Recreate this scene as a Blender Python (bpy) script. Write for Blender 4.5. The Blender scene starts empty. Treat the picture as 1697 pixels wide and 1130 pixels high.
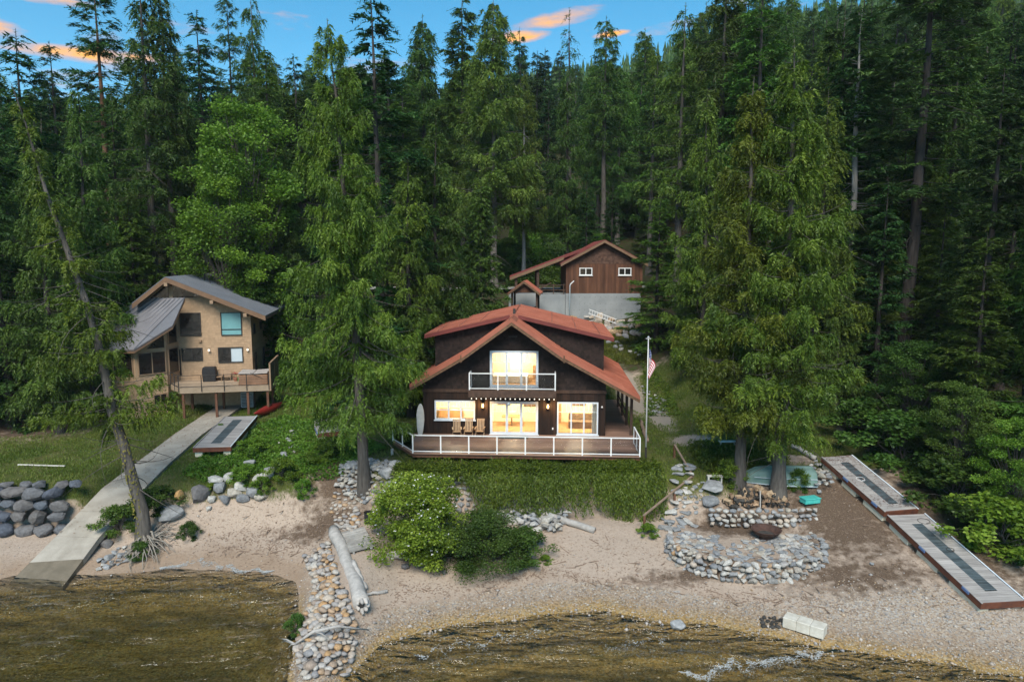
import bpy, bmesh, math, random
import numpy as np
from mathutils import Vector, Matrix

# ------------------------------------------------------------ camera, sky, sun, exposure
sc = bpy.context.scene
C = sc.collection
RAD = math.radians
CAM_Z, PITCH, FPX = 16.5, RAD(6.7), 1150.0
cam_d = bpy.data.cameras.new('camera'); cam = bpy.data.objects.new('camera', cam_d); C.objects.link(cam)
cam.location = (0, 0, CAM_Z); cam.rotation_euler = (RAD(90) - PITCH, 0, 0)
cam_d.sensor_width = 36; cam_d.lens = FPX / 1697 * 36; cam_d.clip_start = 0.5; cam_d.clip_end = 20000
sc.camera = cam
SUN_EL, SUN_AZ = RAD(46), RAD(186)          # azimuth measured clockwise from +Y: behind the camera, to the left
world = bpy.data.worlds.new('World'); sc.world = world; world.use_nodes = True
def build_world():
    nt = world.node_tree; N = nt.nodes; L = nt.links; N.clear()
    out = N.new('ShaderNodeOutputWorld'); bg = N.new('ShaderNodeBackground'); bg.inputs['Strength'].default_value = 0.07
    sky = N.new('ShaderNodeTexSky'); sky.sky_type = 'NISHITA'; sky.sun_disc = False
    sky.sun_elevation = SUN_EL; sky.sun_rotation = SUN_AZ; sky.altitude = 700; sky.air_density = 1.0; sky.dust_density = 0.3; sky.ozone_density = 3.0
    hs = N.new('ShaderNodeHueSaturation'); hs.inputs['Saturation'].default_value = 1.32; hs.inputs['Hue'].default_value = .478; hs.inputs['Value'].default_value = .82
    L.new(sky.outputs[0], hs.inputs['Color'])
    tc = N.new('ShaderNodeTexCoord')
    no = N.new('ShaderNodeTexNoise'); no.inputs['Scale'].default_value = 9; no.inputs['Detail'].default_value = 7; no.inputs['Roughness'].default_value = .62
    mp = N.new('ShaderNodeMapping'); mp.inputs['Scale'].default_value = (1, 1, 4.5)
    L.new(tc.outputs['Generated'], mp.inputs[0]); L.new(mp.outputs[0], no.inputs['Vector'])
    # long low clouds lit by the sunset, spread round the horizon: (azimuth, elevation, half width, half height, tilt)
    last = None
    clouds = [(3.8, 18.2, 4.4, .75, .16), (0.6, 17.0, 2.6, .6, .1), (7.8, 17.0, 1.6, .28, .1), (-36.5, 14.6, 4, .9, -.1), (-31, 13.6, 5, .6, 0), (-27, 13.8, 2.2, .5, 0), (-32, 16.6, 3, .4, .05),
              (62, 16, 8, 1.4, .08), (108, 18, 9, 1.3, -.05), (160, 15, 7, 1.4, .06), (-78, 17, 8, 1.3, .05), (-130, 16, 9, 1.5, -.05)]
    for az, el, w, h, tl in clouds:
        a, e = RAD(az), RAD(el)
        f = Vector((math.sin(a) * math.cos(e), math.cos(a) * math.cos(e), math.sin(e)))
        r = Vector((math.cos(a), -math.sin(a), 0)); u = r.cross(f)
        r, u = (r + u * tl).normalized(), (u - r * tl).normalized()
        d1 = N.new('ShaderNodeVectorMath'); d1.operation = 'DOT_PRODUCT'; d1.inputs[1].default_value = r / math.sin(RAD(w))
        d2 = N.new('ShaderNodeVectorMath'); d2.operation = 'DOT_PRODUCT'; d2.inputs[1].default_value = u / math.sin(RAD(h))
        d3 = N.new('ShaderNodeVectorMath'); d3.operation = 'DOT_PRODUCT'; d3.inputs[1].default_value = f
        for d in (d1, d2, d3): L.new(tc.outputs['Generated'], d.inputs[0])
        def m(op, a_, b_=None):
            n = N.new('ShaderNodeMath'); n.operation = op
            for i, q in enumerate((a_, b_)):
                if q is None: continue
                if isinstance(q, (int, float)): n.inputs[i].default_value = q
                else: L.new(q, n.inputs[i])
            return n.outputs[0]
        rr = m('ADD', m('MULTIPLY', d1.outputs['Value'], d1.outputs['Value']), m('MULTIPLY', d2.outputs['Value'], d2.outputs['Value']))
        v = m('MULTIPLY', m('SUBTRACT', 1.0, rr), m('GREATER_THAN', d3.outputs['Value'], 0.5))
        last = v if last is None else m('MAXIMUM', last, v)
    ad = N.new('ShaderNodeMath'); ad.operation = 'MULTIPLY_ADD'; ad.inputs[1].default_value = 2.6; ad.inputs[2].default_value = -1.3
    L.new(no.outputs['Fac'], ad.inputs[0])
    a2 = N.new('ShaderNodeMath'); a2.operation = 'ADD'; L.new(ad.outputs[0], a2.inputs[0]); L.new(last, a2.inputs[1])
    rp = N.new('ShaderNodeMapRange'); rp.inputs['From Min'].default_value = .25; rp.inputs['From Max'].default_value = 1.15; L.new(a2.outputs[0], rp.inputs['Value'])
    cr = N.new('ShaderNodeValToRGB'); cr.color_ramp.elements[0].position = .25; cr.color_ramp.elements[0].color = (4.6, 2.3, 1.35, 1)
    cr.color_ramp.elements[1].position = .8; cr.color_ramp.elements[1].color = (6.4, 2.9, .38, 1); L.new(rp.outputs[0], cr.inputs[0])
    mx = N.new('ShaderNodeMix'); mx.data_type = 'RGBA'
    L.new(rp.outputs[0], mx.inputs['Factor']); L.new(hs.outputs[0], mx.inputs[6]); L.new(cr.outputs[0], mx.inputs[7])
    L.new(mx.outputs[2], bg.inputs['Color']); L.new(bg.outputs[0], out.inputs[0])
build_world()
sun_d = bpy.data.lights.new('sun', 'SUN'); sun_d.energy = 1.5; sun_d.angle = RAD(30); sun_d.color = (1, .93, .80)
sun = bpy.data.objects.new('sun', sun_d); C.objects.link(sun)
sd = Vector((math.sin(SUN_AZ) * math.cos(SUN_EL), math.cos(SUN_AZ) * math.cos(SUN_EL), math.sin(SUN_EL)))
sun.rotation_euler = sd.to_track_quat('Z', 'Y').to_euler(); sun.location = (-20, -20, 60)
sc.view_settings.view_transform = 'Standard'; sc.view_settings.look = 'None'; sc.view_settings.gamma = 1
sc.view_settings.exposure = 1.68
sc.cycles.max_bounces = 6; sc.cycles.diffuse_bounces = 3; sc.cycles.glossy_bounces = 2; sc.cycles.transparent_max_bounces = 12
sc.cycles.caustics_reflective = False; sc.cycles.caustics_refractive = False; sc.cycles.use_denoising = True

# ------------------------------------------------------------ helpers
rng = np.random.default_rng(7); random.seed(7)
cP, sP = math.cos(PITCH), math.sin(PITCH)
def ray(u, v):
    x, y = (u - 848.5) / FPX, (565 - v) / FPX
    return x, cP + y * sP, -sP + y * cP
def on_z(u, v, z):
    x, y, w = ray(u, v); t = (z - CAM_Z) / w
    return Vector((x * t, y * t, z))
def on_y(u, v, Y):
    x, y, w = ray(u, v); t = Y / y
    return Vector((x * t, Y, CAM_Z + w * t))

def tag(o, label=None, cat=None, group=None, kind=None):
    for k, v in (('label', label), ('category', cat), ('group', group), ('kind', kind)):
        if v: o[k] = v
    return o
def thing(name, label, cat, loc=(0, 0, 0), rz=0, group=None):
    o = bpy.data.objects.new(name, None); C.objects.link(o); o.empty_display_size = .3
    o.location = loc; o.rotation_euler = (0, 0, rz)
    return tag(o, label, cat, group)
def copy_tree(o, parent=None):
    c = o.copy(); C.objects.link(c); c.parent = parent
    for ch in list(o.children): copy_tree(ch, c)
    return c
def np_mesh(name, V, Fq=None, Ft=None, tint=None, smooth=False, uv=None):
    me = bpy.data.meshes.new(name)
    V = np.asarray(V, np.float32)
    parts, starts, tot, off = [], [], [], 0
    for F, n in ((Fq, 4), (Ft, 3)):
        if F is None or not len(F): continue
        F = np.asarray(F, np.int32); parts.append(F.ravel())
        starts.append(off + np.arange(len(F)) * n); tot.append(np.full(len(F), n)); off += F.size
    li = np.concatenate(parts); ls = np.concatenate(starts); lt = np.concatenate(tot)
    me.vertices.add(len(V)); me.vertices.foreach_set('co', V.ravel())
    me.loops.add(len(li)); me.loops.foreach_set('vertex_index', li)
    me.polygons.add(len(ls)); me.polygons.foreach_set('loop_start', ls.astype(np.int32)); me.polygons.foreach_set('loop_total', lt.astype(np.int32))
    if smooth: me.polygons.foreach_set('use_smooth', np.ones(len(ls), bool))
    if tint is not None:
        a = me.attributes.new('tint', 'FLOAT', 'POINT'); a.data.foreach_set('value', np.asarray(tint, np.float32))
    me.update(calc_edges=True)
    return me
def obj(name, me, mat=None, parent=None, loc=None):
    if mat is not None and not me.materials: me.materials.append(mat)
    o = bpy.data.objects.new(name, me); C.objects.link(o)
    if parent is not None: o.parent = parent
    if loc is not None: o.location = loc
    return o

class MB:
    def __init__(s): s.v = []; s.f = []; s.t = []
    def add(s, vs, fs, t=None):
        n = len(s.v); s.v += [tuple(p) for p in vs]; s.f += [tuple(i + n for i in q) for q in fs]
        s.t += [random.random() if t is None else t] * len(vs); return s
    def ob(s, c, ax, ay, az, t=None):
        c, ax, ay, az = map(Vector, (c, ax, ay, az))
        vs = [c + ax * i + ay * j + az * k for i in (-1, 1) for j in (-1, 1) for k in (-1, 1)]
        return s.add(vs, [(0, 1, 3, 2), (4, 6, 7, 5), (0, 4, 5, 1), (2, 3, 7, 6), (0, 2, 6, 4), (1, 5, 7, 3)], t)
    def box(s, x0, x1, y0, y1, z0, z1, t=None):
        return s.ob(((x0 + x1) / 2, (y0 + y1) / 2, (z0 + z1) / 2), ((x1 - x0) / 2, 0, 0), (0, (y1 - y0) / 2, 0), (0, 0, (z1 - z0) / 2), t)
    def bar(s, p, q, w, h, up=(0, 0, 1), t=None):
        p, q = Vector(p), Vector(q); d = q - p; a = d.normalized(); u = Vector(up)
        if abs(a.dot(u)) > .98: u = Vector((0, 1, 0))
        sd_ = a.cross(u).normalized(); u2 = sd_.cross(a)
        return s.ob((p + q) / 2, d / 2, sd_ * w / 2, u2 * h / 2, t)
    def tube(s, pts, rad, n=8, t=None, cap=True):
        pts = [Vector(p) for p in pts]; rad = [rad] * len(pts) if isinstance(rad, (int, float)) else rad
        vs = []; ref = None
        for i, p in enumerate(pts):
            d = (pts[min(i + 1, len(pts) - 1)] - pts[max(i - 1, 0)]).normalized()
            if ref is None: ref = Vector((1, 0, 0)) if abs(d.x) < .9 else Vector((0, 1, 0))
            a = (ref - d * ref.dot(d)).normalized(); ref = a; b = d.cross(a)
            vs += [p + (a * math.cos(k * 2 * math.pi / n) + b * math.sin(k * 2 * math.pi / n)) * rad[i] for k in range(n)]
        fs = [(i * n + k, i * n + (k + 1) % n, (i + 1) * n + (k + 1) % n, (i + 1) * n + k) for i in range(len(pts) - 1) for k in range(n)]
        if cap: fs += [tuple(range(n))[::-1], tuple(range((len(pts) - 1) * n, len(pts) * n))]
        return s.add(vs, fs, t)
    def prism(s, pts, ext, t=None):
        pts = [Vector(p) for p in pts]; e = Vector(ext); n = len(pts)
        return s.add(pts + [p + e for p in pts], [tuple(range(n))[::-1], tuple(range(n, 2 * n))] + [(i, (i + 1) % n, n + (i + 1) % n, n + i) for i in range(n)], t)
    def lathe(s, prof, n=16, c=(0, 0, 0), t=None):
        vs = [(c[0] + r * math.cos(k * 2 * math.pi / n), c[1] + r * math.sin(k * 2 * math.pi / n), c[2] + z) for r, z in prof for k in range(n)]
        fs = [(i * n + k, i * n + (k + 1) % n, (i + 1) * n + (k + 1) % n, (i + 1) * n + k) for i in range(len(prof) - 1) for k in range(n)]
        return s.add(vs, fs, t)
    def build(s, name, mat, parent=None, smooth=False, world=False, bevel=0, kind=None):
        vs = s.v
        if world and parent is not None:
            M = (Matrix.Translation(parent.location) @ Matrix.Rotation(parent.rotation_euler.z, 4, 'Z')).inverted()
            vs = [M @ Vector(p) for p in vs]
        me = bpy.data.meshes.new(name); me.from_pydata([tuple(p) for p in vs], [], s.f)
        a = me.attributes.new('tint', 'FLOAT', 'POINT'); a.data.foreach_set('value', np.array(s.t, np.float32))
        bm = bmesh.new(); bm.from_mesh(me); bmesh.ops.recalc_face_normals(bm, faces=bm.faces)
        if bevel: bmesh.ops.bevel(bm, geom=bm.edges[:], offset=bevel, segments=1, affect='EDGES')
        bm.to_mesh(me); bm.free()
        if smooth: me.polygons.foreach_set('use_smooth', [True] * len(me.polygons))
        o = obj(name, me, mat, parent)
        if kind: o['kind'] = kind
        return o

# ------------------------------------------------------------ materials
MATS = {}
def mk(name, c1, c2=None, scale=4, rough=.7, bump=.0, bscale=None, stretch=(1, 1, 1), metal=0, tint=None, rand=0.0, coord='Object', detail=5, spec=.3, emit=None, contrast=(.35, .65)):
    """two colours mixed by noise; tint = (dark, light) factors from the per-piece attribute; rand = per-object variation"""
    m = bpy.data.materials.new(name); m.use_nodes = True; nt = m.node_tree; N = nt.nodes; L = nt.links
    b = N['Principled BSDF']; b.inputs['Roughness'].default_value = rough; b.inputs['Metallic'].default_value = metal; b.inputs['Specular IOR Level'].default_value = spec
    tc = N.new('ShaderNodeTexCoord'); mp = N.new('ShaderNodeMapping'); mp.inputs['Scale'].default_value = stretch; L.new(tc.outputs[coord], mp.inputs[0])
    no = N.new('ShaderNodeTexNoise'); no.inputs['Scale'].default_value = scale; no.inputs['Detail'].default_value = detail; no.inputs['Roughness'].default_value = .6; L.new(mp.outputs[0], no.inputs['Vector'])
    if rand:
        oi = N.new('ShaderNodeObjectInfo'); mo = N.new('ShaderNodeVectorMath'); mo.operation = 'SCALE'; mo.inputs[0].default_value = (31, 17, 23); L.new(oi.outputs['Random'], mo.inputs['Scale'])
        L.new(mo.outputs[0], mp.inputs['Location'])
    c2 = c2 or c1
    cr = N.new('ShaderNodeValToRGB'); e = cr.color_ramp.elements
    e[0].position = contrast[0]; e[0].color = (*c1, 1); e[1].position = contrast[1]; e[1].color = (*c2, 1); L.new(no.outputs['Fac'], cr.inputs[0])
    colr = cr.outputs[0]
    if tint or rand:
        mr = N.new('ShaderNodeMapRange')
        if tint:
            at = N.new('ShaderNodeAttribute'); at.attribute_name = 'tint'; L.new(at.outputs['Fac'], mr.inputs['Value'])
            mr.inputs['To Min'].default_value, mr.inputs['To Max'].default_value = tint
        else:
            L.new(oi.outputs['Random'], mr.inputs['Value']); mr.inputs['To Min'].default_value = 1 - rand; mr.inputs['To Max'].default_value = 1 + rand
        vm = N.new('ShaderNodeVectorMath'); vm.operation = 'SCALE'; L.new(colr, vm.inputs[0]); L.new(mr.outputs[0], vm.inputs['Scale']); colr = vm.outputs[0]
    L.new(colr, b.inputs['Base Color'])
    if emit: b.inputs['Emission Strength'].default_value = emit; L.new(colr, b.inputs['Emission Color'])
    if bump:
        nb = N.new('ShaderNodeTexNoise'); nb.inputs['Scale'].default_value = bscale or scale * 3; nb.inputs['Detail'].default_value = 6; L.new(mp.outputs[0], nb.inputs['Vector'])
        bp = N.new('ShaderNodeBump'); bp.inputs['Strength'].default_value = bump; bp.inputs['Distance'].default_value = .05; L.new(nb.outputs['Fac'], bp.inputs['Height']); L.new(bp.outputs[0], b.inputs['Normal'])
    MATS[name] = m; return m
def leafmat(name, dark, mid, light, trans=.3, rand=.25, warm=None):
    m = bpy.data.materials.new(name); m.use_nodes = True; nt = m.node_tree; N = nt.nodes; L = nt.links
    N.remove(N['Principled BSDF']); out = N['Material Output']
    at = N.new('ShaderNodeAttribute'); at.attribute_name = 'tint'
    cr = N.new('ShaderNodeValToRGB'); e = cr.color_ramp.elements; e[0].position = 0; e[0].color = (*dark, 1); e[1].position = 1; e[1].color = (*light, 1)
    k = e.new(.55); k.color = (*mid, 1); L.new(at.outputs['Fac'], cr.inputs[0])
    oi = N.new('ShaderNodeObjectInfo'); mr = N.new('ShaderNodeMapRange'); mr.inputs['To Min'].default_value = 1 - rand; mr.inputs['To Max'].default_value = 1 + rand; L.new(oi.outputs['Random'], mr.inputs['Value'])
    hs = N.new('ShaderNodeHueSaturation'); L.new(cr.outputs[0], hs.inputs['Color']); L.new(mr.outputs[0], hs.inputs['Value'])
    ws = N.new('ShaderNodeMath'); ws.operation = 'MULTIPLY'; ws.inputs[1].default_value = 7.31; L.new(oi.outputs['Random'], ws.inputs[0])
    fr = N.new('ShaderNodeMath'); fr.operation = 'FRACT'; L.new(ws.outputs[0], fr.inputs[0])
    mh = N.new('ShaderNodeMapRange'); mh.inputs['To Min'].default_value = .485; mh.inputs['To Max'].default_value = .525; L.new(fr.outputs[0], mh.inputs['Value']); L.new(mh.outputs[0], hs.inputs['Hue'])
    d = N.new('ShaderNodeBsdfDiffuse'); t = N.new('ShaderNodeBsdfTranslucent'); g = N.new('ShaderNodeBsdfGlossy'); g.inputs['Roughness'].default_value = .55
    mx = N.new('ShaderNodeMixShader'); mx.inputs[0].default_value = trans; mg = N.new('ShaderNodeMixShader'); mg.inputs[0].default_value = .025
    L.new(hs.outputs[0], d.inputs[0]); L.new(hs.outputs[0], t.inputs[0]); L.new(d.outputs[0], mx.inputs[1]); L.new(t.outputs[0], mx.inputs[2])
    L.new(mx.outputs[0], mg.inputs[1]); L.new(g.outputs[0], mg.inputs[2]); L.new(mg.outputs[0], out.inputs[0])
    MATS[name] = m; return m
def glass(name, c=(.8, .85, .9), f0=.08, tr=.85):
    m = bpy.data.materials.new(name); m.use_nodes = True; nt = m.node_tree; N = nt.nodes; L = nt.links; N.remove(N['Principled BSDF'])
    t = N.new('ShaderNodeBsdfTransparent'); t.inputs[0].default_value = (c[0] * tr, c[1] * tr, c[2] * tr, 1); g = N.new('ShaderNodeBsdfGlossy'); g.inputs['Roughness'].default_value = .03
    lw = N.new('ShaderNodeFresnel'); lw.inputs[0].default_value = 1.5; mx = N.new('ShaderNodeMixShader'); L.new(lw.outputs[0], mx.inputs[0]); L.new(t.outputs[0], mx.inputs[1]); L.new(g.outputs[0], mx.inputs[2])
    L.new(mx.outputs[0], N['Material Output'].inputs[0]); MATS[name] = m; return m

mk('red_metal', (.28, .085, .052), (.42, .155, .10), .9, .5, tint=(.9, 1.1), bump=.1, bscale=5, contrast=(.25, .7), detail=9)
mk('red_metal_dark', (.15, .038, .032), (.2, .05, .042), 1.2, .5, tint=(.9, 1.1))
mk('brown_metal', (.18, .175, .19), (.215, .21, .225), 1.0, .38, spec=.5)
mk('grey_metal_roof', (.13, .14, .16), (.16, .17, .19), .8, .42, spec=.5)
mk('dark_siding', (.016, .009, .007), (.032, .016, .010), 3, .75, bump=.3, stretch=(1, 1, .15), tint=(.6, 1.4))
mk('dark_shingle', (.016, .010, .009), (.028, .017, .013), 5, .8, tint=(.55, 1.45))
mk('brown_wood', (.085, .036, .02), (.14, .062, .034), 3, .7, bump=.3, stretch=(1, 1, .12), tint=(.65, 1.25))
mk('brown_shingle', (.075, .04, .028), (.11, .06, .042), 5, .8, tint=(.7, 1.3))
mk('fascia_wood', (.17, .10, .055), (.10, .055, .035), 5, .75, tint=(.85, 1.15))
mk('beam_wood', (.05, .03, .022), (.085, .05, .035), 4, .75, tint=(.8, 1.2))
mk('white_trim', (.60, .66, .72), (.68, .73, .78), 3, .4, tint=(.95, 1.05))
mk('white_paint', (.74, .74, .74), (.82, .82, .82), 3, .45)
mk('deck_board', (.23, .135, .10), (.33, .205, .155), 2.5, .55, stretch=(.35, 3, 3), tint=(.8, 1.2), spec=.4)
mk('tan_shingle', (.42, .285, .18), (.46, .315, .2), 4, .8, tint=(.88, 1.08))
mk('tan_trim', (.30, .20, .13), (.35, .235, .15), 3, .7)
mk('brown_fascia', (.17, .10, .06), (.21, .125, .075), 3, .65)
mk('tan_deck', (.36, .27, .19), (.42, .32, .23), 2, .7, tint=(.85, 1.15))
mk('dark_metal', (.03, .028, .026), (.045, .04, .037), 5, .5)
mk('black_cover', (.018, .018, .02), (.03, .03, .033), 6, .5, bump=.3)
mk('post_rust', (.11, .05, .03), (.16, .075, .045), 5, .8)
mk('concrete', (.22, .235, .245), (.32, .335, .34), .7, .85, bump=.12, bscale=8, contrast=(.3, .7))
mk('ramp_concrete', (.25, .22, .18), (.41, .37, .315), .8, .9, bump=.3, bscale=14, contrast=(.28, .62), detail=10)
mk('ramp_wet', (.15, .125, .09), (.2, .165, .12), 2.0, .55, bump=.15, bscale=14)
mk('old_wood', (.30, .28, .26), (.42, .40, .37), 3, .85, bump=.5, bscale=14, stretch=(1, 1, 1), tint=(.75, 1.2))
mk('drift_wood', (.33, .31, .29), (.47, .44, .41), 4, .85, bump=.6, bscale=16, rand=.2)
mk('dead_wood', (.38, .35, .32), (.5, .47, .43), 4, .85)
mk('rail_wood', (.21, .15, .11), (.28, .2, .15), 5, .8)
mk('chair_wood', (.35, .23, .13), (.45, .31, .19), 6, .6, tint=(.8, 1.2))
mk('dock_board', (.27, .25, .24), (.40, .375, .355), 2, .8, tint=(.85, 1.12), stretch=(.3, 2, 2))
mk('dock_grate', (.055, .075, .085), (.085, .105, .115), 3, .7, tint=(.7, 1.3))
mk('rust_steel', (.17, .06, .032), (.10, .04, .028), 3, .75, bump=.2)
mk('float_foam', (.62, .56, .43), (.72, .68, .56), 3, .8, rand=.05)
mk('white_foam', (.50, .465, .39), (.66, .63, .56), 2.2, .85, bump=.5, detail=9)
mk('iron_bowl', (.05, .03, .024), (.095, .052, .04), 7, .85, bump=.3)
mk('boat_green', (.17, .27, .24), (.22, .33, .29), 2.5, .5, bump=.05)
mk('crate_teal', (.05, .42, .38), (.09, .5, .44), 5, .5)
mk('pale_panel', (.55, .52, .46), (.66, .63, .57), 3, .7)
mk('red_hull', (.2, .02, .017), (.25, .03, .024), 3, .4)
mk('steel_pole', (.6, .6, .6), (.68, .68, .68), 4, .35, metal=.3)
mk('pipe_grey', (.42, .5, .55), (.5, .58, .62), 4, .4)
mk('flag_red', (.45, .03, .045)); mk('flag_white', (.75, .74, .74)); mk('flag_blue', (.03, .05, .19))
mk('road_surface', (.40, .39, .37), (.5, .49, .46), .5, .9)
mk('tub_shell', (.27, .15, .09), (.33, .19, .12), 4, .6); mk('tub_cover', (.4, .36, .33), (.48, .43, .4), 4, .6)
mk('panel_mesh', (.2, .13, .095), (.25, .165, .12), 6, .7)
mk('mat_cloth', (.05, .07, .08), (.09, .11, .11), 12, .9)
mk('blind_teal', (.16, .36, .38), (.18, .40, .42), 1.5, .35, spec=.6)
mk('blind_white', (.5, .58, .63), (.56, .64, .68), 1.5, .35, spec=.6)
mk('ac_metal', (.28, .33, .37), (.33, .38, .42), 4, .5); mk('terracotta', (.3, .13, .08)); mk('pot_green', (.1, .3, .12))
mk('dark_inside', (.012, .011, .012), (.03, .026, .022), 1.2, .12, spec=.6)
mk('blue_plastic', (.10, .17, .34), (.13, .2, .38), 4, .4)
glass('rail_glass', (.86, .88, .9), tr=.95)
def lit_pane():
    m = mk('lit_pane', (1.0, .56, .15), (1.0, .82, .42), 1.1, .15, emit=.235, contrast=(.36, .64)); return m
lit_pane()
mk('lamp_glow', (1.0, .62, .22), (1.0, .7, .3), 4, .4, emit=4); mk('bulb_white', (1, .9, .75), (1, .9, .75), 4, .4, emit=.22)
def rockmat(name, stops, bump=.5, scale=3, rough=.85):
    m = bpy.data.materials.new(name); m.use_nodes = True; nt = m.node_tree; N = nt.nodes; L = nt.links; b = N['Principled BSDF']; b.inputs['Roughness'].default_value = rough; b.inputs['Specular IOR Level'].default_value = .25
    oi = N.new('ShaderNodeObjectInfo'); at = N.new('ShaderNodeAttribute'); at.attribute_name = 'tint'
    ad = N.new('ShaderNodeMath'); ad.operation = 'ADD'; L.new(oi.outputs['Random'], ad.inputs[0]); L.new(at.outputs['Fac'], ad.inputs[1]); fr = N.new('ShaderNodeMath'); fr.operation = 'FRACT'; L.new(ad.outputs[0], fr.inputs[0])
    cr = N.new('ShaderNodeValToRGB'); cr.color_ramp.interpolation = 'LINEAR'; e = cr.color_ramp.elements
    for i, (p, c) in enumerate(stops):
        k = e[i] if i < 2 else e.new(p); k.position = p; k.color = (*c, 1)
    L.new(fr.outputs[0], cr.inputs[0])
    tc = N.new('ShaderNodeTexCoord'); no = N.new('ShaderNodeTexNoise'); no.inputs['Scale'].default_value = scale; no.inputs['Detail'].default_value = 8; no.inputs['Roughness'].default_value = .65; L.new(tc.outputs['Object'], no.inputs['Vector'])
    mr = N.new('ShaderNodeMapRange'); mr.inputs['From Min'].default_value = .3; mr.inputs['From Max'].default_value = .7; mr.inputs['To Min'].default_value = .62; mr.inputs['To Max'].default_value = 1.3; L.new(no.outputs['Fac'], mr.inputs['Value'])
    vm = N.new('ShaderNodeVectorMath'); vm.operation = 'SCALE'; L.new(cr.outputs[0], vm.inputs[0]); L.new(mr.outputs[0], vm.inputs['Scale']); L.new(vm.outputs[0], b.inputs['Base Color'])
    bp = N.new('ShaderNodeBump'); bp.inputs['Strength'].default_value = bump; bp.inputs['Distance'].default_value = .06; L.new(no.outputs['Fac'], bp.inputs['Height']); L.new(bp.outputs[0], b.inputs['Normal'])
    MATS[name] = m; return m
rockmat('rock_grey', [(0, (.19, .20, .215)), (1, (.44, .43, .40)), (.25, (.33, .335, .34)), (.5, (.24, .245, .25)), (.65, (.40, .36, .30)), (.8, (.48, .46, .43))])
rockmat('rock_slate', [(0, (.08, .09, .115)), (1, (.15, .15, .16)), (.4, (.11, .125, .15)), (.75, (.14, .13, .125))])
rockmat('rock_river', [(0, (.36, .31, .26)), (1, (.42, .30, .20)), (.2, (.46, .43, .39)), (.4, (.33, .31, .30)), (.55, (.48, .40, .32)), (.7, (.24, .24, .25)), (.85, (.42, .26, .13))], bump=.25)
rockmat('rock_orange', [(0, (.45, .26, .10)), (1, (.5, .33, .16))])
rockmat('pebble', [(0, (.36, .30, .25)), (1, (.30, .22, .16)), (.2, (.50, .45, .40)), (.45, (.26, .25, .25)), (.65, (.46, .37, .29)), (.85, (.40, .29, .18))], bump=.1)
leafmat('leaf_cedar', (.05, .092, .012), (.115, .185, .018), (.235, .31, .04))
leafmat('leaf_cedar_yellow', (.065, .10, .010), (.145, .20, .018), (.28, .33, .04))
leafmat('leaf_fir', (.022, .056, .014), (.048, .104, .022), (.09, .165, .036))
leafmat('leaf_forest', (.038, .08, .012), (.085, .155, .02), (.155, .24, .038), rand=.3)
leafmat('leaf_broad', (.06, .125, .012), (.125, .235, .02), (.22, .35, .04), trans=.4)
leafmat('leaf_bush', (.07, .13, .012), (.17, .28, .022), (.32, .44, .06), trans=.4)
leafmat('leaf_dark_bush', (.035, .075, .012), (.07, .14, .02), (.125, .21, .035), trans=.35)
leafmat('leaf_vine', (.045, .078, .008), (.105, .155, .014), (.22, .265, .03))
leafmat('leaf_grass', (.07, .10, .012), (.135, .175, .02), (.25, .25, .06), trans=.35)
mk('window_glass_dark', (.02, .02, .022))
glass('window_glass', (.97, .97, .95), tr=.96)
mk('room_wall', (.78, .66, .46), (.83, .72, .53), 2, .8); mk('room_wood', (.30, .17, .08), (.40, .24, .12), 3, .6); mk('room_dark', (.12, .08, .055), (.18, .12, .08), 3, .7); mk('room_white', (.75, .72, .66), (.8, .77, .7), 3, .7)
mk('bark_grey', (.075, .065, .057), (.14, .125, .11), 3, .9, bump=.8, bscale=10, stretch=(3, 3, .35), rand=.25)
mk('bark_red', (.15, .075, .045), (.22, .12, .075), 3, .9, bump=.8, bscale=10, stretch=(3, 3, .35))
mk('bark_dark', (.035, .03, .028), (.07, .06, .055), 3, .9, bump=.6, bscale=10, stretch=(3, 3, .35), rand=.3)
mk('bark_pale', (.2, .19, .18), (.30, .29, .27), 3, .9, bump=.5, bscale=10, stretch=(3, 3, .35))
mk('root_wood', (.2, .17, .14), (.34, .31, .27), 5, .9, bump=.5)
mk('lichen', (.17, .15, .03), (.25, .22, .05), 9, .9)
mk('foam', (.38, .40, .40), (.52, .54, .54), 8, .6)
mk('fire_log', (.16, .10, .065), (.32, .22, .14), 6, .85, rand=.35); mk('log_end', (.38, .27, .17), (.48, .35, .23), 6, .85, rand=.2)
mk('char', (.03, .028, .026), (.07, .065, .06), 5, .9, rand=.3)
M = MATS
# ------------------------------------------------------------ terrain
def P_(pts): return np.array(pts, float)
SHORE = P_([(-60, 33), (-27.5, 34.0), (-22, 34.9), (-18, 35.6), (-13.5, 35.4), (-11.2, 34.2), (-10.2, 31.5), (-9.4, 28.6), (-8.9, 26.0), (-8.3, 23.6), (-7.2, 23.8), (-6.6, 26.0), (-5.6, 28.4), (-2.4, 29.9), (1.4, 30.9), (4.2, 31.1), (7.5, 30.2), (11.5, 28.8), (16, 27.2), (22, 25.6), (40, 23), (70, 20)])
STEP_Y = P_([(-60, 39.3), (-23, 39.3), (-21, 39.5), (-17.5, 40.5), (-12, 40.5), (-10, 40.8), (-8.2, 40.0), (8.4, 39.9), (10.2, 39.0), (16, 39.2), (18, 38), (22, 37), (40, 36)])
STEP_W = P_([(-60, .5), (-23.2, .5), (-22, 3.5), (-18, 3.0), (-16, 1.3), (-12.5, 1.3), (-11, 3.2), (-9, 2.0), (-8, .45), (8.3, .45), (8.9, 2.4), (10.4, 2.4), (11, 3.2), (16, 3.4), (18.5, 5.5), (40, 6)])
ROAD_Y = 83.5
HS = P_([(-1.5, .16), (-.7, .195), (-.35, .225), (-.1, .245), (.06, .27), (.14, .28), (.25, .33), (.5, .40), (1.5, .42)])
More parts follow.
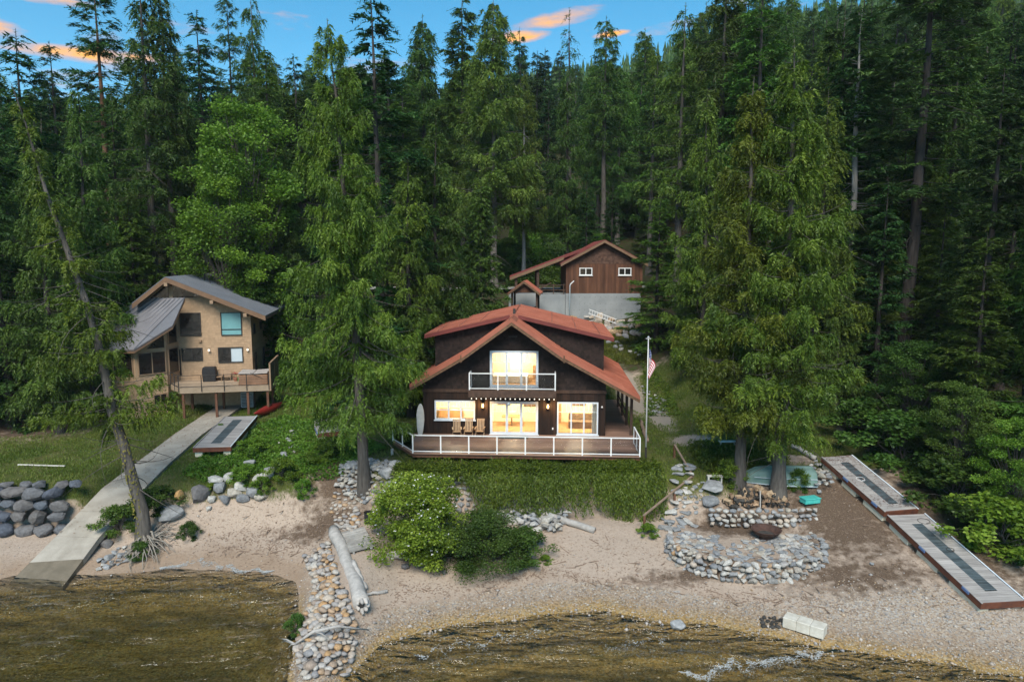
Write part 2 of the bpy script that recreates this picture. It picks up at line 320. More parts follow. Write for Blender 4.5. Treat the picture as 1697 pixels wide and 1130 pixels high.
def vnoise(x, y, s, seed=0):
    """smooth value noise, vectorised"""
    x = np.asarray(x, float) / s; y = np.asarray(y, float) / s
    xi = np.floor(x).astype(np.int64); yi = np.floor(y).astype(np.int64); fx = x - xi; fy = y - yi
    fx = fx * fx * (3 - 2 * fx); fy = fy * fy * (3 - 2 * fy)
    def h(a, b):
        n = (a * 374761393 + b * 668265263 + seed * 1442695041) & 0x7fffffff
        n = ((n ^ (n >> 13)) * 1274126177) & 0x7fffffff
        return ((n ^ (n >> 16)) & 0xffff) / 65535.0
    return (h(xi, yi) * (1 - fx) + h(xi + 1, yi) * fx) * (1 - fy) + (h(xi, yi + 1) * (1 - fx) + h(xi + 1, yi + 1) * fx) * fy
def fbm(x, y, s, seed=0): return .55 * vnoise(x, y, s, seed) + .28 * vnoise(x, y, s / 2.1, seed + 3) + .17 * vnoise(x, y, s / 4.3, seed + 5)
def sstep(a, b, x):
    t = np.clip((x - a) / (b - a), 0, 1); return t * t * (3 - 2 * t)
# concrete boat ramp: left and right edges from the water to the house
RL = [on_z(15, 966, -.15), on_z(93, 888, 1.15), on_z(169, 809, 2.75), on_z(228, 765, 3.35), on_z(292, 717, 3.75), on_z(353, 677, 4.1), on_z(392, 652, 4.25)]
RR = [on_z(104, 972, -.15), on_z(163.5, 891, 1.15), on_z(242, 806, 2.75), on_z(280, 768, 3.35), on_z(334, 720, 3.75), on_z(388, 682, 4.1), on_z(425, 655, 4.25)]
RAMP_Y = np.array([(a.y + b.y) / 2 for a, b in zip(RL, RR)]); RAMP_XL = np.array([a.x for a in RL]); RAMP_XR = np.array([b.x for b in RR]); RAMP_Z = np.array([a.z for a in RL])
PATIO = (12.45, 35.5, 3.9, 1.6)
def ground(x, y):
    x = np.asarray(x, float); y = np.asarray(y, float)
    d = y - np.interp(x, SHORE[:, 0], SHORE[:, 1])
    low = np.where(d > 0, .20 * d, d * np.where(x < -9, .20, .13))
    low = np.where(d > 0, np.minimum(low, 1.45 + .06 * np.maximum(d - 7.3, 0)), np.maximum(low, -4.0)) + (fbm(x, y, 2.2, 2) - .5) * .16
    zl = np.interp(y, [30, 36, 40, 48, 55, 62, 66, 72, 78, 90], [3.0, 3.15, 3.3, 3.7, 4.05, 4.5, 6, 9.2, 13, 13.0])
    zc = np.interp(y, [30, 36, 42, 60, 66, 70, 72.5, 74.3, 78, 90], [3.5, 3.6, 3.85, 4.3, 6.0, 8.0, 9.0, 9.4, 12.6, 13.0])
    zr = np.interp(y, [30, 36, 42, 47, 55, 62, 70, 78, 90], [3.2, 3.4, 3.85, 4.3, 5.3, 7, 9.8, 12.8, 13.2])
    wl = sstep(-13, -8, x); wr = sstep(11, 17, x)
    up = zl * (1 - wl) + zc * wl * (1 - wr) + zr * wr
    up = up + (fbm(x, y, 5, 9) - .5) * .35
    a = x / np.maximum(y, 20)
    s = np.interp(a, HS[:, 0], HS[:, 1])
    yy = np.minimum(y, 470)
    hill = 13 + s * (yy - 88) + (fbm(x, y, 26, 4) - .5) * np.clip((yy - 88) * .08, 0, 9) - np.maximum(y - 470, 0) * .05
    up = np.where(y > 88, np.maximum(hill, 10), up)
    sy = np.interp(x, STEP_Y[:, 0], STEP_Y[:, 1]); sw = np.interp(x, STEP_W[:, 0], STEP_W[:, 1])
    k = sstep(-1, 1, (y - sy) / sw)
    z = low * (1 - k) + up * k
    # patio terrace
    pd = np.hypot(x - PATIO[0], (y - PATIO[1]) * 1.35)
    z = np.where((pd < PATIO[2] + .1) & (y < 38), np.maximum(PATIO[3] + (fbm(x, y, .7, 31) - .5) * .08, np.where(pd < PATIO[2] - .2, 0, z)), z)
    # level ground under the buildings
    for x0, x1, y0, y1, zz in ((-7.2, 9.2, 43.5, 61, 4.05),):
        m_ = sstep(x0 - 1.5, x0, x) * (1 - sstep(x1, x1 + 1.5, x)) * sstep(y0 - 1, y0, y) * (1 - sstep(y1, y1 + 2, y)); z = z * (1 - m_) + zz * m_
    # cut for the ramp
    xl = np.interp(y, RAMP_Y, RAMP_XL); xr = np.interp(y, RAMP_Y, RAMP_XR); rz = np.interp(y, RAMP_Y, RAMP_Z)
    m_ = sstep(xl - .9, xl + .1, x) * (1 - sstep(xr - .1, xr + .9, x)) * ((y > 32) & (y < RAMP_Y[-1] + .5)) * sstep(32, 33, y)
    z = z * (1 - m_) + np.minimum(z, rz - .22) * m_
    m2 = sstep(xl - 1.8, xl - .2, x) * (1 - sstep(xr + .2, xr + 1.8, x)) * ((y > 34) & (y < RAMP_Y[-1] + .5)) * (1 - m_)
    return z * (1 - m2) + np.minimum(z, rz + .25) * m2
def gz(x, y): return float(ground(np.array([x]), np.array([y]))[0])
def G(u, v, near=22, far=140):
    """the ground point seen at a place of the photograph"""
    rx, ry, rw = ray(u, v); Y = np.arange(near, far, .05); t = Y / ry
    h = CAM_Z + rw * t - ground(rx * t, Y); i = int(np.argmax(h < 0)) if (h < 0).any() else len(Y) - 1
    return Vector((rx * t[i], Y[i], gz(rx * t[i], Y[i])))
def axis(a, segs):
    out = [a]
    for b, st in segs:
        n = max(1, int(round((b - out[-1]) / st))); out += list(np.linspace(out[-1], b, n + 1)[1:])
    return np.array(out)
gx = axis(-1300, [(-800, 250), (-200, 60), (-70, 6), (-32, 1.2), (28, .24), (70, 1.5), (200, 6), (800, 60), (1300, 250)])
gy = axis(-400, [(0, 40), (18, 3), (50, .22), (66, .5), (92, .8), (200, 4), (480, 12), (900, 60), (1300, 200)])
GX, GY = np.meshgrid(gx, gy); GZ = ground(GX, GY)
GZ = np.where(GY < 16, np.minimum(GZ, -4.0), GZ)
nx, ny = len(gx), len(gy)
idx = np.arange(nx * ny).reshape(ny, nx)
Fq = np.stack([idx[:-1, :-1], idx[:-1, 1:], idx[1:, 1:], idx[1:, :-1]], -1).reshape(-1, 4)
gme = np_mesh('ground', np.stack([GX, GY, GZ], -1).reshape(-1, 3), Fq=Fq, smooth=True)
def blob(x, y, cx, cy, rx, ry): return np.clip(1.15 - .95 * np.sqrt(((x - cx) / rx) ** 2 + ((y - cy) / ry) ** 2), 0, 1)
def masks(x, y):
    d = y - np.interp(x, SHORE[:, 0], SHORE[:, 1]); sy = np.interp(x, STEP_Y[:, 0], STEP_Y[:, 1]); sw = np.interp(x, STEP_W[:, 0], STEP_W[:, 1])
    upm = sstep(-.6, .8, (y - sy) / np.maximum(sw, .8))
    forest = np.maximum(sstep(62, 68, y), np.maximum(sstep(22, 25, x) * sstep(30, 36, y), 1 - sstep(-42, -37, x)))
    n1 = fbm(x, y, 3.2, 12)
    grass = upm * (1 - forest)
    grass *= 1 - np.maximum.reduce([blob(x, y, -36, 51.5, 5.5, 5), blob(x, y, -10.3, 42.3, 3.4, 2.6), blob(x, y, 10.6, 60, 1.6, 9), blob(x, y, 11.6, 54, 1.4, 6), blob(x, y, 12.5, 47, 2.5, 2), blob(x, y, 17.5, 43, 3, 1.2)]) * 1.0
    grass = np.where((x > 13.5) & (y < 41.5), grass * .25, grass)
    dirt = np.maximum.reduce([blob(x, y, -36, 51.5, 6, 5.5), blob(x, y, -10.3, 42.0, 4, 3.6), blob(x, y, -10.5, 38.6, 4, 1.6), blob(x, y, 18.5, 37.5, 4.5, 6.5), blob(x, y, 23.5, 36, 3, 8), blob(x, y, 12.5, 37.3, 4, 1.7), blob(x, y, 17, 32.5, 6, 2.2) * .8, blob(x, y, 9, 33.2, 5, 1.0) * .8])
    gravel = np.where(d < 2.2, sstep(3.2, 1.2, d + (n1 - .5) * 2) * sstep(-11.5, -9, x), 0)
    gravel = np.maximum(gravel, blob(x, y, 18, 29.5, 9, 3))
    gravel = np.maximum(gravel, .9 * sstep(.3, -1.2, d))
    path = np.maximum(blob(x, y, 10.6, 60, 1.5, 8), blob(x, y, 11.6, 54, 1.3, 6))
    return grass, dirt, gravel, forest, path
GM = masks(GX.ravel(), GY.ravel())
for nme, arr in zip(('m_grass', 'm_dirt', 'm_gravel', 'm_forest', 'm_path'), GM):
    a = gme.attributes.new(nme, 'FLOAT', 'POINT'); a.data.foreach_set('value', arr.astype(np.float32))
def ground_mat():
    m = bpy.data.materials.new('ground'); m.use_nodes = True; nt = m.node_tree; N = nt.nodes; L = nt.links; b = N['Principled BSDF']; b.inputs['Roughness'].default_value = .92; b.inputs['Specular IOR Level'].default_value = .15
    tc = N.new('ShaderNodeTexCoord')
    def noise(s, d=6, r=.6):
        n = N.new('ShaderNodeTexNoise'); n.inputs['Scale'].default_value = s; n.inputs['Detail'].default_value = d; n.inputs['Roughness'].default_value = r; L.new(tc.outputs['Object'], n.inputs['Vector']); return n.outputs['Fac']
    def ramp(f, *st):
        c = N.new('ShaderNodeValToRGB'); e = c.color_ramp.elements
        for i, (p, k) in enumerate(st):
            q = e[i] if i < 2 else e.new(p); q.position = p; q.color = (*k, 1)
        L.new(f, c.inputs[0]); return c.outputs[0]
    def mix(f, a_, b_):
        x = N.new('ShaderNodeMix'); x.data_type = 'RGBA'; L.new(f, x.inputs['Factor']); L.new(a_, x.inputs[6]); L.new(b_, x.inputs[7]); return x.outputs[2]
    def mask(nm, wob=.5, lo=.35, hi=.65, src=None):
        at = N.new('ShaderNodeAttribute'); at.attribute_name = nm
        ma = N.new('ShaderNodeMath'); ma.operation = 'MULTIPLY_ADD'; L.new(src or n_mid, ma.inputs[0]); ma.inputs[1].default_value = wob * 2; L.new(at.outputs['Fac'], ma.inputs[2])
        mr = N.new('ShaderNodeMapRange'); mr.inputs['From Min'].default_value = lo + wob; mr.inputs['From Max'].default_value = hi + wob; L.new(ma.outputs[0], mr.inputs['Value']); return mr.outputs[0]
    n_mid = noise(2.2); n_fine = noise(14, 8, .7); n_big = noise(.5)
    sand = ramp(n_fine, (.3, (.36, .275, .215)), (.72, (.50, .41, .335)))
    sand = mix(ramp(n_big, (.5, (0, 0, 0)), (.72, (.7, .7, .7))), sand, ramp(n_fine, (.3, (.26, .19, .14)), (.7, (.40, .31, .24))))
    debris = ramp(noise(7, 9, .75), (.535, (0, 0, 0)), (.64, (.7, .7, .7)))
    dirtc = ramp(n_fine, (.3, (.075, .05, .035)), (.7, (.17, .12, .085)))
    sand = mix(debris, sand, dirtc)
    vo = N.new('ShaderNodeTexVoronoi'); vo.inputs['Scale'].default_value = 13; L.new(tc.outputs['Object'], vo.inputs['Vector'])
    sx = N.new('ShaderNodeSeparateColor'); L.new(vo.outputs['Color'], sx.inputs[0])
    gdry = ramp(sx.outputs[0], (0, (.24, .19, .15)), (1, (.52, .47, .41)), (.35, (.38, .30, .23)), (.6, (.46, .38, .30)), (.8, (.29, .275, .265)))
    gwet = ramp(sx.outputs[0], (0, (.22, .16, .07)), (1, (.56, .46, .29)), (.35, (.42, .29, .12)), (.6, (.52, .37, .17)), (.8, (.28, .24, .16)))
    sp = N.new('ShaderNodeSeparateXYZ'); L.new(tc.outputs['Object'], sp.inputs[0]); zm = N.new('ShaderNodeMapRange'); zm.inputs['From Min'].default_value = .22; zm.inputs['From Max'].default_value = .04; L.new(sp.outputs['Z'], zm.inputs['Value'])
    grav = mix(zm.outputs[0], gdry, gwet)
    base = mix(mask('m_gravel', .6, .25, .75), sand, grav)
    base = mix(mask('m_dirt', .8, .3, .75), base, mix(debris, dirtc, ramp(n_fine, (.3, (.16, .11, .075)), (.7, (.27, .205, .15)))))
    grassc = ramp(n_fine, (.25, (.035, .05, .012)), (.75, (.10, .125, .03)), (.5, (.065, .085, .018)))
    dry = ramp(n_fine, (.3, (.11, .095, .04)), (.7, (.19, .155, .075)))
    base = mix(mask('m_grass', .35), base, mix(ramp(n_big, (.45, (0, 0, 0)), (.75, (.8, .8, .8))), grassc, dry))
    flo = ramp(n_fine, (.3, (.03, .028, .014)), (.7, (.085, .062, .036)))
    flo = mix(ramp(n_mid, (.45, (0, 0, 0)), (.6, (.9, .9, .9))), flo, ramp(n_fine, (.3, (.022, .042, .012)), (.7, (.06, .085, .02))))
    base = mix(mask('m_forest', .3), base, flo)
    base = mix(mask('m_path', .3), base, ramp(n_fine, (.3, (.25, .21, .17)), (.7, (.36, .32, .27))))
    zs = N.new('ShaderNodeMath'); zs.operation = 'MULTIPLY_ADD'; L.new(n_mid, zs.inputs[0]); zs.inputs[1].default_value = .5; L.new(sp.outputs['Z'], zs.inputs[2])
    wm = N.new('ShaderNodeMapRange'); wm.inputs['From Min'].default_value = .75; wm.inputs['From Max'].default_value = .45; wm.inputs['To Max'].default_value = .5; L.new(zs.outputs[0], wm.inputs['Value'])
    wet = N.new('ShaderNodeMix'); wet.data_type = 'RGBA'; wet.blend_type = 'MULTIPLY'; wet.inputs[7].default_value = (.62, .50, .36, 1); L.new(wm.outputs[0], wet.inputs['Factor']); L.new(base, wet.inputs[6]); base = wet.outputs[2]
    L.new(base, b.inputs['Base Color'])
    bp = N.new('ShaderNodeBump'); bp.inputs['Strength'].default_value = .6; bp.inputs['Distance'].default_value = .08; L.new(n_fine, bp.inputs['Height'])
    b2 = N.new('ShaderNodeBump'); b2.inputs['Strength'].default_value = .35; b2.inputs['Distance'].default_value = .05; b2.invert = True; L.new(vo.outputs['Distance'], b2.inputs['Height']); L.new(bp.outputs[0], b2.inputs['Normal']); L.new(b2.outputs[0], b.inputs['Normal'])
    return m
tag(obj('ground', gme, ground_mat()), 'sandy beach, grassy yards and forested hillside', 'ground', kind='structure')

# ------------------------------------------------------------ water
def water():
    m = bpy.data.materials.new('lake_water'); m.use_nodes = True; nt = m.node_tree; N = nt.nodes; L = nt.links; N.remove(N['Principled BSDF']); out = N['Material Output']
    t = N.new('ShaderNodeBsdfTransparent'); t.inputs[0].default_value = (.93, .93, .86, 1); g = N.new('ShaderNodeBsdfGlossy'); g.inputs['Roughness'].default_value = .06
    fr = N.new('ShaderNodeFresnel'); fr.inputs[0].default_value = 1.36
    tc = N.new('ShaderNodeTexCoord'); mp = N.new('ShaderNodeMapping'); mp.inputs['Scale'].default_value = (.75, 2.0, 1); mp.inputs['Rotation'].default_value = (0, 0, RAD(-14)); L.new(tc.outputs['Object'], mp.inputs[0])
    n1 = N.new('ShaderNodeTexNoise'); n1.inputs['Scale'].default_value = .85; n1.inputs['Detail'].default_value = 3; n1.inputs['Roughness'].default_value = .62; n1.inputs['Distortion'].default_value = .6; L.new(mp.outputs[0], n1.inputs['Vector'])
    bp = N.new('ShaderNodeBump'); bp.inputs['Strength'].default_value = 1.0; bp.inputs['Distance'].default_value = .48; L.new(n1.outputs['Fac'], bp.inputs['Height'])
    for q in (g, fr): L.new(bp.outputs[0], q.inputs['Normal'])
    mx = N.new('ShaderNodeMixShader'); L.new(fr.outputs[0], mx.inputs[0]); L.new(t.outputs[0], mx.inputs[1]); L.new(g.outputs[0], mx.inputs[2]); L.new(mx.outputs[0], out.inputs[0])
    va = N.new('ShaderNodeVolumeAbsorption'); va.inputs['Color'].default_value = (.40, .50, .16, 1); va.inputs['Density'].default_value = .32; L.new(va.outputs[0], out.inputs['Volume'])
    xs = np.linspace(-300, 300, 301); ys = np.concatenate([np.linspace(-300, 10, 32), np.linspace(18, 37, 150)])
    xs = np.concatenate([np.linspace(-300, -34, 20), np.linspace(-33.6, 30, 290), np.linspace(32, 300, 20)])
    X, Y = np.meshgrid(xs, ys)
    d = np.interp(X, SHORE[:, 0], SHORE[:, 1]) - Y
    Z = (np.sin(d * 1.9 + 1.6 * vnoise(X, Y, 5, 3) * 3) * .075 + (vnoise(X * .6, Y * 1.6, 1.1, 8) - .5) * .13 + (vnoise(X * .7, Y * 1.7, .5, 18) - .5) * .05) * sstep(0, 1.5, d) * sstep(-290, -200, Y)
    n = X.size; ii = np.arange(n).reshape(X.shape)
    V = np.concatenate([np.stack([X, Y, Z], -1).reshape(-1, 3), np.stack([X, Y, np.full(X.shape, -6.0)], -1).reshape(-1, 3)])
    q = lambda I, flip: (np.stack([I[:-1, :-1], I[:-1, 1:], I[1:, 1:], I[1:, :-1]], -1) if not flip else np.stack([I[:-1, :-1], I[1:, :-1], I[1:, 1:], I[:-1, 1:]], -1)).reshape(-1, 4)
    side = []
    for e in (ii[0, :], ii[-1, ::-1], ii[::-1, 0], ii[:, -1]): side.append(np.stack([e[1:], e[:-1], e[:-1] + n, e[1:] + n], -1))
    me = np_mesh('lake_water', V, Fq=np.concatenate([q(ii, False), q(ii + n, True)] + side), smooth=True)
    tag(obj('lake_water', me, m), 'clear shallow lake water rippling over brown gravel', 'water', kind='structure')
water()
# road behind the houses
mb = MB(); pr = [(x, ROAD_Y + 1.5 * math.sin(x * .02)) for x in range(-120, 121, 4)]
vs = []
for x, y in pr: vs += [(x, y - 3.2, max(gz(x, y - 3.2), gz(x, y), gz(x, y + 3.2)) + .12), (x, y + 3.2, max(gz(x, y - 3.2), gz(x, y), gz(x, y + 3.2)) + .12)]
mb.add(vs, [(2 * i, 2 * i + 2, 2 * i + 3, 2 * i + 1) for i in range(len(pr) - 1)], .5)
tag(mb.build('road', M['road_surface']), 'pale paved road crossing behind the garage', 'road', kind='structure')
# ramp slab, with its dark wet foot and expansion joints as separate slabs
rp = thing('boat_ramp', 'long pale concrete boat ramp running from the lake to the tan house', 'ramp', (RL[0].x, RL[0].y, 0))
for i in range(len(RL) - 1):
    k = 1 if i in (0, 5) else 2
    for j in range(k):
        a, b = j / k, (j + 1) / k
        e = .004
        q = [RL[i].lerp(RL[i + 1], a + e), RR[i].lerp(RR[i + 1], a + e), RR[i].lerp(RR[i + 1], b - e), RL[i].lerp(RL[i + 1], b - e)]
        if i == 0:
            mid = [q[0].lerp(q[3], .42), q[1].lerp(q[2], .55)]
            MB().prism([q[0], q[1], mid[1], mid[0]], (0, 0, -.35)).build('wet_slab', M['ramp_wet'], rp, world=True)
            q = [mid[0], mid[1], q[2], q[3]]
        MB().prism(q, (0, 0, -.35)).build('slab', M['ramp_concrete'], rp, world=True)
# ------------------------------------------------------------ building helpers
Z3 = Vector((0, 0, 1))
def window(parent, o, a, n, w, h, frame, pane, cols=1, ft=.11, split=None, muntin=0, name='window', pane_cols=None, sill=True, slide=False, fd=.09):
    """a window or door set: o lower left corner on the wall, a along the wall, n outwards"""
    o, a, n = Vector(o), Vector(a).normalized(), Vector(n).normalized()
    def bx(mb, s0, s1, t0, t1, d0, d1): mb.ob(o + a * (s0 + s1) / 2 + Z3 * (t0 + t1) / 2 + n * (d0 + d1) / 2, a * (s1 - s0) / 2, n * (d1 - d0) / 2, Z3 * (t1 - t0) / 2)
    mb = MB(); bx(mb, 0, w, 0, ft, -.02, fd); bx(mb, 0, w, h - ft, h, -.02, fd); bx(mb, 0, ft, ft, h - ft, -.02, fd); bx(mb, w - ft, w, ft, h - ft, -.02, fd)
    cw = (w - 2 * ft) / cols
    for i in range(1, cols): bx(mb, ft + cw * i - ft * .5, ft + cw * i + ft * .5, ft, h - ft, -.02, fd - .012)
    f = mb.build(name, M[frame], parent)
    if sill:
        s = MB(); bx(s, -.06, w + .06, -.06, -.002, -.02, fd + .05); s.build('sill', M[frame], f)
    for i in range(cols):
        s0, s1 = ft + cw * i + (ft * .5 if i else 0), ft + cw * (i + 1) - (ft * .5 if i < cols - 1 else 0)
        q = MB(); bx(q, s0, s1, ft, h - ft, -.01, .03); q.build('pane', M[pane_cols[i] if pane_cols else pane], f)
        if split is not None:
            q = MB(); bx(q, s0, s1, ft + (h - 2 * ft) * split - .035, ft + (h - 2 * ft) * split + .035, .028, fd - .02); q.build('rail', M[frame], f)
        if muntin:
            q = MB(); zt = h - ft - (h - 2 * ft) * .28
            bx(q, s0, s1, zt - .016, zt + .016, .028, .05)
            for k in range(1, muntin + 1):
                xx = s0 + (s1 - s0) * k / (muntin + 1); bx(q, xx - .014, xx + .014, zt + .016, h - ft, .028, .05)
            q.build('muntin', M[frame], f)
    return f
def shingles(o, a, n, u0, u1, z0, z1, inside, w=.22, h=.2, parent=None, mat='dark_shingle', name='shingles'):
    o, a, n = Vector(o), Vector(a).normalized(), Vector(n).normalized(); mb = MB(); z = z0; r = 0
    while z < z1 - .02:
        u = u0 - random.random() * w; hh = min(h, z1 - z)
        while u < u1:
            ww = w * random.uniform(.6, 1.3); s0, s1 = max(u, u0), min(u + ww - .008, u1)
            if s1 - s0 > .02 and inside((s0 + s1) / 2, z + hh * .5):
                d = random.uniform(.022, .034); zz = z + random.uniform(-.008, .008)
                p = [o + a * s0 + Z3 * zz + n * d, o + a * s1 + Z3 * zz + n * d, o + a * s1 + Z3 * (z + hh + .015) + n * .006, o + a * s0 + Z3 * (z + hh + .015) + n * .006,
                     o + a * s0 + Z3 * zz, o + a * s1 + Z3 * zz]
                mb.add(p, [(0, 1, 2, 3), (4, 5, 1, 0)])
            u += ww
        z += h; r += 1
    return mb.build(name, M[mat], parent, kind='stuff')
def slab(mb, q, th, t=None):
    mb.prism([Vector(p) for p in q], (0, 0, -th), t)
def ribs(q, step, parent, mat, w=.035, h=.045, name='seams'):
    """raised seams running down a roof slope: q = ridge start, ridge end, eave end, eave start"""
    q = [Vector(p) for p in q]; L_ = (q[1] - q[0]).length; n = max(1, int(L_ / step)); mb = MB()
    nn = (q[1] - q[0]).cross(q[3] - q[0]).normalized()
    if nn.z < 0: nn = -nn
    for i in range(n + 1):
        a = q[0].lerp(q[1], i / n); b = q[3].lerp(q[2], i / n)
        mb.bar(a + nn * h * .4, b + nn * h * .4, w, h, up=nn)
    return mb.build(name, M[mat], parent, kind='stuff')

# ------------------------------------------------------------ red-roofed lake house
H = thing('lake_house', 'dark shingled lake house with red metal roof and glowing windows', 'house', (0.05, 46.9, 4.5), RAD(-3.2))
XL, XR, DEP = -6.2, 6.35, 13.0
def roof_z(x):
    if x >= 0: return 8.1 - .70 * x if x < 3.4 else 8.1 - .70 * 3.4 - .545 * (x - 3.4)
    return 8.1 + .727 * x if x > -3.3 else 8.1 - .727 * 3.3 + .585 * (x + 3.3)
LE, RE = -6.95, 8.55
wall = MB()
gp = [(XL, -.5), (XR, -.5), (XR, roof_z(XR) - .4), (3.4, roof_z(3.4) - .34), (0, 7.68), (-3.3, roof_z(-3.3) - .34), (XL, roof_z(XL) - .4)]
wall.prism([(x, 0, z) for x, z in gp], (0, DEP, 0))
wobj = wall.build('wall', M['dark_siding'], H)
cut = MB()
for a, b, c, d in ((-1.45, 1.64, .1, 2.22), (-5.32, -2.68, 1.06, 2.26), (3.13, 5.77, .12, 2.25), (-1.45, 1.64, 3.42, 5.72)): cut.box(a, b, -.5, .6, c, d)
cb_ = MB()
cb_.box(-5.9, 6.05, .25, 3.7, .03, 2.72); cb_.box(-2.7, 2.85, .25, 3.7, 3.3, 6.05)
for mbx in (cut, cb_):                                                  # hollow the front rooms and cut the openings
    co_ = mbx.build('cutter', M['dark_siding'], H); mod = wobj.modifiers.new('b', 'BOOLEAN'); mod.object = co_; mod.solver = 'EXACT'; mod.use_self = True
    bpy.context.view_layer.update(); dg = bpy.context.evaluated_depsgraph_get(); nm = bpy.data.meshes.new_from_object(wobj.evaluated_get(dg)); wobj.modifiers.clear(); wobj.data = nm; bpy.data.objects.remove(co_)
rm = MB()
for x0, x1, z0, z1 in ((-5.89, 6.04, .035, 2.71), (-2.69, 2.84, 3.305, 6.04)):
    rm.box(x0, x1, 3.6, 3.68, z0, z1); rm.box(x0, x0 + .02, .26, 3.6, z0, z1); rm.box(x1 - .02, x1, .26, 3.6, z0, z1); rm.box(x0 + .02, x1 - .02, .26, 3.6, z1 - .02, z1)
room = rm.build('room', M['room_wall'], H)
for x0, x1, z0 in ((-5.86, 6.0, .036), (-2.66, 2.8, 3.306)): MB().box(x0, x1, .27, 3.59, z0, z0 + .03).build('room_floor', M['room_wood'], room)
for nm_, mt_, bxs in (('cabinet', 'room_wood', [(-5.6, -3.9, 3.1, 3.58, .07, 1.0), (-5.5, -2.9, 3.2, 3.58, 1.7, 2.5), (2.3, 3.4, 3.2, 3.59, .07, 1.9)]), ('sofa', 'room_dark', [(3.9, 5.7, 1.6, 2.5, .07, .55), (3.9, 5.7, 2.3, 2.55, .56, 1.0)]), ('table', 'room_wood', [(-.9, .5, 1.9, 2.7, .72, .78), (-.25, -.15, 2.25, 2.35, .07, .72)]),
                      ('picture', 'room_dark', [(-1.3, -.5, 3.54, 3.595, 1.3, 1.9), (.6, 1.5, 3.54, 3.595, 1.2, 2.0), (4.2, 5.2, 3.54, 3.595, 1.3, 2.0)]), ('door', 'room_white', [(-2.4, -1.6, 3.54, 3.595, .07, 2.1), (1.7, 2.2, 3.54, 3.595, .07, 2.1), (-.4, .5, 3.54, 3.595, 3.34, 5.3)]), ('bed', 'room_white', [(-1.5, 1.0, 1.3, 2.9, 3.35, 3.85)]), ('dresser', 'room_wood', [(1.3, 2.4, 3.1, 3.59, 3.35, 4.3)]),
                      ('curtain', 'room_white', [(-2.0, -1.5, .36, .44, .1, 2.4), (1.7, 2.1, .36, .44, .1, 2.4), (5.45, 5.9, .36, .44, .1, 2.4), (-1.75, -1.4, .36, .44, 3.4, 5.9)])):
    for q in bxs: MB().box(*q).build(nm_, M[mt_], room)
for x, y, z, pw_ in ((-4.2, 1.7, 2.35, 135), (-.1, 1.5, 2.4, 150), (4.4, 1.6, 2.4, 165), (.1, 1.6, 5.6, 160)):
    MB().lathe([(0, .1), (.12, .08), (.16, -.02), (.1, -.1), (0, -.12)], 10, (x, y, z + .14)).build('ceiling_lamp', M['lamp_glow'], room, smooth=True)
    pl = bpy.data.lights.new('room_light', 'POINT'); pl.energy = pw_; pl.color = (1, .86, .60); pl.shadow_soft_size = .15
    po = bpy.data.objects.new('room_light', pl); C.objects.link(po); po.parent = H; po.location = (x, y, z - .15)

mb = MB(); x = XL
OPEN = [(-1.62, 1.82, -.1, 2.4), (-5.5, -2.5, .92, 2.45), (2.95, 5.95, -.02, 2.42)]
while x < XR - .1:                                                     # board and batten siding of the lower storey
    zs = [(0, 2.92)]
    for a, b, c, d in OPEN:
        if a < x + .12 and b > x - .02: zs = [s for s in ((0, c), (d, 2.92)) if s[1] - s[0] > .05]
    for s in zs: mb.box(x, x + .185, -.03, -.001, s[0], s[1]); mb.box(x + .185, x + .235, -.05, -.001, s[0], s[1])
    x += .236
mb.build('siding', M['dark_siding'], H, kind='stuff')
def up_in(x, z):
    return z < roof_z(x) - .42 and not (-1.72 < x < 1.9 and 3.2 < z < 5.95)
shingles((0, 0, 0), (1, 0, 0), (0, -1, 0), XL, XR, 3.16, 7.6, up_in, parent=H)
MB().box(XL - .05, XR + .05, -.11, -.002, 2.93, 3.15).build('band_beam', M['beam_wood'], H)
# roof
rf = MB(); th = .16
yo, yl, yb = -1.45, -.95, DEP + .7
slab(rf, [(0, yo, 8.1), (0, yb, 8.1), (3.4, yb, roof_z(3.4)), (3.4, yo, roof_z(3.4))], th, .5)
slab(rf, [(3.4, yl, roof_z(3.4) - .01), (3.4, yb, roof_z(3.4) - .01), (RE, yb, roof_z(RE)), (RE, yl, roof_z(RE))], th, .4)
slab(rf, [(0, yb, 8.1), (0, yo, 8.1), (-3.3, yo, roof_z(-3.3)), (-3.3, yb, roof_z(-3.3))], th, .6)
slab(rf, [(-3.3, yb, roof_z(-3.3) - .01), (-3.3, yl, roof_z(-3.3) - .01), (LE, yl, roof_z(LE)), (LE, yb, roof_z(LE))], th, .5)
roof = rf.build('roof', M['red_metal'], H)
for q in ([(0, yo, 8.1), (0, yb, 8.1), (3.4, yb, roof_z(3.4)), (3.4, yo, roof_z(3.4))], [(3.4, yl, roof_z(3.4)), (3.4, yb, roof_z(3.4)), (RE, yb, roof_z(RE)), (RE, yl, roof_z(RE))],
          [(0, yo, 8.1), (0, yb, 8.1), (-3.3, yb, roof_z(-3.3)), (-3.3, yo, roof_z(-3.3))], [(-3.3, yl, roof_z(-3.3)), (-3.3, yb, roof_z(-3.3)), (LE, yb, roof_z(LE)), (LE, yl, roof_z(LE))]):
    ribs(q, .42, roof, 'red_metal')
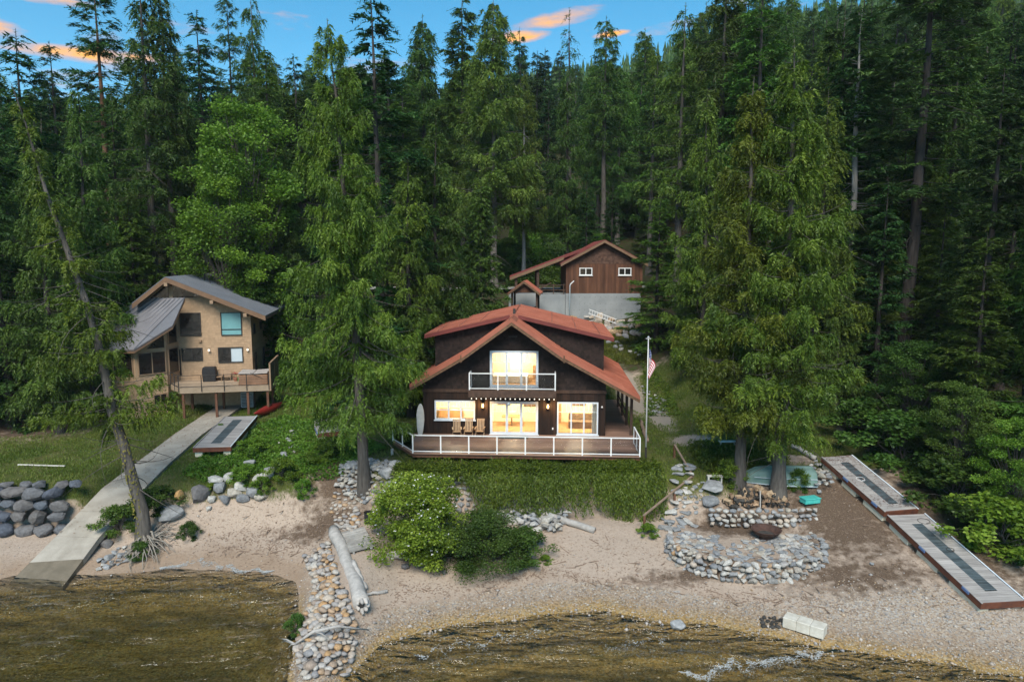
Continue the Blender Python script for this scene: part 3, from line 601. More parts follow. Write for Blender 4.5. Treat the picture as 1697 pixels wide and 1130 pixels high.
# red trim on the rakes, weathered wood below
for (xa, xb, y) in ((0, 3.42, yo), (3.4, RE, yl), (0, -3.32, yo), (-3.3, LE, yl)):
    a, b = Vector((xa, y, roof_z(xa))), Vector((xb, y, roof_z(xb)))
    mb = MB(); mb.prism([a + Vector((0, -.03, .04)), b + Vector((0, -.03, .04)), b + Vector((0, -.03, -.2)), a + Vector((0, -.03, -.2))], (0, .05, 0)); mb.build('rake_trim', M['red_metal'], H)
    mb = MB(); mb.prism([a + Vector((0, -.012, -.205)), b + Vector((0, -.012, -.205)), b + Vector((0, -.012, -.42)), a + Vector((0, -.012, -.42))], (0, .09, 0)); mb.build('bargeboard', M['fascia_wood'], H)
for s, x in ((1, 3.42), (-1, -3.32)):
    MB().box(min(x, x + s * .1), max(x, x + s * .1), yo - .02, yo + .14, roof_z(x) - .5, roof_z(x) - .02).build('rake_end', M['fascia_wood'], H)
cap = MB(); cap.prism([(-.32, yo - .04, 7.93), (0, yo - .04, 8.19), (.32, yo - .04, 7.93), (.30, yo - .04, 7.91), (0, yo - .04, 8.14), (-.30, yo - .04, 7.91)], (0, 3.4, 0)); cap.build('ridge_cap', M['red_metal'], roof)
MB().box(-.09, .09, 1.9, 2.1, 8.1, 8.55).build('vent_pipe', M['dark_metal'], roof)
# shed dormers on both sides
for s, tip, wx in ((1, 7.0, 6.35), (-1, -6.35, -5.7)):
    zt = 8.2 - .235 * abs(tip); y0, y1 = 1.6, 11.6
    zd = lambda x: 8.2 - .235 * abs(x)
    d = MB(); slab(d, [(0.02 * s, y0, 8.2), (0.02 * s, y1, 8.2), (tip, y1, zt), (tip, y0, zt)], .16, .5)
    dr = d.build('dormer_roof', M['red_metal'], H)
    ribs([(0.1 * s, y0, 8.2), (0.1 * s, y1, 8.2), (tip, y1, zt), (tip, y0, zt)], .45, dr, 'red_metal')
    mb = MB()
    for k in (.38, .62, .86): mb.bar((tip * k, y0 - .02, zd(tip * k) + .03), (tip * k, y1, zd(tip * k) + .03), .1, .07)
    mb.build('snow_bars', M['red_metal'], dr)
    mb = MB(); mb.prism([(0.3 * s, y0 - .02, zd(.3) - .0), (tip, y0 - .02, zt), (tip, y0 - .02, zt - .27), (.3 * s, y0 - .02, zd(.3) - .27)], (0, .06, 0)); mb.build('dormer_fascia', M['red_metal_dark'], dr)
    pts = [(.5 * s, roof_z(.5 * s) - .1), (wx, roof_z(wx) - .15), (wx, zd(wx) - .16), (.5 * s, zd(.5) - .16)]
    w_ = MB(); w_.prism([(x, 2.25, z) for x, z in pts], (0, 8.8, 0)); w_.build('dormer_wall', M['dark_shingle'], H)
    shingles((0, 2.25, 0), (1, 0, 0), (0, -1, 0), min(.5 * s, wx), max(.5 * s, wx), 4.0, 8.1, lambda x, z: roof_z(x) + .08 < z < zd(x) - .28, parent=H)
# needles and dirt lying on the roof
rr_ = random.Random(3); mb = MB()
for k in range(1500):
    s = rr_.choice((1, -1)); x = rr_.random() ** .7 * (8.4 if s > 0 else 6.8) * s; y = rr_.uniform(-.8, 11); dm = 1.7 < y < 11.5 and (-6.2 < x < 6.9)
    if dm and rr_.random() < .3 and not -5.6 < x < 6.2: continue
    z = max(roof_z(x), 8.2 - .235 * abs(x) if dm else -9) + .012; a = rr_.random() * 6.28; e = rr_.uniform(.02, .09); dv = Vector((math.cos(a) * e, math.sin(a) * e, -(.235 if dm else .6) * math.cos(a) * e * s)); sv = Vector((-math.sin(a), math.cos(a), 0)) * .012; sv.z = -(.235 if dm else .6) * sv.x * s
    p0 = Vector((x, y, z)); mb.add([p0 - dv - sv, p0 + dv - sv, p0 + dv + sv, p0 - dv + sv], [(0, 1, 2, 3)])
mb.build('roof_litter', M['rail_wood'], roof, kind='stuff')
# windows and doors
def ow(x0, x1, z0, z1, **k): return window(H, (x0, -.03, z0), (1, 0, 0), (0, -1, 0), x1 - x0, z1 - z0, 'white_trim', 'window_glass', **k)
ow(-1.56, 1.75, 3.32, 5.82, cols=3, ft=.16, muntin=2, name='balcony_door')
ow(-1.56, 1.75, .02, 2.33, cols=3, ft=.17, muntin=2, name='patio_door')
ow(-5.4, -2.6, .98, 2.34, cols=3, ft=.11, split=.52, muntin=2)
ow(3.05, 5.85, .05, 2.32, cols=3, ft=.1, muntin=2)
MB().box(.70, .73, -.2, -.13, .95, 1.25).build('door_handle', M['dark_metal'], H)
# balcony
MB().box(-2.85, 2.9, -1.15, -.05, 3.16, 3.3).build('balcony_floor', M['beam_wood'], H)
MB().box(-2.92, 2.97, -1.22, -1.1, 2.82, 3.3).build('balcony_beam', M['beam_wood'], H)
def glass_rail(parent, pts, ht, posts, wname='railing', z=0, legs=.06):
    """white posts and rails with glass between; pts = corner points, posts = posts in each run"""
    for (a, b), n in zip(zip(pts[:-1], pts[1:]), posts):
        a, b = Vector(a), Vector(b); d = (b - a).normalized()
        mb = MB(); mb.bar(a + Z3 * ht, b + Z3 * ht, .075, .06); mb.build('top_rail', M['white_paint'], parent)
        mb = MB(); mb.bar(a + Z3 * .1, b + Z3 * .1, .05, .05); mb.build('bottom_rail', M['white_paint'], parent)
        for i in range(n + 1):
            p = a.lerp(b, i / n)
            if i < n or b == Vector(pts[-1]): MB().box(p.x - .04, p.x + .04, p.y - .04, p.y + .04, p.z - .05, p.z + ht - .03).build('post', M['white_paint'], parent)
            if i < n:
                q = a.lerp(b, (i + 1) / n); g = MB(); g.bar(p + d * .06 + Z3 * (ht * .5 + .05), q - d * .06 + Z3 * (ht * .5 + .05), .012, ht - .2); g.build('glass_panel', M['rail_glass'], parent)
glass_rail(H, [(-2.85, -.1, 3.3), (-2.85, -1.12, 3.3), (2.9, -1.12, 3.3), (2.9, -.1, 3.3)], 1.12, [1, 3, 1])
# porch along the right side
MB().box(XR + .02, 8.35, -.2, DEP, -.28, -.12).build('porch_floor', M['beam_wood'], H)
mb = MB(); y = -.2
while y < DEP - .2: mb.box(XR + .02, 8.3, y, y + .135, -.118, -.075); y += .148
mb.build('porch_planks', M['deck_board'], H, kind='stuff')
for y in (.4, 3.4, 6.6, 9.8): MB().box(8.08, 8.26, y, y + .18, -.4, 3.02).build('porch_post', M['beam_wood'], H)
MB().box(8.04, 8.3, -.3, DEP - .5, 2.83, 3.03).build('porch_beam', M['beam_wood'], H)
for y0, y1 in ((3.6, 6.6), (6.8, 9.8)):
    for z in (.35, .85): MB().box(8.13, 8.2, y0, y1, z, z + .09).build('porch_rail', M['beam_wood'], H)
MB().box(2.72, 2.8, -.06, -.03, .38, .52).build('outlet', M['white_paint'], H)
MB().box(-.26, .3, -.35, -.05, 6.78, 6.84).build('gable_lamp', M['dark_metal'], H)
mb = MB(); mb.tube([(6.1, -.04, 2.0), (6.1, -.16, 2.06)], .03); mb.tube([(6.1, -.14, 2.05), (6.1, -.2, 1.98)], [.05, .07]); mb.build('spot_lamp', M['white_paint'], H)
for x in (-2.05, 2.42):
    lt = MB().box(x - .06, x + .06, -.09, -.05, 1.85, 2.2).ob((x, -.17, 2.2), (.09, 0, 0), (0, .09, 0), (0, 0, .025)).ob((x, -.17, 1.86), (.06, 0, 0), (0, .06, 0), (0, 0, .02))
    for dx in (-.065, .065):
        for dy in (-.065, .065): lt.box(x + dx - .008, x + dx + .008, -.17 + dy - .008, -.17 + dy + .008, 1.87, 2.18)
    l_ = lt.build('wall_lantern', M['dark_metal'], H)
    MB().lathe([(.0, 1.9), (.045, 1.92), (.052, 2.05), (.03, 2.13), (0, 2.15)], 8, (x, -.17, 0)).build('lamp_glass', M['lamp_glow'], l_)
    pl = bpy.data.lights.new('lantern_light', 'POINT'); pl.energy = 22; pl.color = (1, .6, .25); pl.shadow_soft_size = .08
    po = bpy.data.objects.new('lantern_light', pl); C.objects.link(po); po.parent = l_; po.location = (x, -.36, 2.02)
# string of bulbs under the balcony
sl = thing('string_lights', 'row of small white bulbs strung under the balcony edge', 'string lights', H.matrix_basis @ Vector((0, -1.25, 2.75)), H.rotation_euler.z)
cb = MB(); cb.tube([(-2.9 + i * .29, 0, .04 + .02 * math.sin(i)) for i in range(21)], .008, 4); cb.build('cable', M['dark_metal'], sl)
for i in range(18):
    MB().lathe([(0, -.05), (.035, -.03), (.042, 0), (.02, .035), (.012, .05)], 8, (-2.7 + i * .325, 0, -.02)).build('bulb', M['bulb_white'], sl, smooth=True)
wc = thing('wind_chime', 'small round wind chime hanging below the balcony edge', 'wind chime', H.matrix_basis @ Vector((-.2, -1.32, 2.2)), H.rotation_euler.z)
MB().lathe([(0, .32), (.1, .3), (.13, .2), (.1, .1), (0, .08)], 10).build('ball', M['ac_metal'], wc, smooth=True); MB().tube([(0, 0, .3), (0, 0, .62)], .008, 4).build('cord', M['dark_metal'], wc)
# ---- front deck
DK = thing('front_deck', 'reddish board deck with white posted glass railing before the lake house', 'deck', H.location, H.rotation_euler.z)
Minv = (Matrix.Translation(H.location) @ Matrix.Rotation(H.rotation_euler.z, 4, 'Z')).inverted()
def loc(x, y, z=4.5): return Minv @ Vector((x, y, z))
cL0, cL1, cR = loc(-6.2, 42.3), loc(-7.95, 45.3), loc(7.85, 41.55)
yF = (cL0.y + cR.y) / 2; cL0.y = cR.y = yF
mb = MB(); y = -.05
while y > yF:
    t = max(0, (y - yF) / (cL1.y - yF)); xl = cL0.x + (cL1.x - cL0.x) * min(1, t); mb.box(xl, cR.x if y < -1.5 else 8.4, y - .136, y, -.06, -.012 + random.uniform(0, .004)); y -= .143
mb.build('deck_planks', M['deck_board'], DK, kind='stuff')
fr_ = MB(); fr_.prism([cL0 + Vector((0, 0, -.065)), cR + Vector((0, 0, -.065)), (cR.x, -.06, -.065), (cL1.x, -.06, -.065), (cL1.x, cL1.y, -.065)], (0, 0, -.22)); fr_.build('deck_frame', M['post_rust'], DK)
glass_rail(DK, [cL1, cL0, cR, (cR.x - .02, yF + 2.9, 0)], 1.12, [2, 8, 2])
for x in np.linspace(cL0.x + .3, cR.x - .3, 6): MB().box(x - .07, x + .07, yF + .3, yF + .44, -1.2, -.28).build('pier', M['post_rust'], DK)
MB().box(cL1.x + .25, cL1.x + .4, yF + 1.1, yF + 1.25, -1.4, -.1).build('corner_post', M['old_wood'], DK)
mtt = tag(MB().ob(Vector((.1, -.75, .0)), (1.0, 0, 0), (0, .42, 0), (0, 0, .012)).build('door_mat', M['mat_cloth']), 'dark rectangular mat on the deck before the patio doors', 'mat')
mtt.location = H.location; mtt.rotation_euler = H.rotation_euler
def deck_chair(dx, dy, rz, label):
    t = thing('deck_chair', label, 'chair', H.matrix_basis @ Vector((dx, dy, 0)), H.rotation_euler.z + rz, 'wooden chairs on the deck')
    for i in range(6): MB().box(-.26, .26, -.28 + i * .09, -.21 + i * .09, .40 - i * .012, .425 - i * .012).build('seat_slat', M['chair_wood'], t)
    for i in range(5):
        x = -.21 + i * .105; MB().bar((x, .24, .36), (x, .46, 1.12), .07, .025, up=(0, 1, 0)).build('back_slat', M['chair_wood'], t)
    MB().bar((-.28, .47, 1.1), (.28, .47, 1.1), .04, .09).build('top_rail', M['chair_wood'], t)
    for s in (-1, 1):
        MB().bar((s * .28, -.3, 0), (s * .28, .36, .62), .04, .06).build('leg', M['chair_wood'], t); MB().bar((s * .28, .36, 0), (s * .28, -.26, .6), .04, .06).build('leg', M['chair_wood'], t)
        MB().box(s * .29 - .04, s * .29 + .04, -.34, .38, .6, .63).build('armrest', M['chair_wood'], t)
deck_chair(-3.75, -.95, .15, 'wooden slatted deck chair standing farthest from the patio doors')
deck_chair(-2.98, -.8, 0, 'wooden slatted deck chair between two others by the wall')
deck_chair(-2.2, -.75, -.05, 'wooden slatted deck chair closest to the patio doors')
bd = thing('paddle_board', 'pale upright board leaning on the dark wall beside the deck corner', 'board', H.matrix_basis @ Vector((-6.35, -.5, -.2)), H.rotation_euler.z)
ol = [(math.sin(t) * .28 * (1 if math.cos(t) > 0 else .9), math.cos(t) * 1.15 + 1.2) for t in np.linspace(0, 2 * math.pi, 21)[:-1]]
MB().prism([(x, .25 * z / 2.4, z) for x, z in ol], (0, -.1, .01)).build('hull', M['pale_panel'], bd, bevel=.02)
# flagpole
fp = on_z(1056, 757, 4.2); FP = thing('flagpole', 'tall white pole carrying a drooping striped flag beside the deck', 'flagpole', (8.35, 42.2, 3.9))
ztop = on_y(1065, 561, 42.2).z - 3.9
MB().tube([(0, 0, 0), (0, 0, ztop * .5), (0, 0, ztop)], [.05, .042, .03], 8).build('pole', M['steel_pole'], FP, smooth=True)
MB().tube([(0, 0, 0), (0, 0, 1.0)], .07, 8).build('sleeve', M['dark_metal'], FP)
MB().lathe([(0, ztop + .16), (.06, ztop + .12), (.07, ztop + .07), (.04, ztop), (0, ztop)], 8).build('finial', M['steel_pole'], FP); MB().box(-.16, .16, -.02, .02, ztop - .02, ztop + .02).build('truck_arm', M['steel_pole'], FP)
fl = thing('flag', 'drooping red and white striped flag with blue starred corner', 'flag', (8.39, 42.2, 3.9 + ztop - .6))
def flag_pt(s, t):        # s along the fly 0..1, t down the hoist 0..1; the cloth hangs in folds
    x = .04 + .34 * s + .06 * math.sin(s * 9); y = .13 * math.sin(s * 11 + t * 2) * (s + .15); z = -t * 1.0 - s * 1.15 - .10 * math.sin(s * 6)
    return Vector((x - .42 * s * t, y, z))
nS, nT = 26, 13
def flag_patch(name, s0, s1, t0, t1, mat, m_=8):
    mb = MB(); vs = [flag_pt(s0 + (s1 - s0) * i / m_, t) for i in range(m_ + 1) for t in (t0, t1)]
    mb.add(vs + [v + Vector((0, .008, 0)) for v in vs], [(2 * i, 2 * i + 2, 2 * i + 3, 2 * i + 1) for i in range(m_)] + [(2 * i + 2 * m_ + 2, 2 * i + 1 + 2 * m_ + 2, 2 * i + 3 + 2 * m_ + 2, 2 * i + 2 + 2 * m_ + 2) for i in range(m_)], .5)
    return mb.build(name, M[mat], fl, smooth=True)
for k in range(13):
    flag_patch('stripe', .42 if k < 7 else 0, 1, k / 13, (k + 1) / 13, 'flag_red' if k % 2 == 0 else 'flag_white', 14)
flag_patch('canton', 0, .42, 0, 7 / 13, 'flag_blue', 8)
mb = MB()
for i in range(6):
    for j in range(5):
        p = flag_pt(.03 + i * .07, .05 + j * .1) + Vector((0, -.012, 0)); mb.add([p + Vector((math.cos(k * math.pi / 5 * 2 + 1.57) * .016, 0, math.sin(k * math.pi / 5 * 2 + 1.57) * .016)) for k in range(5)], [(0, 1, 2, 3, 4)], .5)
mb.build('stars', M['flag_white'], fl)

# ------------------------------------------------------------ garage, carport and gatehouse behind
GA = thing('garage', 'brown board garage with red roof on a tall concrete base', 'garage', (9.85, 75, 10.0))
w = 4.05
MB().box(-w, w, 0, 9, -.6, 2.85).build('foundation', M['concrete'], GA)
mb = MB()
for i in range(14):
    for k in range(4): mb.ob((-w + .35 + i * .57, -.004, .35 + k * .7), (.025, 0, 0), (0, .006, 0), (0, 0, .025))
mb.build('tie_holes', M['dark_metal'], GA, kind='stuff')
MB().prism([(-w + .05, .06, 2.85), (w - .05, .06, 2.85), (w - .05, .06, 6.0), (0, .06, 8.2), (-w + .05, .06, 6.0)], (0, 8.8, 0)).build('wall', M['brown_wood'], GA)
mb = MB(); x = -w
while x < w - .1:
    ok = all(not (a - .1 < x + .12 < b + .1) for a, b in ((-2.6, -1.2), (1.6, 3.0)))
    for z0, z1 in (((2.86, 6.0),) if ok else ((2.86, 4.75), (5.65, 6.0))): mb.box(x + .015, x + .27, .025, .059, z0, z1)
    x += .285
mb.build('siding', M['brown_wood'], GA, kind='stuff')
shingles((0, .06, 0), (1, 0, 0), (0, -1, 0), -w, w, 6.03, 8.2, lambda x, z: z < 8.2 - .54 * abs(x) - .1, w=.25, h=.2, parent=GA, mat='brown_shingle')
for x0 in (-2.6, 1.6): window(GA, (x0, .03, 4.8), (1, 0, 0), (0, -1, 0), 1.38, .8, 'white_paint', 'dark_inside', cols=2, ft=.09)
rf = MB(); ov = 4.65; ze = 8.55 - .54 * ov
for s in (-1, 1): slab(rf, [(0, -.6, 8.55), (0, 9.4, 8.55), (s * ov, 9.4, ze), (s * ov, -.6, ze)], .15)
r_ = rf.build('roof', M['red_metal_dark'], GA)
for s in (-1, 1):
    ribs([(0, -.6, 8.55), (0, 9.4, 8.55), (s * ov, 9.4, ze), (s * ov, -.6, ze)], .5, r_, 'red_metal_dark')
    MB().prism([(0, -.65, 8.53), (s * ov, -.65, ze - .02), (s * ov, -.65, ze - .3), (0, -.65, 8.25)], (0, .06, 0)).build('bargeboard', M['brown_fascia'], GA)
# carport roof on the left of the garage
z0_, z1_ = 17.75 - 10, 14.55 - 10
cp = MB(); slab(cp, [(-1.6, 1.2, z0_), (-1.6, 8.4, z0_), (-10.1, 8.4, z1_), (-10.1, 1.2, z1_)], .16)
c_ = cp.build('carport_roof', M['red_metal_dark'], GA); ribs([(-1.6, 1.2, z0_), (-1.6, 8.4, z0_), (-10.1, 8.4, z1_), (-10.1, 1.2, z1_)], .5, c_, 'red_metal_dark')
MB().prism([(-4.2, 1.14, z0_ - .98), (-10.1, 1.14, z1_), (-10.1, 1.14, z1_ - .32), (-4.2, 1.14, z0_ - 1.3)], (0, .05, 0)).build('carport_fascia', M['brown_fascia'], GA)
for x in (-7.0, -9.4):
    for y in (1.5, 7.8): MB().box(x - .14, x + .14, y, y + .28, 2.7, z1_ + (x + 10.1) * .376 - .15).build('carport_post', M['beam_wood'], GA)
MB().box(-10.2, -w - .01, .35, 8.4, -.8, 2.75).build('carport_base', M['concrete'], GA)
for z in (3.15, 3.7): MB().box(-7.0, -w - .02, .42, .5, z, z + .09).build('carport_rail', M['beam_wood'], GA)
for x in (-6.6, -5.4, -4.3): MB().box(x, x + .09, .41, .51, 2.75, 3.85).build('rail_post', M['beam_wood'], GA)
MB().bar((-7.1, .3, 3.2), (-5.6, .3, 4.0), .08, .12).build('stair_rail', M['beam_wood'], GA)
GT = thing('gatehouse', 'small open stair shelter with bright red gable roof behind the house', 'shelter', (on_y(869, 490, 70).x, 70, 8.6), RAD(-6))
za, zb = 14.35 - 8.6, 13.1 - 8.6
rf = MB()
for s in (-1, 1): slab(rf, [(0, -.5, za), (0, 3.2, za), (s * 1.65, 3.2, zb), (s * 1.65, -.5, zb)], .12)
r_ = rf.build('roof', M['red_metal'], GT)
for s in (-1, 1):
    ribs([(0, -.5, za), (0, 3.2, za), (s * 1.65, 3.2, zb), (s * 1.65, -.5, zb)], .4, r_, 'red_metal')
    MB().prism([(0, -.54, za), (s * 1.65, -.54, zb), (s * 1.65, -.54, zb - .24), (0, -.54, za - .24)], (0, .05, 0)).build('bargeboard', M['fascia_wood'], GT)
    for y in (0, 2.6): MB().box(s * 1.25 - .1, s * 1.25 + .1, y, y + .2, -1, zb + .15).build('post', M['beam_wood'], GT)
    MB().box(s * 1.25 - .05, s * 1.25 + .05, .2, 2.6, 2.4, 2.5).build('rail', M['beam_wood'], GT)
MB().prism([(-1.3, 0, zb + .1), (1.3, 0, zb + .1), (0, 0, za - .2)], (0, .1, 0)).build('gable', M['brown_wood'], GT)
MB().bar((-1.2, .1, 1.6), (1.2, 2.4, 3.0), .2, .3).build('stair_stringer', M['beam_wood'], GT)
lp = on_y(944, 528, 74.2); LP = thing('yard_lamp', 'slim grey pole lamp in front of the concrete garage base', 'lamp', (lp.x, 74.2, 9.7))
zt = on_y(944, 474, 74.2).z - 9.7
MB().tube([(0, 0, 0), (0, 0, zt), (.08, 0, zt + .25)], .055, 8).build('pole', M['pipe_grey'], LP, smooth=True); MB().bar((.05, 0, zt + .2), (.42, -.05, zt + .55), .12, .1).build('lamp_head', M['white_paint'], LP)
a_, b_ = on_y(975, 519, 73.0), on_y(1021, 536, 72.6); LD = thing('ladder', 'silver extension ladder lying against the boulders below the garage', 'ladder', b_)
d_ = a_ - b_
for o in ((0, 0, 0), (.05, -.05, .42)): MB().bar(Vector(o), d_ + Vector(o), .05, .06).build('rail', M['white_paint'], LD)
for i in range(11): MB().bar(d_ * (i + .5) / 11, d_ * (i + .5) / 11 + Vector((.05, -.05, .42)), .035, .035).build('rung', M['white_paint'], LD)
# ------------------------------------------------------------ tan shingled neighbour house
TH = thing('neighbour_house', 'tan shingled house with grey metal roof and raised deck', 'house', (on_y(421, 655, 58.6).x, 58.6, 4.1), RAD(11))
# local frame: origin at the front right corner of the body at ground level, x along the front (negative to the left), y back
Mt = (Matrix.Translation(TH.location) @ Matrix.Rotation(TH.rotation_euler.z, 4, 'Z'))
Mti = Mt.inverted()
def tl(u, v, ylocal):
    """the point seen at (u, v) on the plane y = ylocal of the neighbour's own frame"""
    d = Vector(ray(u, v)); o = Vector((0, 0, CAM_Z)); o2 = Mti @ o; d2 = Mti.to_3x3() @ d; t = (ylocal - o2.y) / d2.y
    return o2 + d2 * t
BX0 = tl(274, 500, 0).x - 2.6; BX1 = 0.0; DP = 10.0
apx = tl(274.5, 459, -1.2); eR = tl(440, 523, -1.2); eL = tl(219, 503, -1.2)
slR = (apx.z - eR.z) / (eR.x - apx.x); slL = (apx.z - eL.z) / (apx.x - eL.x)
def tz(x): return apx.z - (slR * (x - apx.x) if x > apx.x else slL * (apx.x - x))
MB().prism([(x, 0, z) for x, z in ((BX0, -.6), (BX1, -.6), (BX1, tz(BX1) - .25), (apx.x, apx.z - .25), (BX0, tz(BX0) - .25))], (0, DP + 3.4, 0)).build('wall', M['tan_shingle'], TH)
gz0 = apx.z - .5 - 2.3 * slL
WIN = {}
for k, (u0, v0, u1, v1) in dict(a=(367, 517, 400, 556), b=(299.5, 518, 332, 557), c=(362.5, 575, 402.5, 601), d=(302, 576, 335.5, 598.5), door=(279, 579, 299, 622)).items():
    p, q = tl(u0, v1, 0), tl(u1, v0, 0); WIN[k] = (p.x, q.x, p.z, q.z)
def th_in(x, z): return z < tz(x) - .35 and not (abs(x - apx.x) < 2.2 and z > tz(x) - 1.3 and z > gz0 - .02) and all(not (a - .02 < x < b + .02 and c - .02 < z < d + .02) for a, b, c, d in WIN.values())
shingles((0, 0, 0), (1, 0, 0), (0, -1, 0), BX0, BX1, 0, 9.5, th_in, w=.2, h=.21, parent=TH, mat='tan_shingle')
shingles((0, 0, 0), (0, 1, 0), (1, 0, 0), 0, DP, 0, tz(0) - .3, lambda x, z: True, w=3.0, h=.2, parent=TH, mat='tan_shingle', name='lap_siding')
def tw(k, pane, **kw): a, b, c, d = WIN[k]; return window(TH, (a, -.02, c), (1, 0, 0), (0, -1, 0), b - a, d - c, 'dark_metal', pane, ft=.07, sill=False, **kw)
tw('a', 'blind_teal', split=.24); tw('b', 'dark_inside', split=.26)
tw('c', None, cols=2, pane_cols=['dark_inside', 'blind_white']); tw('d', 'dark_inside', cols=2); tw('door', 'dark_inside', name='glass_door')
for y0, y1, z0, z1 in ((.9, 1.5, 6.0, 6.9), (4.2, 4.9, 6.1, 6.8), (.9, 1.7, 2.5, 4.4), (5.2, 6.0, 2.6, 4.3)):
    window(TH, (.02, y0, z0), (0, 1, 0), (1, 0, 0), y1 - y0, z1 - z0, 'dark_metal', 'dark_inside', ft=.06, sill=False)
# gable windows under the ridge
for a, b in ((332, 353), (0, 0)):
    pass
gz_ = tz(apx.x) - .50
for s, run in ((-1, 2.3), (1, 2.9)):
    sl_ = slL if s < 0 else slR; x0 = apx.x + s * .16
    tri = [(x0, gz_ - run * sl_ + .02), (x0, gz_ - .05), (apx.x + s * run, gz_ - run * sl_ + .02)]
    MB().prism([(x, -.09, z) for x, z in tri], (0, .06, 0)).build('gable_pane', M['dark_inside'], TH)
# roof
y0, y1 = -1.25, DP + 4.2
rf = MB(); slab(rf, [(apx.x, y0, apx.z), (apx.x, y1, apx.z), (eR.x, y1, eR.z), (eR.x, y0, eR.z)], .18, .5); slab(rf, [(apx.x, y1, apx.z), (apx.x, y0, apx.z), (eL.x, y0, eL.z), (eL.x, y1, eL.z)], .18, .5)
tr = rf.build('roof', M['grey_metal_roof'], TH)
ribs([(apx.x, y0, apx.z), (apx.x, y1, apx.z), (eR.x, y1, eR.z), (eR.x, y0, eR.z)], .42, tr, 'grey_metal_roof'); ribs([(apx.x, y0, apx.z), (apx.x, y1, apx.z), (eL.x, y1, eL.z), (eL.x, y0, eL.z)], .42, tr, 'grey_metal_roof')
for e in (eR, eL):
    MB().prism([(apx.x, y0 - .04, apx.z - .03), (e.x, y0 - .04, e.z - .03), (e.x, y0 - .04, e.z - .42), (apx.x, y0 - .04, apx.z - .42)], (0, .1, 0)).build('bargeboard', M['brown_fascia'], TH)
mb = MB(); n_ = 40
for i in range(n_): mb.ob((eR.x - .02, y0 + (y1 - y0) * (i + .5) / n_, eR.z - .25), (.02, 0, 0), (0, .08, 0), (0, 0, .09))
mb.build('eave_trim', M['brown_fascia'], TH, kind='stuff')
for x in (apx.x, apx.x + 3.4, eR.x - 1.6): MB().box(x - .13, x + .13, y0 - .12, 0, tz(x) - .75, tz(x) - .46).build('roof_beam', M['tan_trim'], TH)
MB().tube([(apx.x + 1.2, 6.5, tz(apx.x + 1.2)), (apx.x + 1.2, 6.5, tz(apx.x + 1.2) + .7)], .07, 8).build('flue', M['dark_metal'], tr)
# the angled front wing: corners of its roof, in the house's frame
wr = [tl(243, 494.5, .1), tl(306, 493.5, -1.5), tl(286, 539, -2.6), tl(222, 579, -4.3), tl(182, 580, -2.6), tl(176, 526, .6), tl(222, 503, 1.6)]
n0 = (wr[3] - wr[1]).cross(wr[0] - wr[1]); 
rf = MB(); rf.prism(wr, (0, 0, -.17), .5); wroof = rf.build('wing_roof', M['brown_metal'], TH)
hA, hB, lA, lB = wr[0], wr[1], wr[4], wr[3]
mb = MB()
for i in range(10):
    t = i / 9; a = hA.lerp(hB, t); b = wr[5].lerp(lA, t * 2) if t < .5 else lA.lerp(lB, (t - .5) * 2)
    if i == 9: b = wr[3]; a = wr[1]
    mb.bar(a + Vector((0, 0, .03)), b + Vector((0, 0, .03)), .04, .07)
mb.build('wing_seams', M['brown_metal'], wroof)
for a, b in ((wr[1], wr[2]), (wr[2], wr[3]), (wr[3], wr[4])):
    m_ = MB(); m_.prism([a + Vector((0, 0, -.03)), b + Vector((0, 0, -.03)), b + Vector((0, 0, -.3)), a + Vector((0, 0, -.3))], (0, .05, 0)); m_.build('wing_fascia', M['brown_fascia'], TH)
# wing walls: plan corners (left back, left front, front right, join with the body)
w0, w1, w2, w3 = tl(186, 590, -1.6), tl(223, 590, -3.3), tl(275.5, 590, -1.9), tl(297, 590, 0)
def wz(p):      # height of the wing roof above a plan point, by inverse distance from its corners
    ws = [1 / ((p.x - c.x) ** 2 + (p.y - c.y) ** 2 + .05) for c in wr]; return sum(a * c.z for a, c in zip(ws, wr)) / sum(ws)
ztop = [wr[4].z - .32, wr[3].z - .3, wr[2].z - .45, wr[1].z - .9]
cs = [w0, w1, w2, w3]
MB().add([(p.x, p.y, -.6) for p in cs] + [(w3.x, .5, -.6), (w0.x, .5, -.6)] + [(p.x, p.y, z) for p, z in zip(cs, ztop)] + [(w3.x, .5, ztop[3]), (w0.x, .5, ztop[0])],
         [(0, 1, 7, 6), (1, 2, 8, 7), (2, 3, 9, 8), (3, 4, 10, 9), (5, 0, 6, 11), (6, 7, 8, 9, 10, 11)], .5).build('wing_wall', M['tan_shingle'], TH)
zw0, zw1 = tl(250, 620, -2.6).z, tl(250, 583, -2.6).z
def wing_side(a, b, items):
    a, b = Vector((a.x, a.y, 0)), Vector((b.x, b.y, 0)); d = (b - a); L_ = d.length; d.normalize(); n = Vector((d.y, -d.x, 0))
    shingles(a, d, n, 0, L_, 0, zw0, lambda x, z: all(not (s0 * L_ < x < s1 * L_ and z0 < z < z1) for s0, s1, z0, z1, *_ in items), w=.2, h=.21, parent=TH, mat='tan_shingle')
    for s0, s1, z0, z1, c_ in items: window(TH, a + d * s0 * L_ + Z3 * z0 + n * .02, d, n, (s1 - s0) * L_, z1 - z0, 'tan_trim', 'dark_inside', cols=c_, ft=.06, sill=False)
wing_side(w0, w1, [(.04, .93, zw0, zw1, 1)])
wing_side(w1, w2, [(.08, .97, zw0, zw1, 2), (.5, .95, .7, 1.65, 2)])
wing_side(w2, w3, [(.1, .9, zw0 - .2, zw1 + .1, 1), (.15, .85, zw1 + .45, zw1 + 2.0, 1)])
a, b = Vector((w1.x, w1.y, 0)), Vector((w2.x, w2.y, 0)); d = (b - a).normalized(); n = Vector((d.y, -d.x, 0)); LL = (b - a).length
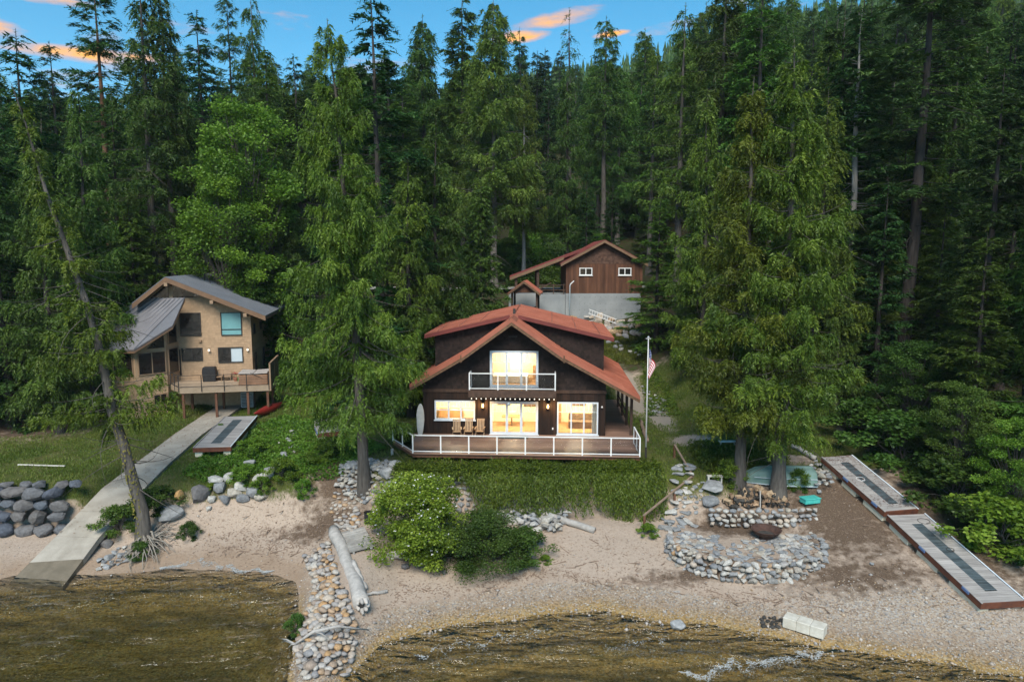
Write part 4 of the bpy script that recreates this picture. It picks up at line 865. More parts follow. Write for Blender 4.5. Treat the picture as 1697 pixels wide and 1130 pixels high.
MB().prism([a + d * .9 + Z3 * (zw1 + .25) + n * .03, b - d * .12 + Z3 * (zw1 + .25) + n * .03, b - d * .12 + Z3 * (ztop[2] - .12) + n * .03, a + d * 1.5 + Z3 * (zw1 + .32 + (ztop[2] - zw1) * .3) + n * .03], -n * .02).build('transom_pane', M['dark_inside'], TH)
# deck
dz = tl(400, 640, -3.8).z; dA, dB = tl(296, 641, -4.0), tl(448, 641, -4.0); dW = tl(282, 620, -1.9)
DT = thing('raised_deck', 'tan raised deck on brown posts with thin dark railing', 'deck', TH.location, TH.rotation_euler.z)
FX = dB.x; pts = [(dA.x, -4.0), (FX, -4.0), (FX + .05, 1.2), (.05, 1.2), (.05, -.03), (dW.x + .5, -.03), (dW.x, -1.9)]
MB().prism([(x, y, dz - .02) for x, y in pts], (0, 0, -.38)).build('deck_frame', M['tan_deck'], DT)
mb = MB(); y = -4.0
while y < -.15:
    xl = dA.x + (dW.x - dA.x) * max(0, min(1, (y + 4) / 2.1)); mb.box(xl, FX, y, y + .135, dz - .015, dz + .02); y += .145
mb.build('deck_planks', M['tan_deck'], DT, kind='stuff')
def thin_rail(p, q, n):
    p, q = Vector(p), Vector(q)
    for z in (1.02, .12): MB().bar(p + Z3 * z, q + Z3 * z, .045, .04).build('rail', M['dark_metal'], DT)
    for z in (.35, .58, .8): MB().bar(p + Z3 * z, q + Z3 * z, .012, .012).build('cable', M['dark_metal'], DT)
    for i in range(n + 1): r = p.lerp(q, i / n); MB().box(r.x - .03, r.x + .03, r.y - .03, r.y + .03, r.z - .3, r.z + 1.03).build('post', M['dark_metal'], DT)
thin_rail((dA.x, -4.03, dz), (FX - .1, -4.03, dz), 4); thin_rail((dW.x, -1.9, dz), (dA.x, -4.0, dz), 2)
# privacy panel at the hot tub corner
for i in range(2):
    ya, yb_ = -4.0 + i * 2.4, -4.0 + (i + 1) * 2.4 - .08
    MB().box(FX - .02, FX + .04, ya + .06, yb_, dz + .02, dz + 1.75 + i * .0).build('privacy_panel', M['panel_mesh'], DT); MB().box(FX - .05, FX + .07, ya - .06, ya + .06, dz - .4, dz + 1.85).build('panel_post', M['tan_trim'], DT)
MB().box(FX - .06, FX + .08, -4.06, .8, dz + 1.75, dz + 1.85).build('panel_cap', M['tan_trim'], DT)
for x in (dA.x + .25, dA.x + 2.7, dA.x + 5.1, FX - .25):
    for y in (-3.8, -1.2): MB().box(x - .09, x + .09, y - .09, y + .09, -.9, dz - .4).build('post', M['post_rust'], DT)
MB().box(dA.x + .1, FX, -.9, -.75, dz - .75, dz - .42).build('beam', M['brown_fascia'], DT)
def onT(x, y, z): return Mt @ Vector((x, y, z))
ht = thing('hot_tub', 'brown panelled hot tub with pale folded cover on the raised deck', 'hot tub', onT(FX - 1.35, -2.6, dz + .02), TH.rotation_euler.z)
MB().box(-1.15, 1.1, -.95, .95, 0, .86).build('shell', M['tub_shell'], ht, bevel=.06)
for s in (-1, 1): MB().ob((s * .57 - .02, 0, .94), (.55, 0, .03 * s), (0, 1.0, 0), (0, 0, .06)).build('cover', M['tub_cover'], ht, bevel=.03)
MB().bar((1.1, -.9, .3), (-.2, -1.04, 1.02), .03, .03).build('cover_strap', M['dark_metal'], ht)
gr = thing('covered_grill', 'black covered barbecue grill standing on the raised deck', 'grill', onT(tl(347, 610, -1.0).x, -1.0, dz + .02), TH.rotation_euler.z)
MB().prism([(-.5, -.3, .0), (.5, -.3, 0), (.56, -.3, .8), (.48, -.3, 1.22), (-.48, -.3, 1.22), (-.56, -.3, .8)], (0, .65, 0)).build('cover', M['black_cover'], gr, bevel=.05)
for s in (-1, 1): MB().box(s * .45 - .03, s * .45 + .03, -.25, .25, -.01, .08).build('foot', M['dark_metal'], gr)
for i, u in enumerate((362, 376)):
    t = thing('patio_chair', ['low tan patio chair beside the covered grill', 'low tan patio chair between grill chair and flower pot'][i], 'chair', onT(tl(u, 612, -.9).x, -.9, dz + .02), TH.rotation_euler.z + .2 * i, 'low chairs on the raised deck')
    MB().box(-.28, .28, -.28, .25, .33, .39).build('seat', M['tan_trim'], t); MB().bar((0, .25, .36), (0, .42, .85), .56, .04, up=(0, 1, 0)).build('backrest', M['tan_trim'], t)
    for sx in (-1, 1):
        for sy in (-1, 1): MB().box(sx * .25 - .02, sx * .25 + .02, sy * .24 - .02, sy * .24 + .02, 0, .33).build('leg', M['tan_trim'], t)
for i, (u, m_, r) in enumerate(((390, 'terracotta', .2), (395.5, 'pot_green', .14))):
    t = thing('flower_pot', ['clay pot of red flowers on the raised deck', 'small green pot beside the clay flower pot'][i], 'flower pot', onT(tl(u, 613, -1.3).x, -1.3, dz + .02), 0)
    MB().lathe([(0, 0), (r * .7, 0), (r, .3), (r * .9, .32), (0, .29)], 12).build('pot', M[m_], t)
    fo = []
    mb = MB()
    for k in range(90 if i == 0 else 40):
        p = Vector((random.gauss(0, r * .6), random.gauss(0, r * .6), .36 + random.random() * .3)); d = Vector((random.gauss(0, 1), random.gauss(0, 1), random.random())).normalized() * .07; s = d.cross(Vector((0, 0, 1))).normalized() * .025 if abs(d.z) < .069 else Vector((.02, 0, 0)); mb.add([p, p + d * .5 + s, p + d, p + d * .5 - s], [(0, 1, 2, 3)])
    mb.build('leaves', M['leaf_broad'], t, kind='stuff')
    if i == 0:
        mb = MB()
        for k in range(14): mb.ob((random.gauss(0, .14), random.gauss(0, .14), .62 + random.random() * .1), (.03, 0, .01), (0, .03, 0), (0, 0, .02))
        mb.build('blossoms', M['flag_red'], t, kind='stuff')
for u, v in ((347, 580), (411, 579)):
    p = tl(u, v, 0); l_ = MB().box(p.x - .06, p.x + .06, -.12, -.02, p.z - .12, p.z + .14).build('wall_lantern', M['dark_metal'], TH)
    MB().lathe([(0, -.12), (.09, -.1), (.1, .05), (.03, .1), (0, .1)], 8, (p.x, -.16, p.z)).build('lamp_glass', M['bulb_white'], l_, smooth=True)
p = tl(332, 565, 0); MB().box(p.x - .12, p.x + .12, -.2, -.02, p.z - .08, p.z + .1).build('flood_lamp', M['tan_trim'], TH)
ac = thing('heat_pump', 'grey heat pump unit standing under the raised deck', 'heat pump', onT(tl(410, 678, -1.6).x, -1.4, .12), TH.rotation_euler.z)
MB().box(-.5, .5, -.2, .2, 0, 1.3).build('case', M['ac_metal'], ac, bevel=.02)
mb = MB()
for i in range(9): mb.box(-.42, .42, -.225, -.201, .12 + i * .125, .17 + i * .125)
mb.build('grille', M['dark_metal'], ac)
ky = thing('kayak', 'red kayak lying under the raised deck corner', 'kayak', G(446, 684) + Z3 * .05, math.atan2(-(G(466, 674).x - G(426, 694).x), G(466, 674).y - G(426, 694).y))
mb = MB(); mb.tube([(0, y, .25 + .12 * (abs(y) / 2.2) ** 3) for y in np.linspace(-2.2, 2.2, 13)], [.02 + .34 * (1 - (abs(y) / 2.25) ** 2.2) for y in np.linspace(-2.2, 2.2, 13)], 10); mb.build('hull', M['red_hull'], ky, smooth=True)
MB().lathe([(.16, 0), (.22, .03), (.2, .06), (.15, .02)], 12, (0, .1, .56)).build('cockpit_rim', M['dark_metal'], ky)
# ------------------------------------------------------------ trees
def kite(P, D, S, W, tint, nrm_jit=.8, rg=rng):
    """leaf blades: one quad each, from P along D; flat side mostly up"""
    n = len(P); D = D / np.linalg.norm(D, axis=1, keepdims=True)
    up = np.tile([0, 0, 1.0], (n, 1)) + rg.normal(0, nrm_jit, (n, 3))
    sd = np.cross(D, up); sd /= np.linalg.norm(sd, axis=1, keepdims=True) + 1e-6
    S = np.asarray(S)[:, None]; W = np.asarray(W)[:, None]
    mid = P + D * S * .45
    V = np.stack([P, mid + sd * W * .5, P + D * S, mid - sd * W * .5], 1).reshape(-1, 3)
    return V, np.arange(4 * n).reshape(n, 4), np.repeat(tint, 4)
def blade(P, D, S, W, tint, nrm_jit=.8, rg=rng):
    n = len(P); D = D / (np.linalg.norm(D, axis=1, keepdims=True) + 1e-9)
    up = np.tile([0, 0, 1.0], (n, 1)) + rg.normal(0, nrm_jit, (n, 3)); sd = np.cross(D, up); sd /= np.linalg.norm(sd, axis=1, keepdims=True) + 1e-6
    S = np.asarray(S)[:, None]; W = np.asarray(W)[:, None]
    V = np.stack([P - sd * W * .5, P + sd * W * .5, P + D * S], 1).reshape(-1, 3)
    return V, np.arange(3 * n).reshape(n, 3), np.repeat(tint, 3)
def tubes_np(chains, n=5):
    """list of (points, radii) -> one tube mesh"""
    Vs, Fs, off = [], [], 0; an = np.arange(n) * 2 * np.pi / n
    for pts, rad in chains:
        pts = np.asarray(pts, float); rad = np.asarray(rad, float); m = len(pts)
        d = np.gradient(pts, axis=0); d /= np.linalg.norm(d, axis=1, keepdims=True) + 1e-9
        ref = np.array([0, 0, 1.0]) if abs(d[0, 2]) < .8 else np.array([1.0, 0, 0])
        a = np.cross(d, ref); a /= np.linalg.norm(a, axis=1, keepdims=True) + 1e-9; b = np.cross(d, a)
        R = pts[:, None] + rad[:, None, None] * (a[:, None] * np.cos(an)[None, :, None] + b[:, None] * np.sin(an)[None, :, None])
        Vs.append(R.reshape(-1, 3)); I = off + np.arange(m * n).reshape(m, n)
        Fs.append(np.stack([I[:-1], np.roll(I[:-1], -1, 1), np.roll(I[1:], -1, 1), I[1:]], -1).reshape(-1, 4)); off += m * n
    return np.concatenate(Vs), np.concatenate(Fs)
def trunk_pts(H, lean, wob, rg, n=14):
    t = np.linspace(0, 1, n); w = np.cumsum(rg.normal(0, wob, (n, 2)), 0); w -= w[0]
    return np.stack([lean[0] * t ** 1.3 * H + w[:, 0], lean[1] * t ** 1.3 * H + w[:, 1], t * H], -1)
def conifer(name, seed, H=28, R=4, base=.15, nb=220, dens=26, leaf=.42, lw=.15, kind='cedar', power=.8, droop=.55, upturn=.3, lean=(0, 0), r0=.38, dead=0, gap=.12, trunk_n=9, top=.02, wob=.05, thin=1.0):
    rg = np.random.default_rng(seed)
    TP = trunk_pts(H, lean, wob, rg); zt = TP[:, 2]
    wood = [(TP, r0 * np.clip(1 - TP[:, 2] / H, .02, 1) ** .8 * (1 + .5 * np.exp(-TP[:, 2] / .7)))]
    LP, LD, LS, LT = [], [], [], []
    hs = base + (1 - base - top) * np.sort(rg.random(nb)) ** .92
    for h in hs:
        q = (h - base) / (1 - base)
        prof = min(1, (1 - q) ** power * 1.05) * min(1, .55 + q * 3.2)
        L = R * prof * rg.uniform(.42, 1.2) + .3
        if rg.random() < gap: L *= .45
        az = rg.random() * 2 * np.pi; o = np.array([np.interp(h * H, zt, TP[:, i]) for i in range(3)])
        t = np.linspace(0, 1, 7); dr = droop * rg.uniform(.7, 1.3) * (1 - .75 * q); ut = upturn * rg.uniform(.6, 1.4)
        if kind == 'fir': dr, ut = droop * (1 - 1.6 * q) * rg.uniform(.8, 1.2), upturn
        bend = rg.normal(0, .12)
        rad = L * t; zz = L * (-dr * t + ut * t * t)
        ca, sa = np.cos(az + bend * t), np.sin(az + bend * t)
        B = o + np.stack([rad * ca, rad * sa, zz], -1)
        wood.append((B, (.012 + .018 * L / R * r0 / .38) * (1.15 - t)))
        K = 11; nf = max(2, int(dens * L * (1.0 + .35 * L / R) * thin / K))
        tt = .10 + .9 * rg.random(nf) ** .72
        P = np.stack([np.interp(tt, t, B[:, i]) for i in range(3)], -1)
        out = np.array([np.cos(az), np.sin(az), 0]); side = np.array([-np.sin(az), np.cos(az), 0]); sgn = rg.choice([-1, 1], nf)
        tw = (.05 + .26 * L * (1 - tt) ** .8 * np.minimum(1, tt * 4)) * rg.random(nf) ** .7
        P = P + side * (sgn * tw)[:, None] + out * (tw * .5)[:, None]
        if kind == 'cedar':
            P[:, 2] -= tw * .3 + rg.random(nf) * .10 * L
            D = out * rg.uniform(.1, .75, nf)[:, None] + side * (sgn * rg.uniform(.0, .55, nf))[:, None] + np.array([0, 0, -1.0]) * rg.uniform(.15, 1.0, nf)[:, None]; sag = .55
        else:
            P[:, 2] -= tw * .12 + rg.random(nf) * .05 * L
            D = out * rg.uniform(.35, 1, nf)[:, None] + side * (sgn * rg.uniform(.2, 1, nf))[:, None]; D[:, 2] -= .15; sag = .22
        D += rg.normal(0, .15, D.shape); D /= np.linalg.norm(D, axis=1, keepdims=True)
        fl = leaf * rg.uniform(1.4, 2.9, nf); fs = np.cross(D, np.array([0, 0, 1.0]) + rg.normal(0, .45, D.shape)); fs /= np.linalg.norm(fs, axis=1, keepdims=True) + 1e-6
        s = (np.arange(K)[None] + rg.random((nf, K))) / K; sg = np.where(np.arange(K) % 2, 1, -1)[None] * np.ones((nf, 1))
        PP = P[:, None] + D[:, None] * (fl[:, None] * s)[..., None]; PP[..., 2] -= sag * fl[:, None] * s * s
        DD = D[:, None] * .75 + fs[:, None] * (sg * .75)[..., None] + rg.normal(0, .18, (nf, K, 3)); DD[..., 2] -= sag * .9 * s
        n = nf * K
        LP.append(PP.reshape(-1, 3)); LD.append(DD.reshape(-1, 3)); LS.append((leaf * rg.uniform(.65, 1.2, (nf, K)) * (1.15 - .55 * s)).ravel())
        LT.append(np.clip(rg.normal(.40, .15) + np.repeat(rg.normal(0, .13, nf), K) + rg.normal(0, .1, n) + .12 * (s.ravel() - .5), 0, 1))
    # leader
    n = 40; P = np.stack([np.full(n, TP[-1, 0]), np.full(n, TP[-1, 1]), H - rg.random(n) * .07 * H], -1); LP.append(P); D = rg.normal(0, 1, (n, 3)); D[:, 2] = .4; LD.append(D); LS.append(leaf * rg.uniform(.4, .8, n)); LT.append(rg.random(n))
    for _ in range(dead):                                                  # bare grey limbs
        h = rg.uniform(max(.1, base - .3), min(.8, base + .45)); az = rg.random() * 2 * np.pi; o = np.array([np.interp(h * H, zt, TP[:, i]) for i in range(3)]); L = R * rg.uniform(.4, .95); t = np.linspace(0, 1, 6)
        B = o + np.stack([L * t * np.cos(az + .5 * t), L * t * np.sin(az + .5 * t), L * (-.45 * t + .35 * t * t * rg.uniform(-1, 1.6))], -1); wood.append((B, .03 * (1.1 - t)))
    P, D, S, T = np.concatenate(LP), np.concatenate(LD), np.concatenate(LS), np.concatenate(LT)
    V, F, ti = blade(P, D, S, S * (lw / leaf) * rg.uniform(.7, 1.3, len(S)), T, .45 if kind == 'fir' else .8, rg)
    crown = np_mesh(name + '_crown', V, Ft=F, tint=ti)
    TV, TF = tubes_np(wood[:1], trunk_n); BV, BF = tubes_np(wood[1:], 4)
    tm = np_mesh(name + '_trunk', np.concatenate([TV, BV]), Fq=np.concatenate([TF, BF + len(TV)]), smooth=True)
    return dict(crown=crown, trunk=tm, H=H, R=R)
def broadleaf(name, seed, H=14, R=4, n_cl=90, per=230, leaf=.24, r0=.18, shape=1.0, base=.25, stems=1):
    rg = np.random.default_rng(seed); wood = []; LP, LT = [], []
    tops = []
    for s in range(stems):
        TP = trunk_pts(H * .85, rg.normal(0, .06, 2) * (stems > 1) * 3, .05, rg, 9); wood.append((TP, r0 * np.linspace(1, .15, 9))); tops.append(TP)
    for k in range(n_cl):
        u = rg.random() ** .8; z = H * (base + (1 - base) * u); rr = R * np.sqrt(max(.02, np.sin(np.pi * min(1, (.12 + .88 * (u * .94)) ** shape)))) * rg.uniform(.35, 1.0); az = rg.random() * 2 * np.pi
        TP = tops[k % stems]; c = np.array([rr * np.cos(az), rr * np.sin(az), z])
        a = max(.1, u * .8 - .12) * (len(TP) - 1); o = TP[int(a)]
        c = c + np.array([o[0], o[1], 0]) * .6
        t = np.linspace(0, 1, 5)[:, None]; B = o + (c - o) * t + np.array([0, 0, 1]) * (t * (1 - t)) * .8
        wood.append((B, r0 * .28 * (1.1 - t[:, 0])))
        cr = R * rg.uniform(.16, .30)
        n = int(per * rg.uniform(.6, 1.3)); d = rg.normal(0, 1, (n, 3)); d /= np.linalg.norm(d, axis=1, keepdims=True); q = d * (rg.random(n) ** .45)[:, None] * np.array([cr, cr, cr * .62])
        LP.append(c + q); LT.append(np.clip(rg.normal(.45, .18) + rg.normal(0, .17, n), 0, 1))
    P, T = np.concatenate(LP), np.concatenate(LT); n = len(P)
    D = rg.normal(0, 1, (n, 3)); D[:, 2] = D[:, 2] * .5 - .2; S = leaf * rg.uniform(.6, 1.3, n)
    V, F, ti = kite(P, D, S, S * .7, T, .7, rg)
    V1, F1 = tubes_np(wood, 5)
    return dict(crown=np_mesh(name + '_crown', V, Fq=F, tint=ti), trunk=np_mesh(name + '_trunk', V1, Fq=F1, smooth=True), H=H, R=R)
def put_tree(pr, name, label, cat, loc, H, group=None, leaf='leaf_forest', bark='bark_dark', wide=1.0, rz=None, parts=('trunk', 'crown')):
    t = thing(name, label, cat, loc, random.random() * 6.28 if rz is None else rz, group)
    s = H / pr['H']; t.scale = (s * wide, s * wide, s)
    for k, mt in ((parts[0], bark), (parts[1], leaf)):
        me = pr['trunk' if k == parts[0] else 'crown']
        o = bpy.data.objects.new(k, me); C.objects.link(o); o.parent = t
        if not me.materials: me.materials.append(M[mt])
        o.material_slots[0].link = 'OBJECT'; o.material_slots[0].material = M[mt]
    return t
PR = {}
PR['cedar_a'] = conifer('cedar_a', 1, H=27, R=4.9, base=.185, nb=235, dens=185, leaf=.26, lw=.09, power=.72, droop=.62, upturn=.40, lean=(-.06, .0), r0=.42, dead=40, gap=.2)
PR['cedar_b'] = conifer('cedar_b', 2, H=24, R=4.2, base=.17, nb=190, dens=185, leaf=.26, lw=.09, power=.95, droop=.42, upturn=.36, lean=(-.01, .01), r0=.36, dead=26, gap=.2)
PR['cedar_c'] = conifer('cedar_c', 3, H=26, R=4.7, base=.18, nb=200, dens=180, leaf=.26, lw=.09, power=.92, droop=.42, upturn=.36, lean=(.01, 0), r0=.42, dead=28, gap=.2)
PR['leaning'] = conifer('leaning', 4, H=25, R=4.0, base=.25, nb=120, dens=150, leaf=.23, lw=.09, power=2.0, droop=.26, upturn=.28, lean=(-.20, .0), r0=.34, dead=46, gap=.35, wob=.12)
for i, s in enumerate((11, 12, 13)): PR['mid_cedar%d' % i] = conifer('mid_cedar%d' % i, s, H=27, R=[4.4, 3.9, 4.9][i], base=[.12, .28, .06][i], nb=170, dens=104, leaf=.36, lw=.13, power=[.88, .72, .95][i], droop=.45, upturn=.32, dead=20, gap=.2, r0=.34)
for i, s in enumerate((21, 22, 23, 24)): PR['fir%d' % i] = conifer('fir%d' % i, s, H=28, R=[4.4, 3.7, 4.9, 3.3][i], base=[.05, .12, .03, .25][i], nb=[180, 170, 170, 150][i], dens=92, leaf=.36, lw=.14, kind='fir', power=[.9, .85, .98, .75][i], droop=.38, upturn=.16, dead=14, r0=.34)
for i, s in enumerate((31, 32, 33)): PR['sparse%d' % i] = conifer('sparse%d' % i, s, H=34, R=[3.6, 3.2, 3.9][i], base=[.40, .46, .32][i], nb=120, dens=78, leaf=.36, lw=.13, kind=['fir', 'cedar', 'cedar'][i], power=.6, droop=.4, upturn=.18, dead=50, gap=.28, r0=.40)
PR['dense'] = conifer('dense', 41, H=13, R=2.7, base=.01, nb=240, dens=90, leaf=.27, lw=.11, kind='fir', power=.8, droop=.1, upturn=.15, r0=.18)
PR['snag'] = conifer('snag', 42, H=26, R=1.3, base=.3, nb=60, dens=14, leaf=.4, lw=.12, power=.5, dead=60, r0=.25)
for i, s in enumerate((51, 52)): PR['broad%d' % i] = broadleaf('broad%d' % i, s, H=15, R=4.2, n_cl=130, per=330, leaf=.19, shape=[1.0, .8][i], base=.12)
PR['bush0'] = broadleaf('bush0', 61, H=4.6, R=3.0, n_cl=140, per=270, leaf=.14, r0=.06, base=.03, shape=.75, stems=5)
PR['bush1'] = broadleaf('bush1', 62, H=4.2, R=3.6, n_cl=140, per=260, leaf=.135, r0=.06, base=.03, shape=.7, stems=5)
PR['shrub'] = broadleaf('shrub', 63, H=1.6, R=1.2, n_cl=44, per=150, leaf=.105, r0=.025, base=.05, shape=.7, stems=4)

TREES = []
def T(u, vtop, Y, pr, label, leaf='leaf_forest', bark='bark_dark', wide=1.0, name='conifer_tree', group=None, rz=None, cat='tree', zoff=-.3):
    """a tree whose top shows at (u, vtop), standing Y metres off"""
    p = on_y(u, vtop, Y); g = gz(p.x, Y) + zoff; Hh = p.z - g
    TREES.append((p.x, Y)); lean = 0
    return put_tree(PR[pr], name, label, cat, (p.x, Y, g), Hh, group, leaf, bark, wide, rz)
# the near trees, each by itself
g = on_z(604, 803, 3.1); TREES.append((g.x, g.y)); p = on_y(545, 22, g.y)
put_tree(PR['cedar_a'], 'cedar_tree', 'tall drooping cedar rising beside the lake house deck', 'tree', (g.x, g.y, gz(g.x, g.y) - .3), p.z - gz(g.x, g.y), None, 'leaf_cedar', 'bark_grey', .80, rz=0)
g = on_z(1224, 792, 3.6); p = on_y(1232, 118, g.y); put_tree(PR['cedar_b'], 'cedar_tree', 'broad cedar with slimmer trunk by the overturned boat and woodpile', 'tree', (g.x, g.y, gz(g.x, g.y) - .3), p.z - gz(g.x, g.y), None, 'leaf_cedar_yellow', 'bark_grey', .95, rz=.4)
g = on_z(1290, 806, 3.4); p = on_y(1300, 55, g.y); put_tree(PR['cedar_c'], 'cedar_tree', 'broad cedar with thick trunk rising in front of the overturned boat', 'tree', (g.x, g.y, gz(g.x, g.y) - .3), p.z - gz(g.x, g.y), None, 'leaf_cedar', 'bark_grey', .95, rz=2.4)
g = on_z(238, 896, .8); p = on_y(40, 130, g.y); put_tree(PR['leaning'], 'leaning_tree', 'thin leaning conifer with lichened trunk and exposed roots at the shore', 'tree', (g.x, g.y, gz(g.x, g.y) - .2), p.z - gz(g.x, g.y), None, 'leaf_cedar_yellow', 'bark_grey', 1.0, rz=0)
# trees one can pick out by their place among the buildings
F_ = 'trees of the forest behind the houses'
T(22, 45, 62, 'fir0', 'dark fir at the forest edge left of the pines', 'leaf_fir', wide=1.1)
T(84, 68, 92, 'fir2', 'dark fir standing before the sunset sky', 'leaf_fir', wide=1.0)
T(150, -40, 78, 'sparse0', 'pine with reddish bare trunk behind the tan house', 'leaf_fir', 'bark_red', wide=1.15, name='pine_tree')
T(118, 135, 56, 'mid_cedar2', 'bushy green cedar left of the tan house', 'leaf_forest', wide=.9)
T(60, 200, 50, 'mid_cedar0', 'green cedar behind the leaning tree', 'leaf_forest', wide=.95)
T(228, -60, 69, 'sparse2', 'tall conifer with bare twin trunk behind the tan house roof', 'leaf_forest', 'bark_grey', wide=1.1, name='twin_trunk_tree')
T(262, -20, 70.5, 'sparse1', 'tall thin conifer close behind the tan house ridge', 'leaf_forest', 'bark_grey', wide=1.0)
T(326, 18, 88, 'fir1', 'slim dark fir against the sky behind the tan house', 'leaf_fir')
T(404, 178, 70, 'broad0', 'bright green leafy tree right of the tan house roof', 'leaf_broad', 'bark_grey', wide=.95, name='broadleaf_tree')
T(372, 300, 66, 'broad1', 'lower green leafy tree behind the tan house', 'leaf_broad', 'bark_grey', wide=.95, name='broadleaf_tree')
T(416, -10, 82, 'sparse2', 'thin ragged conifer behind the bright leafy tree', 'leaf_forest', 'bark_grey', wide=.9)
T(378, -25, 98, 'sparse0', 'very thin sparse conifer against the sky', 'leaf_fir', wide=.7)
T(405, 375, 66, 'dense', 'small layered fir beside the tan house roof', 'leaf_forest', wide=1.15)
T(622, -20, 57, 'fir0', 'big dark fir behind the tall drooping cedar', 'leaf_fir', wide=1.15)
T(718, 190, 59, 'mid_cedar2', 'conical cedar behind the left end of the red roof', 'leaf_forest', wide=.95)
T(674, 258, 54, 'mid_cedar0', 'younger cedar tucked beside the left red roof edge', 'leaf_cedar', wide=1.05)
T(798, 302, 66, 'dense', 'dense bright young conifer behind the red roof ridge', 'leaf_forest', wide=.75)
T(818, -8, 84, 'mid_cedar1', 'tall cedar with bare lower trunk above the gatehouse', 'leaf_forest', 'bark_grey')
T(764, -15, 98, 'fir3', 'tall slender fir up the slope behind the house', 'leaf_forest')
T(700, 25, 104, 'mid_cedar1', 'tall cedar high behind the dark fir', 'leaf_forest')
T(868, 118, 92, 'mid_cedar1', 'slim cedar with pale thin trunk on the open slope', 'leaf_cedar', 'bark_pale', wide=.8)
T(943, 105, 96, 'mid_cedar0', 'full cedar up the slope behind the garage', 'leaf_forest', wide=.9)
T(946, 14, 150, 'snag', 'dead spire rising over the far ridge', 'leaf_fir', 'bark_dark', wide=1.2, name='dead_tree')
T(862, 45, 150, 'fir3', 'thin fir standing in front of the orange cloud', 'leaf_fir', wide=.8)
T(972, 285, 90, 'fir2', 'dark layered fir behind the garage roof peak', 'leaf_fir', wide=1.1)
T(1015, 300, 92, 'fir2', 'dark layered fir behind the garage roof right side', 'leaf_fir', wide=1.1)
T(1092, 325, 67, 'fir0', 'thick fir standing beside the concrete garage base', 'leaf_forest', wide=1.35)
T(1135, 5, 76, 'sparse2', 'tall cedar with bare trunk right of the garage', 'leaf_forest', 'bark_grey', wide=1.2)
T(1203, -60, 70, 'sparse1', 'tall cedar with long pale trunk between the garage and the twin cedars', 'leaf_forest', 'bark_grey', wide=1.2)
T(1180, 150, 60, 'mid_cedar2', 'bright cedar behind the slimmer yard cedar', 'leaf_cedar', wide=.9)
T(1368, 150, 52, 'mid_cedar0', 'cedar at the lawn edge behind the dock', 'leaf_cedar', wide=1.0)
T(1428, 15, 57, 'fir1', 'fir with pale trunk right of the yard cedars', 'leaf_fir', 'bark_pale', wide=1.15)
T(1470, 300, 51, 'fir2', 'low spreading dark fir at the edge of the lawn', 'leaf_fir', wide=1.1)
T(1546, -190, 54, 'sparse0', 'tall tree with long straight bare dark trunk in the right wood', 'leaf_fir', 'bark_dark', wide=1.25)
T(1668, 110, 46, 'fir0', 'big dark fir crowding the dock side', 'leaf_fir', wide=1.15)
T(1600, 60, 62, 'mid_cedar0', 'dark cedar between the bare trunk and the big fir', 'leaf_forest', wide=1.1)
T(1640, 385, 40.5, 'fir2', 'light tipped young fir over the dock', 'leaf_forest', wide=1.25)
T(1520, 570, 44, 'broad1', 'leafy dark green bush tree at the top of the dock', 'leaf_dark_bush', 'bark_grey', wide=1.25, name='broadleaf_tree')
T(1600, 640, 38.5, 'broad0', 'leafy green thicket along the dock middle', 'leaf_dark_bush', 'bark_grey', wide=1.15, name='broadleaf_tree')
T(1690, 700, 35.0, 'broad1', 'leafy green thicket by the lake end of the dock', 'leaf_bush', 'bark_grey', wide=1.1, name='broadleaf_tree')
for u, vt, Y_, pr, lf, lb in ((-30, 120, 52, 'fir2', 'leaf_fir', 'dark fir beside the dirt clearing left of the ramp'), (10, 250, 57, 'mid_cedar2', 'leaf_forest', 'green cedar at the back of the dirt clearing'), (95, 330, 60, 'dense', 'leaf_cedar', 'young cedar at the forest edge by the tan house'), (160, 250, 66, 'mid_cedar0', 'leaf_forest', 'full cedar close behind the tan house wing'),
                              (180, 150, 74, 'fir0', 'leaf_forest', 'tall fir left of the twin trunk tree'), (300, 230, 76, 'mid_cedar2', 'leaf_forest', 'cedar between the twin trunk tree and the leafy tree'), (215, 330, 67, 'dense', 'leaf_forest', 'young fir behind the tan house roof'), (470, 240, 72, 'mid_cedar0', 'leaf_forest', 'cedar right of the bright leafy tree'), (490, 90, 86, 'fir0', 'leaf_forest', 'fir left of the tall drooping cedar'),
                              (1400, 420, 50, 'mid_cedar2', 'leaf_forest', 'low cedar at the back of the right lawn'), (1330, 330, 58, 'fir2', 'leaf_forest', 'spreading fir behind the thick trunk cedar'), (1150, 400, 62, 'mid_cedar2', 'leaf_cedar', 'low bright cedar at the top of the right lawn'), (1570, 330, 52, 'fir2', 'leaf_forest', 'spreading fir right of the bare dark trunk'), (1505, 200, 60, 'fir0', 'leaf_fir', 'dark fir left of the bare dark trunk'),
                              (722, 330, 70, 'mid_cedar2', 'leaf_forest', 'low cedar behind the left roof dormer'), (640, 300, 66, 'fir2', 'leaf_fir', 'dark spreading fir under the big dark fir'), (560, 330, 62, 'mid_cedar2', 'leaf_forest', 'cedar hidden behind the tall drooping cedar')):
    T(u, vt, Y_, pr, lb, lf)
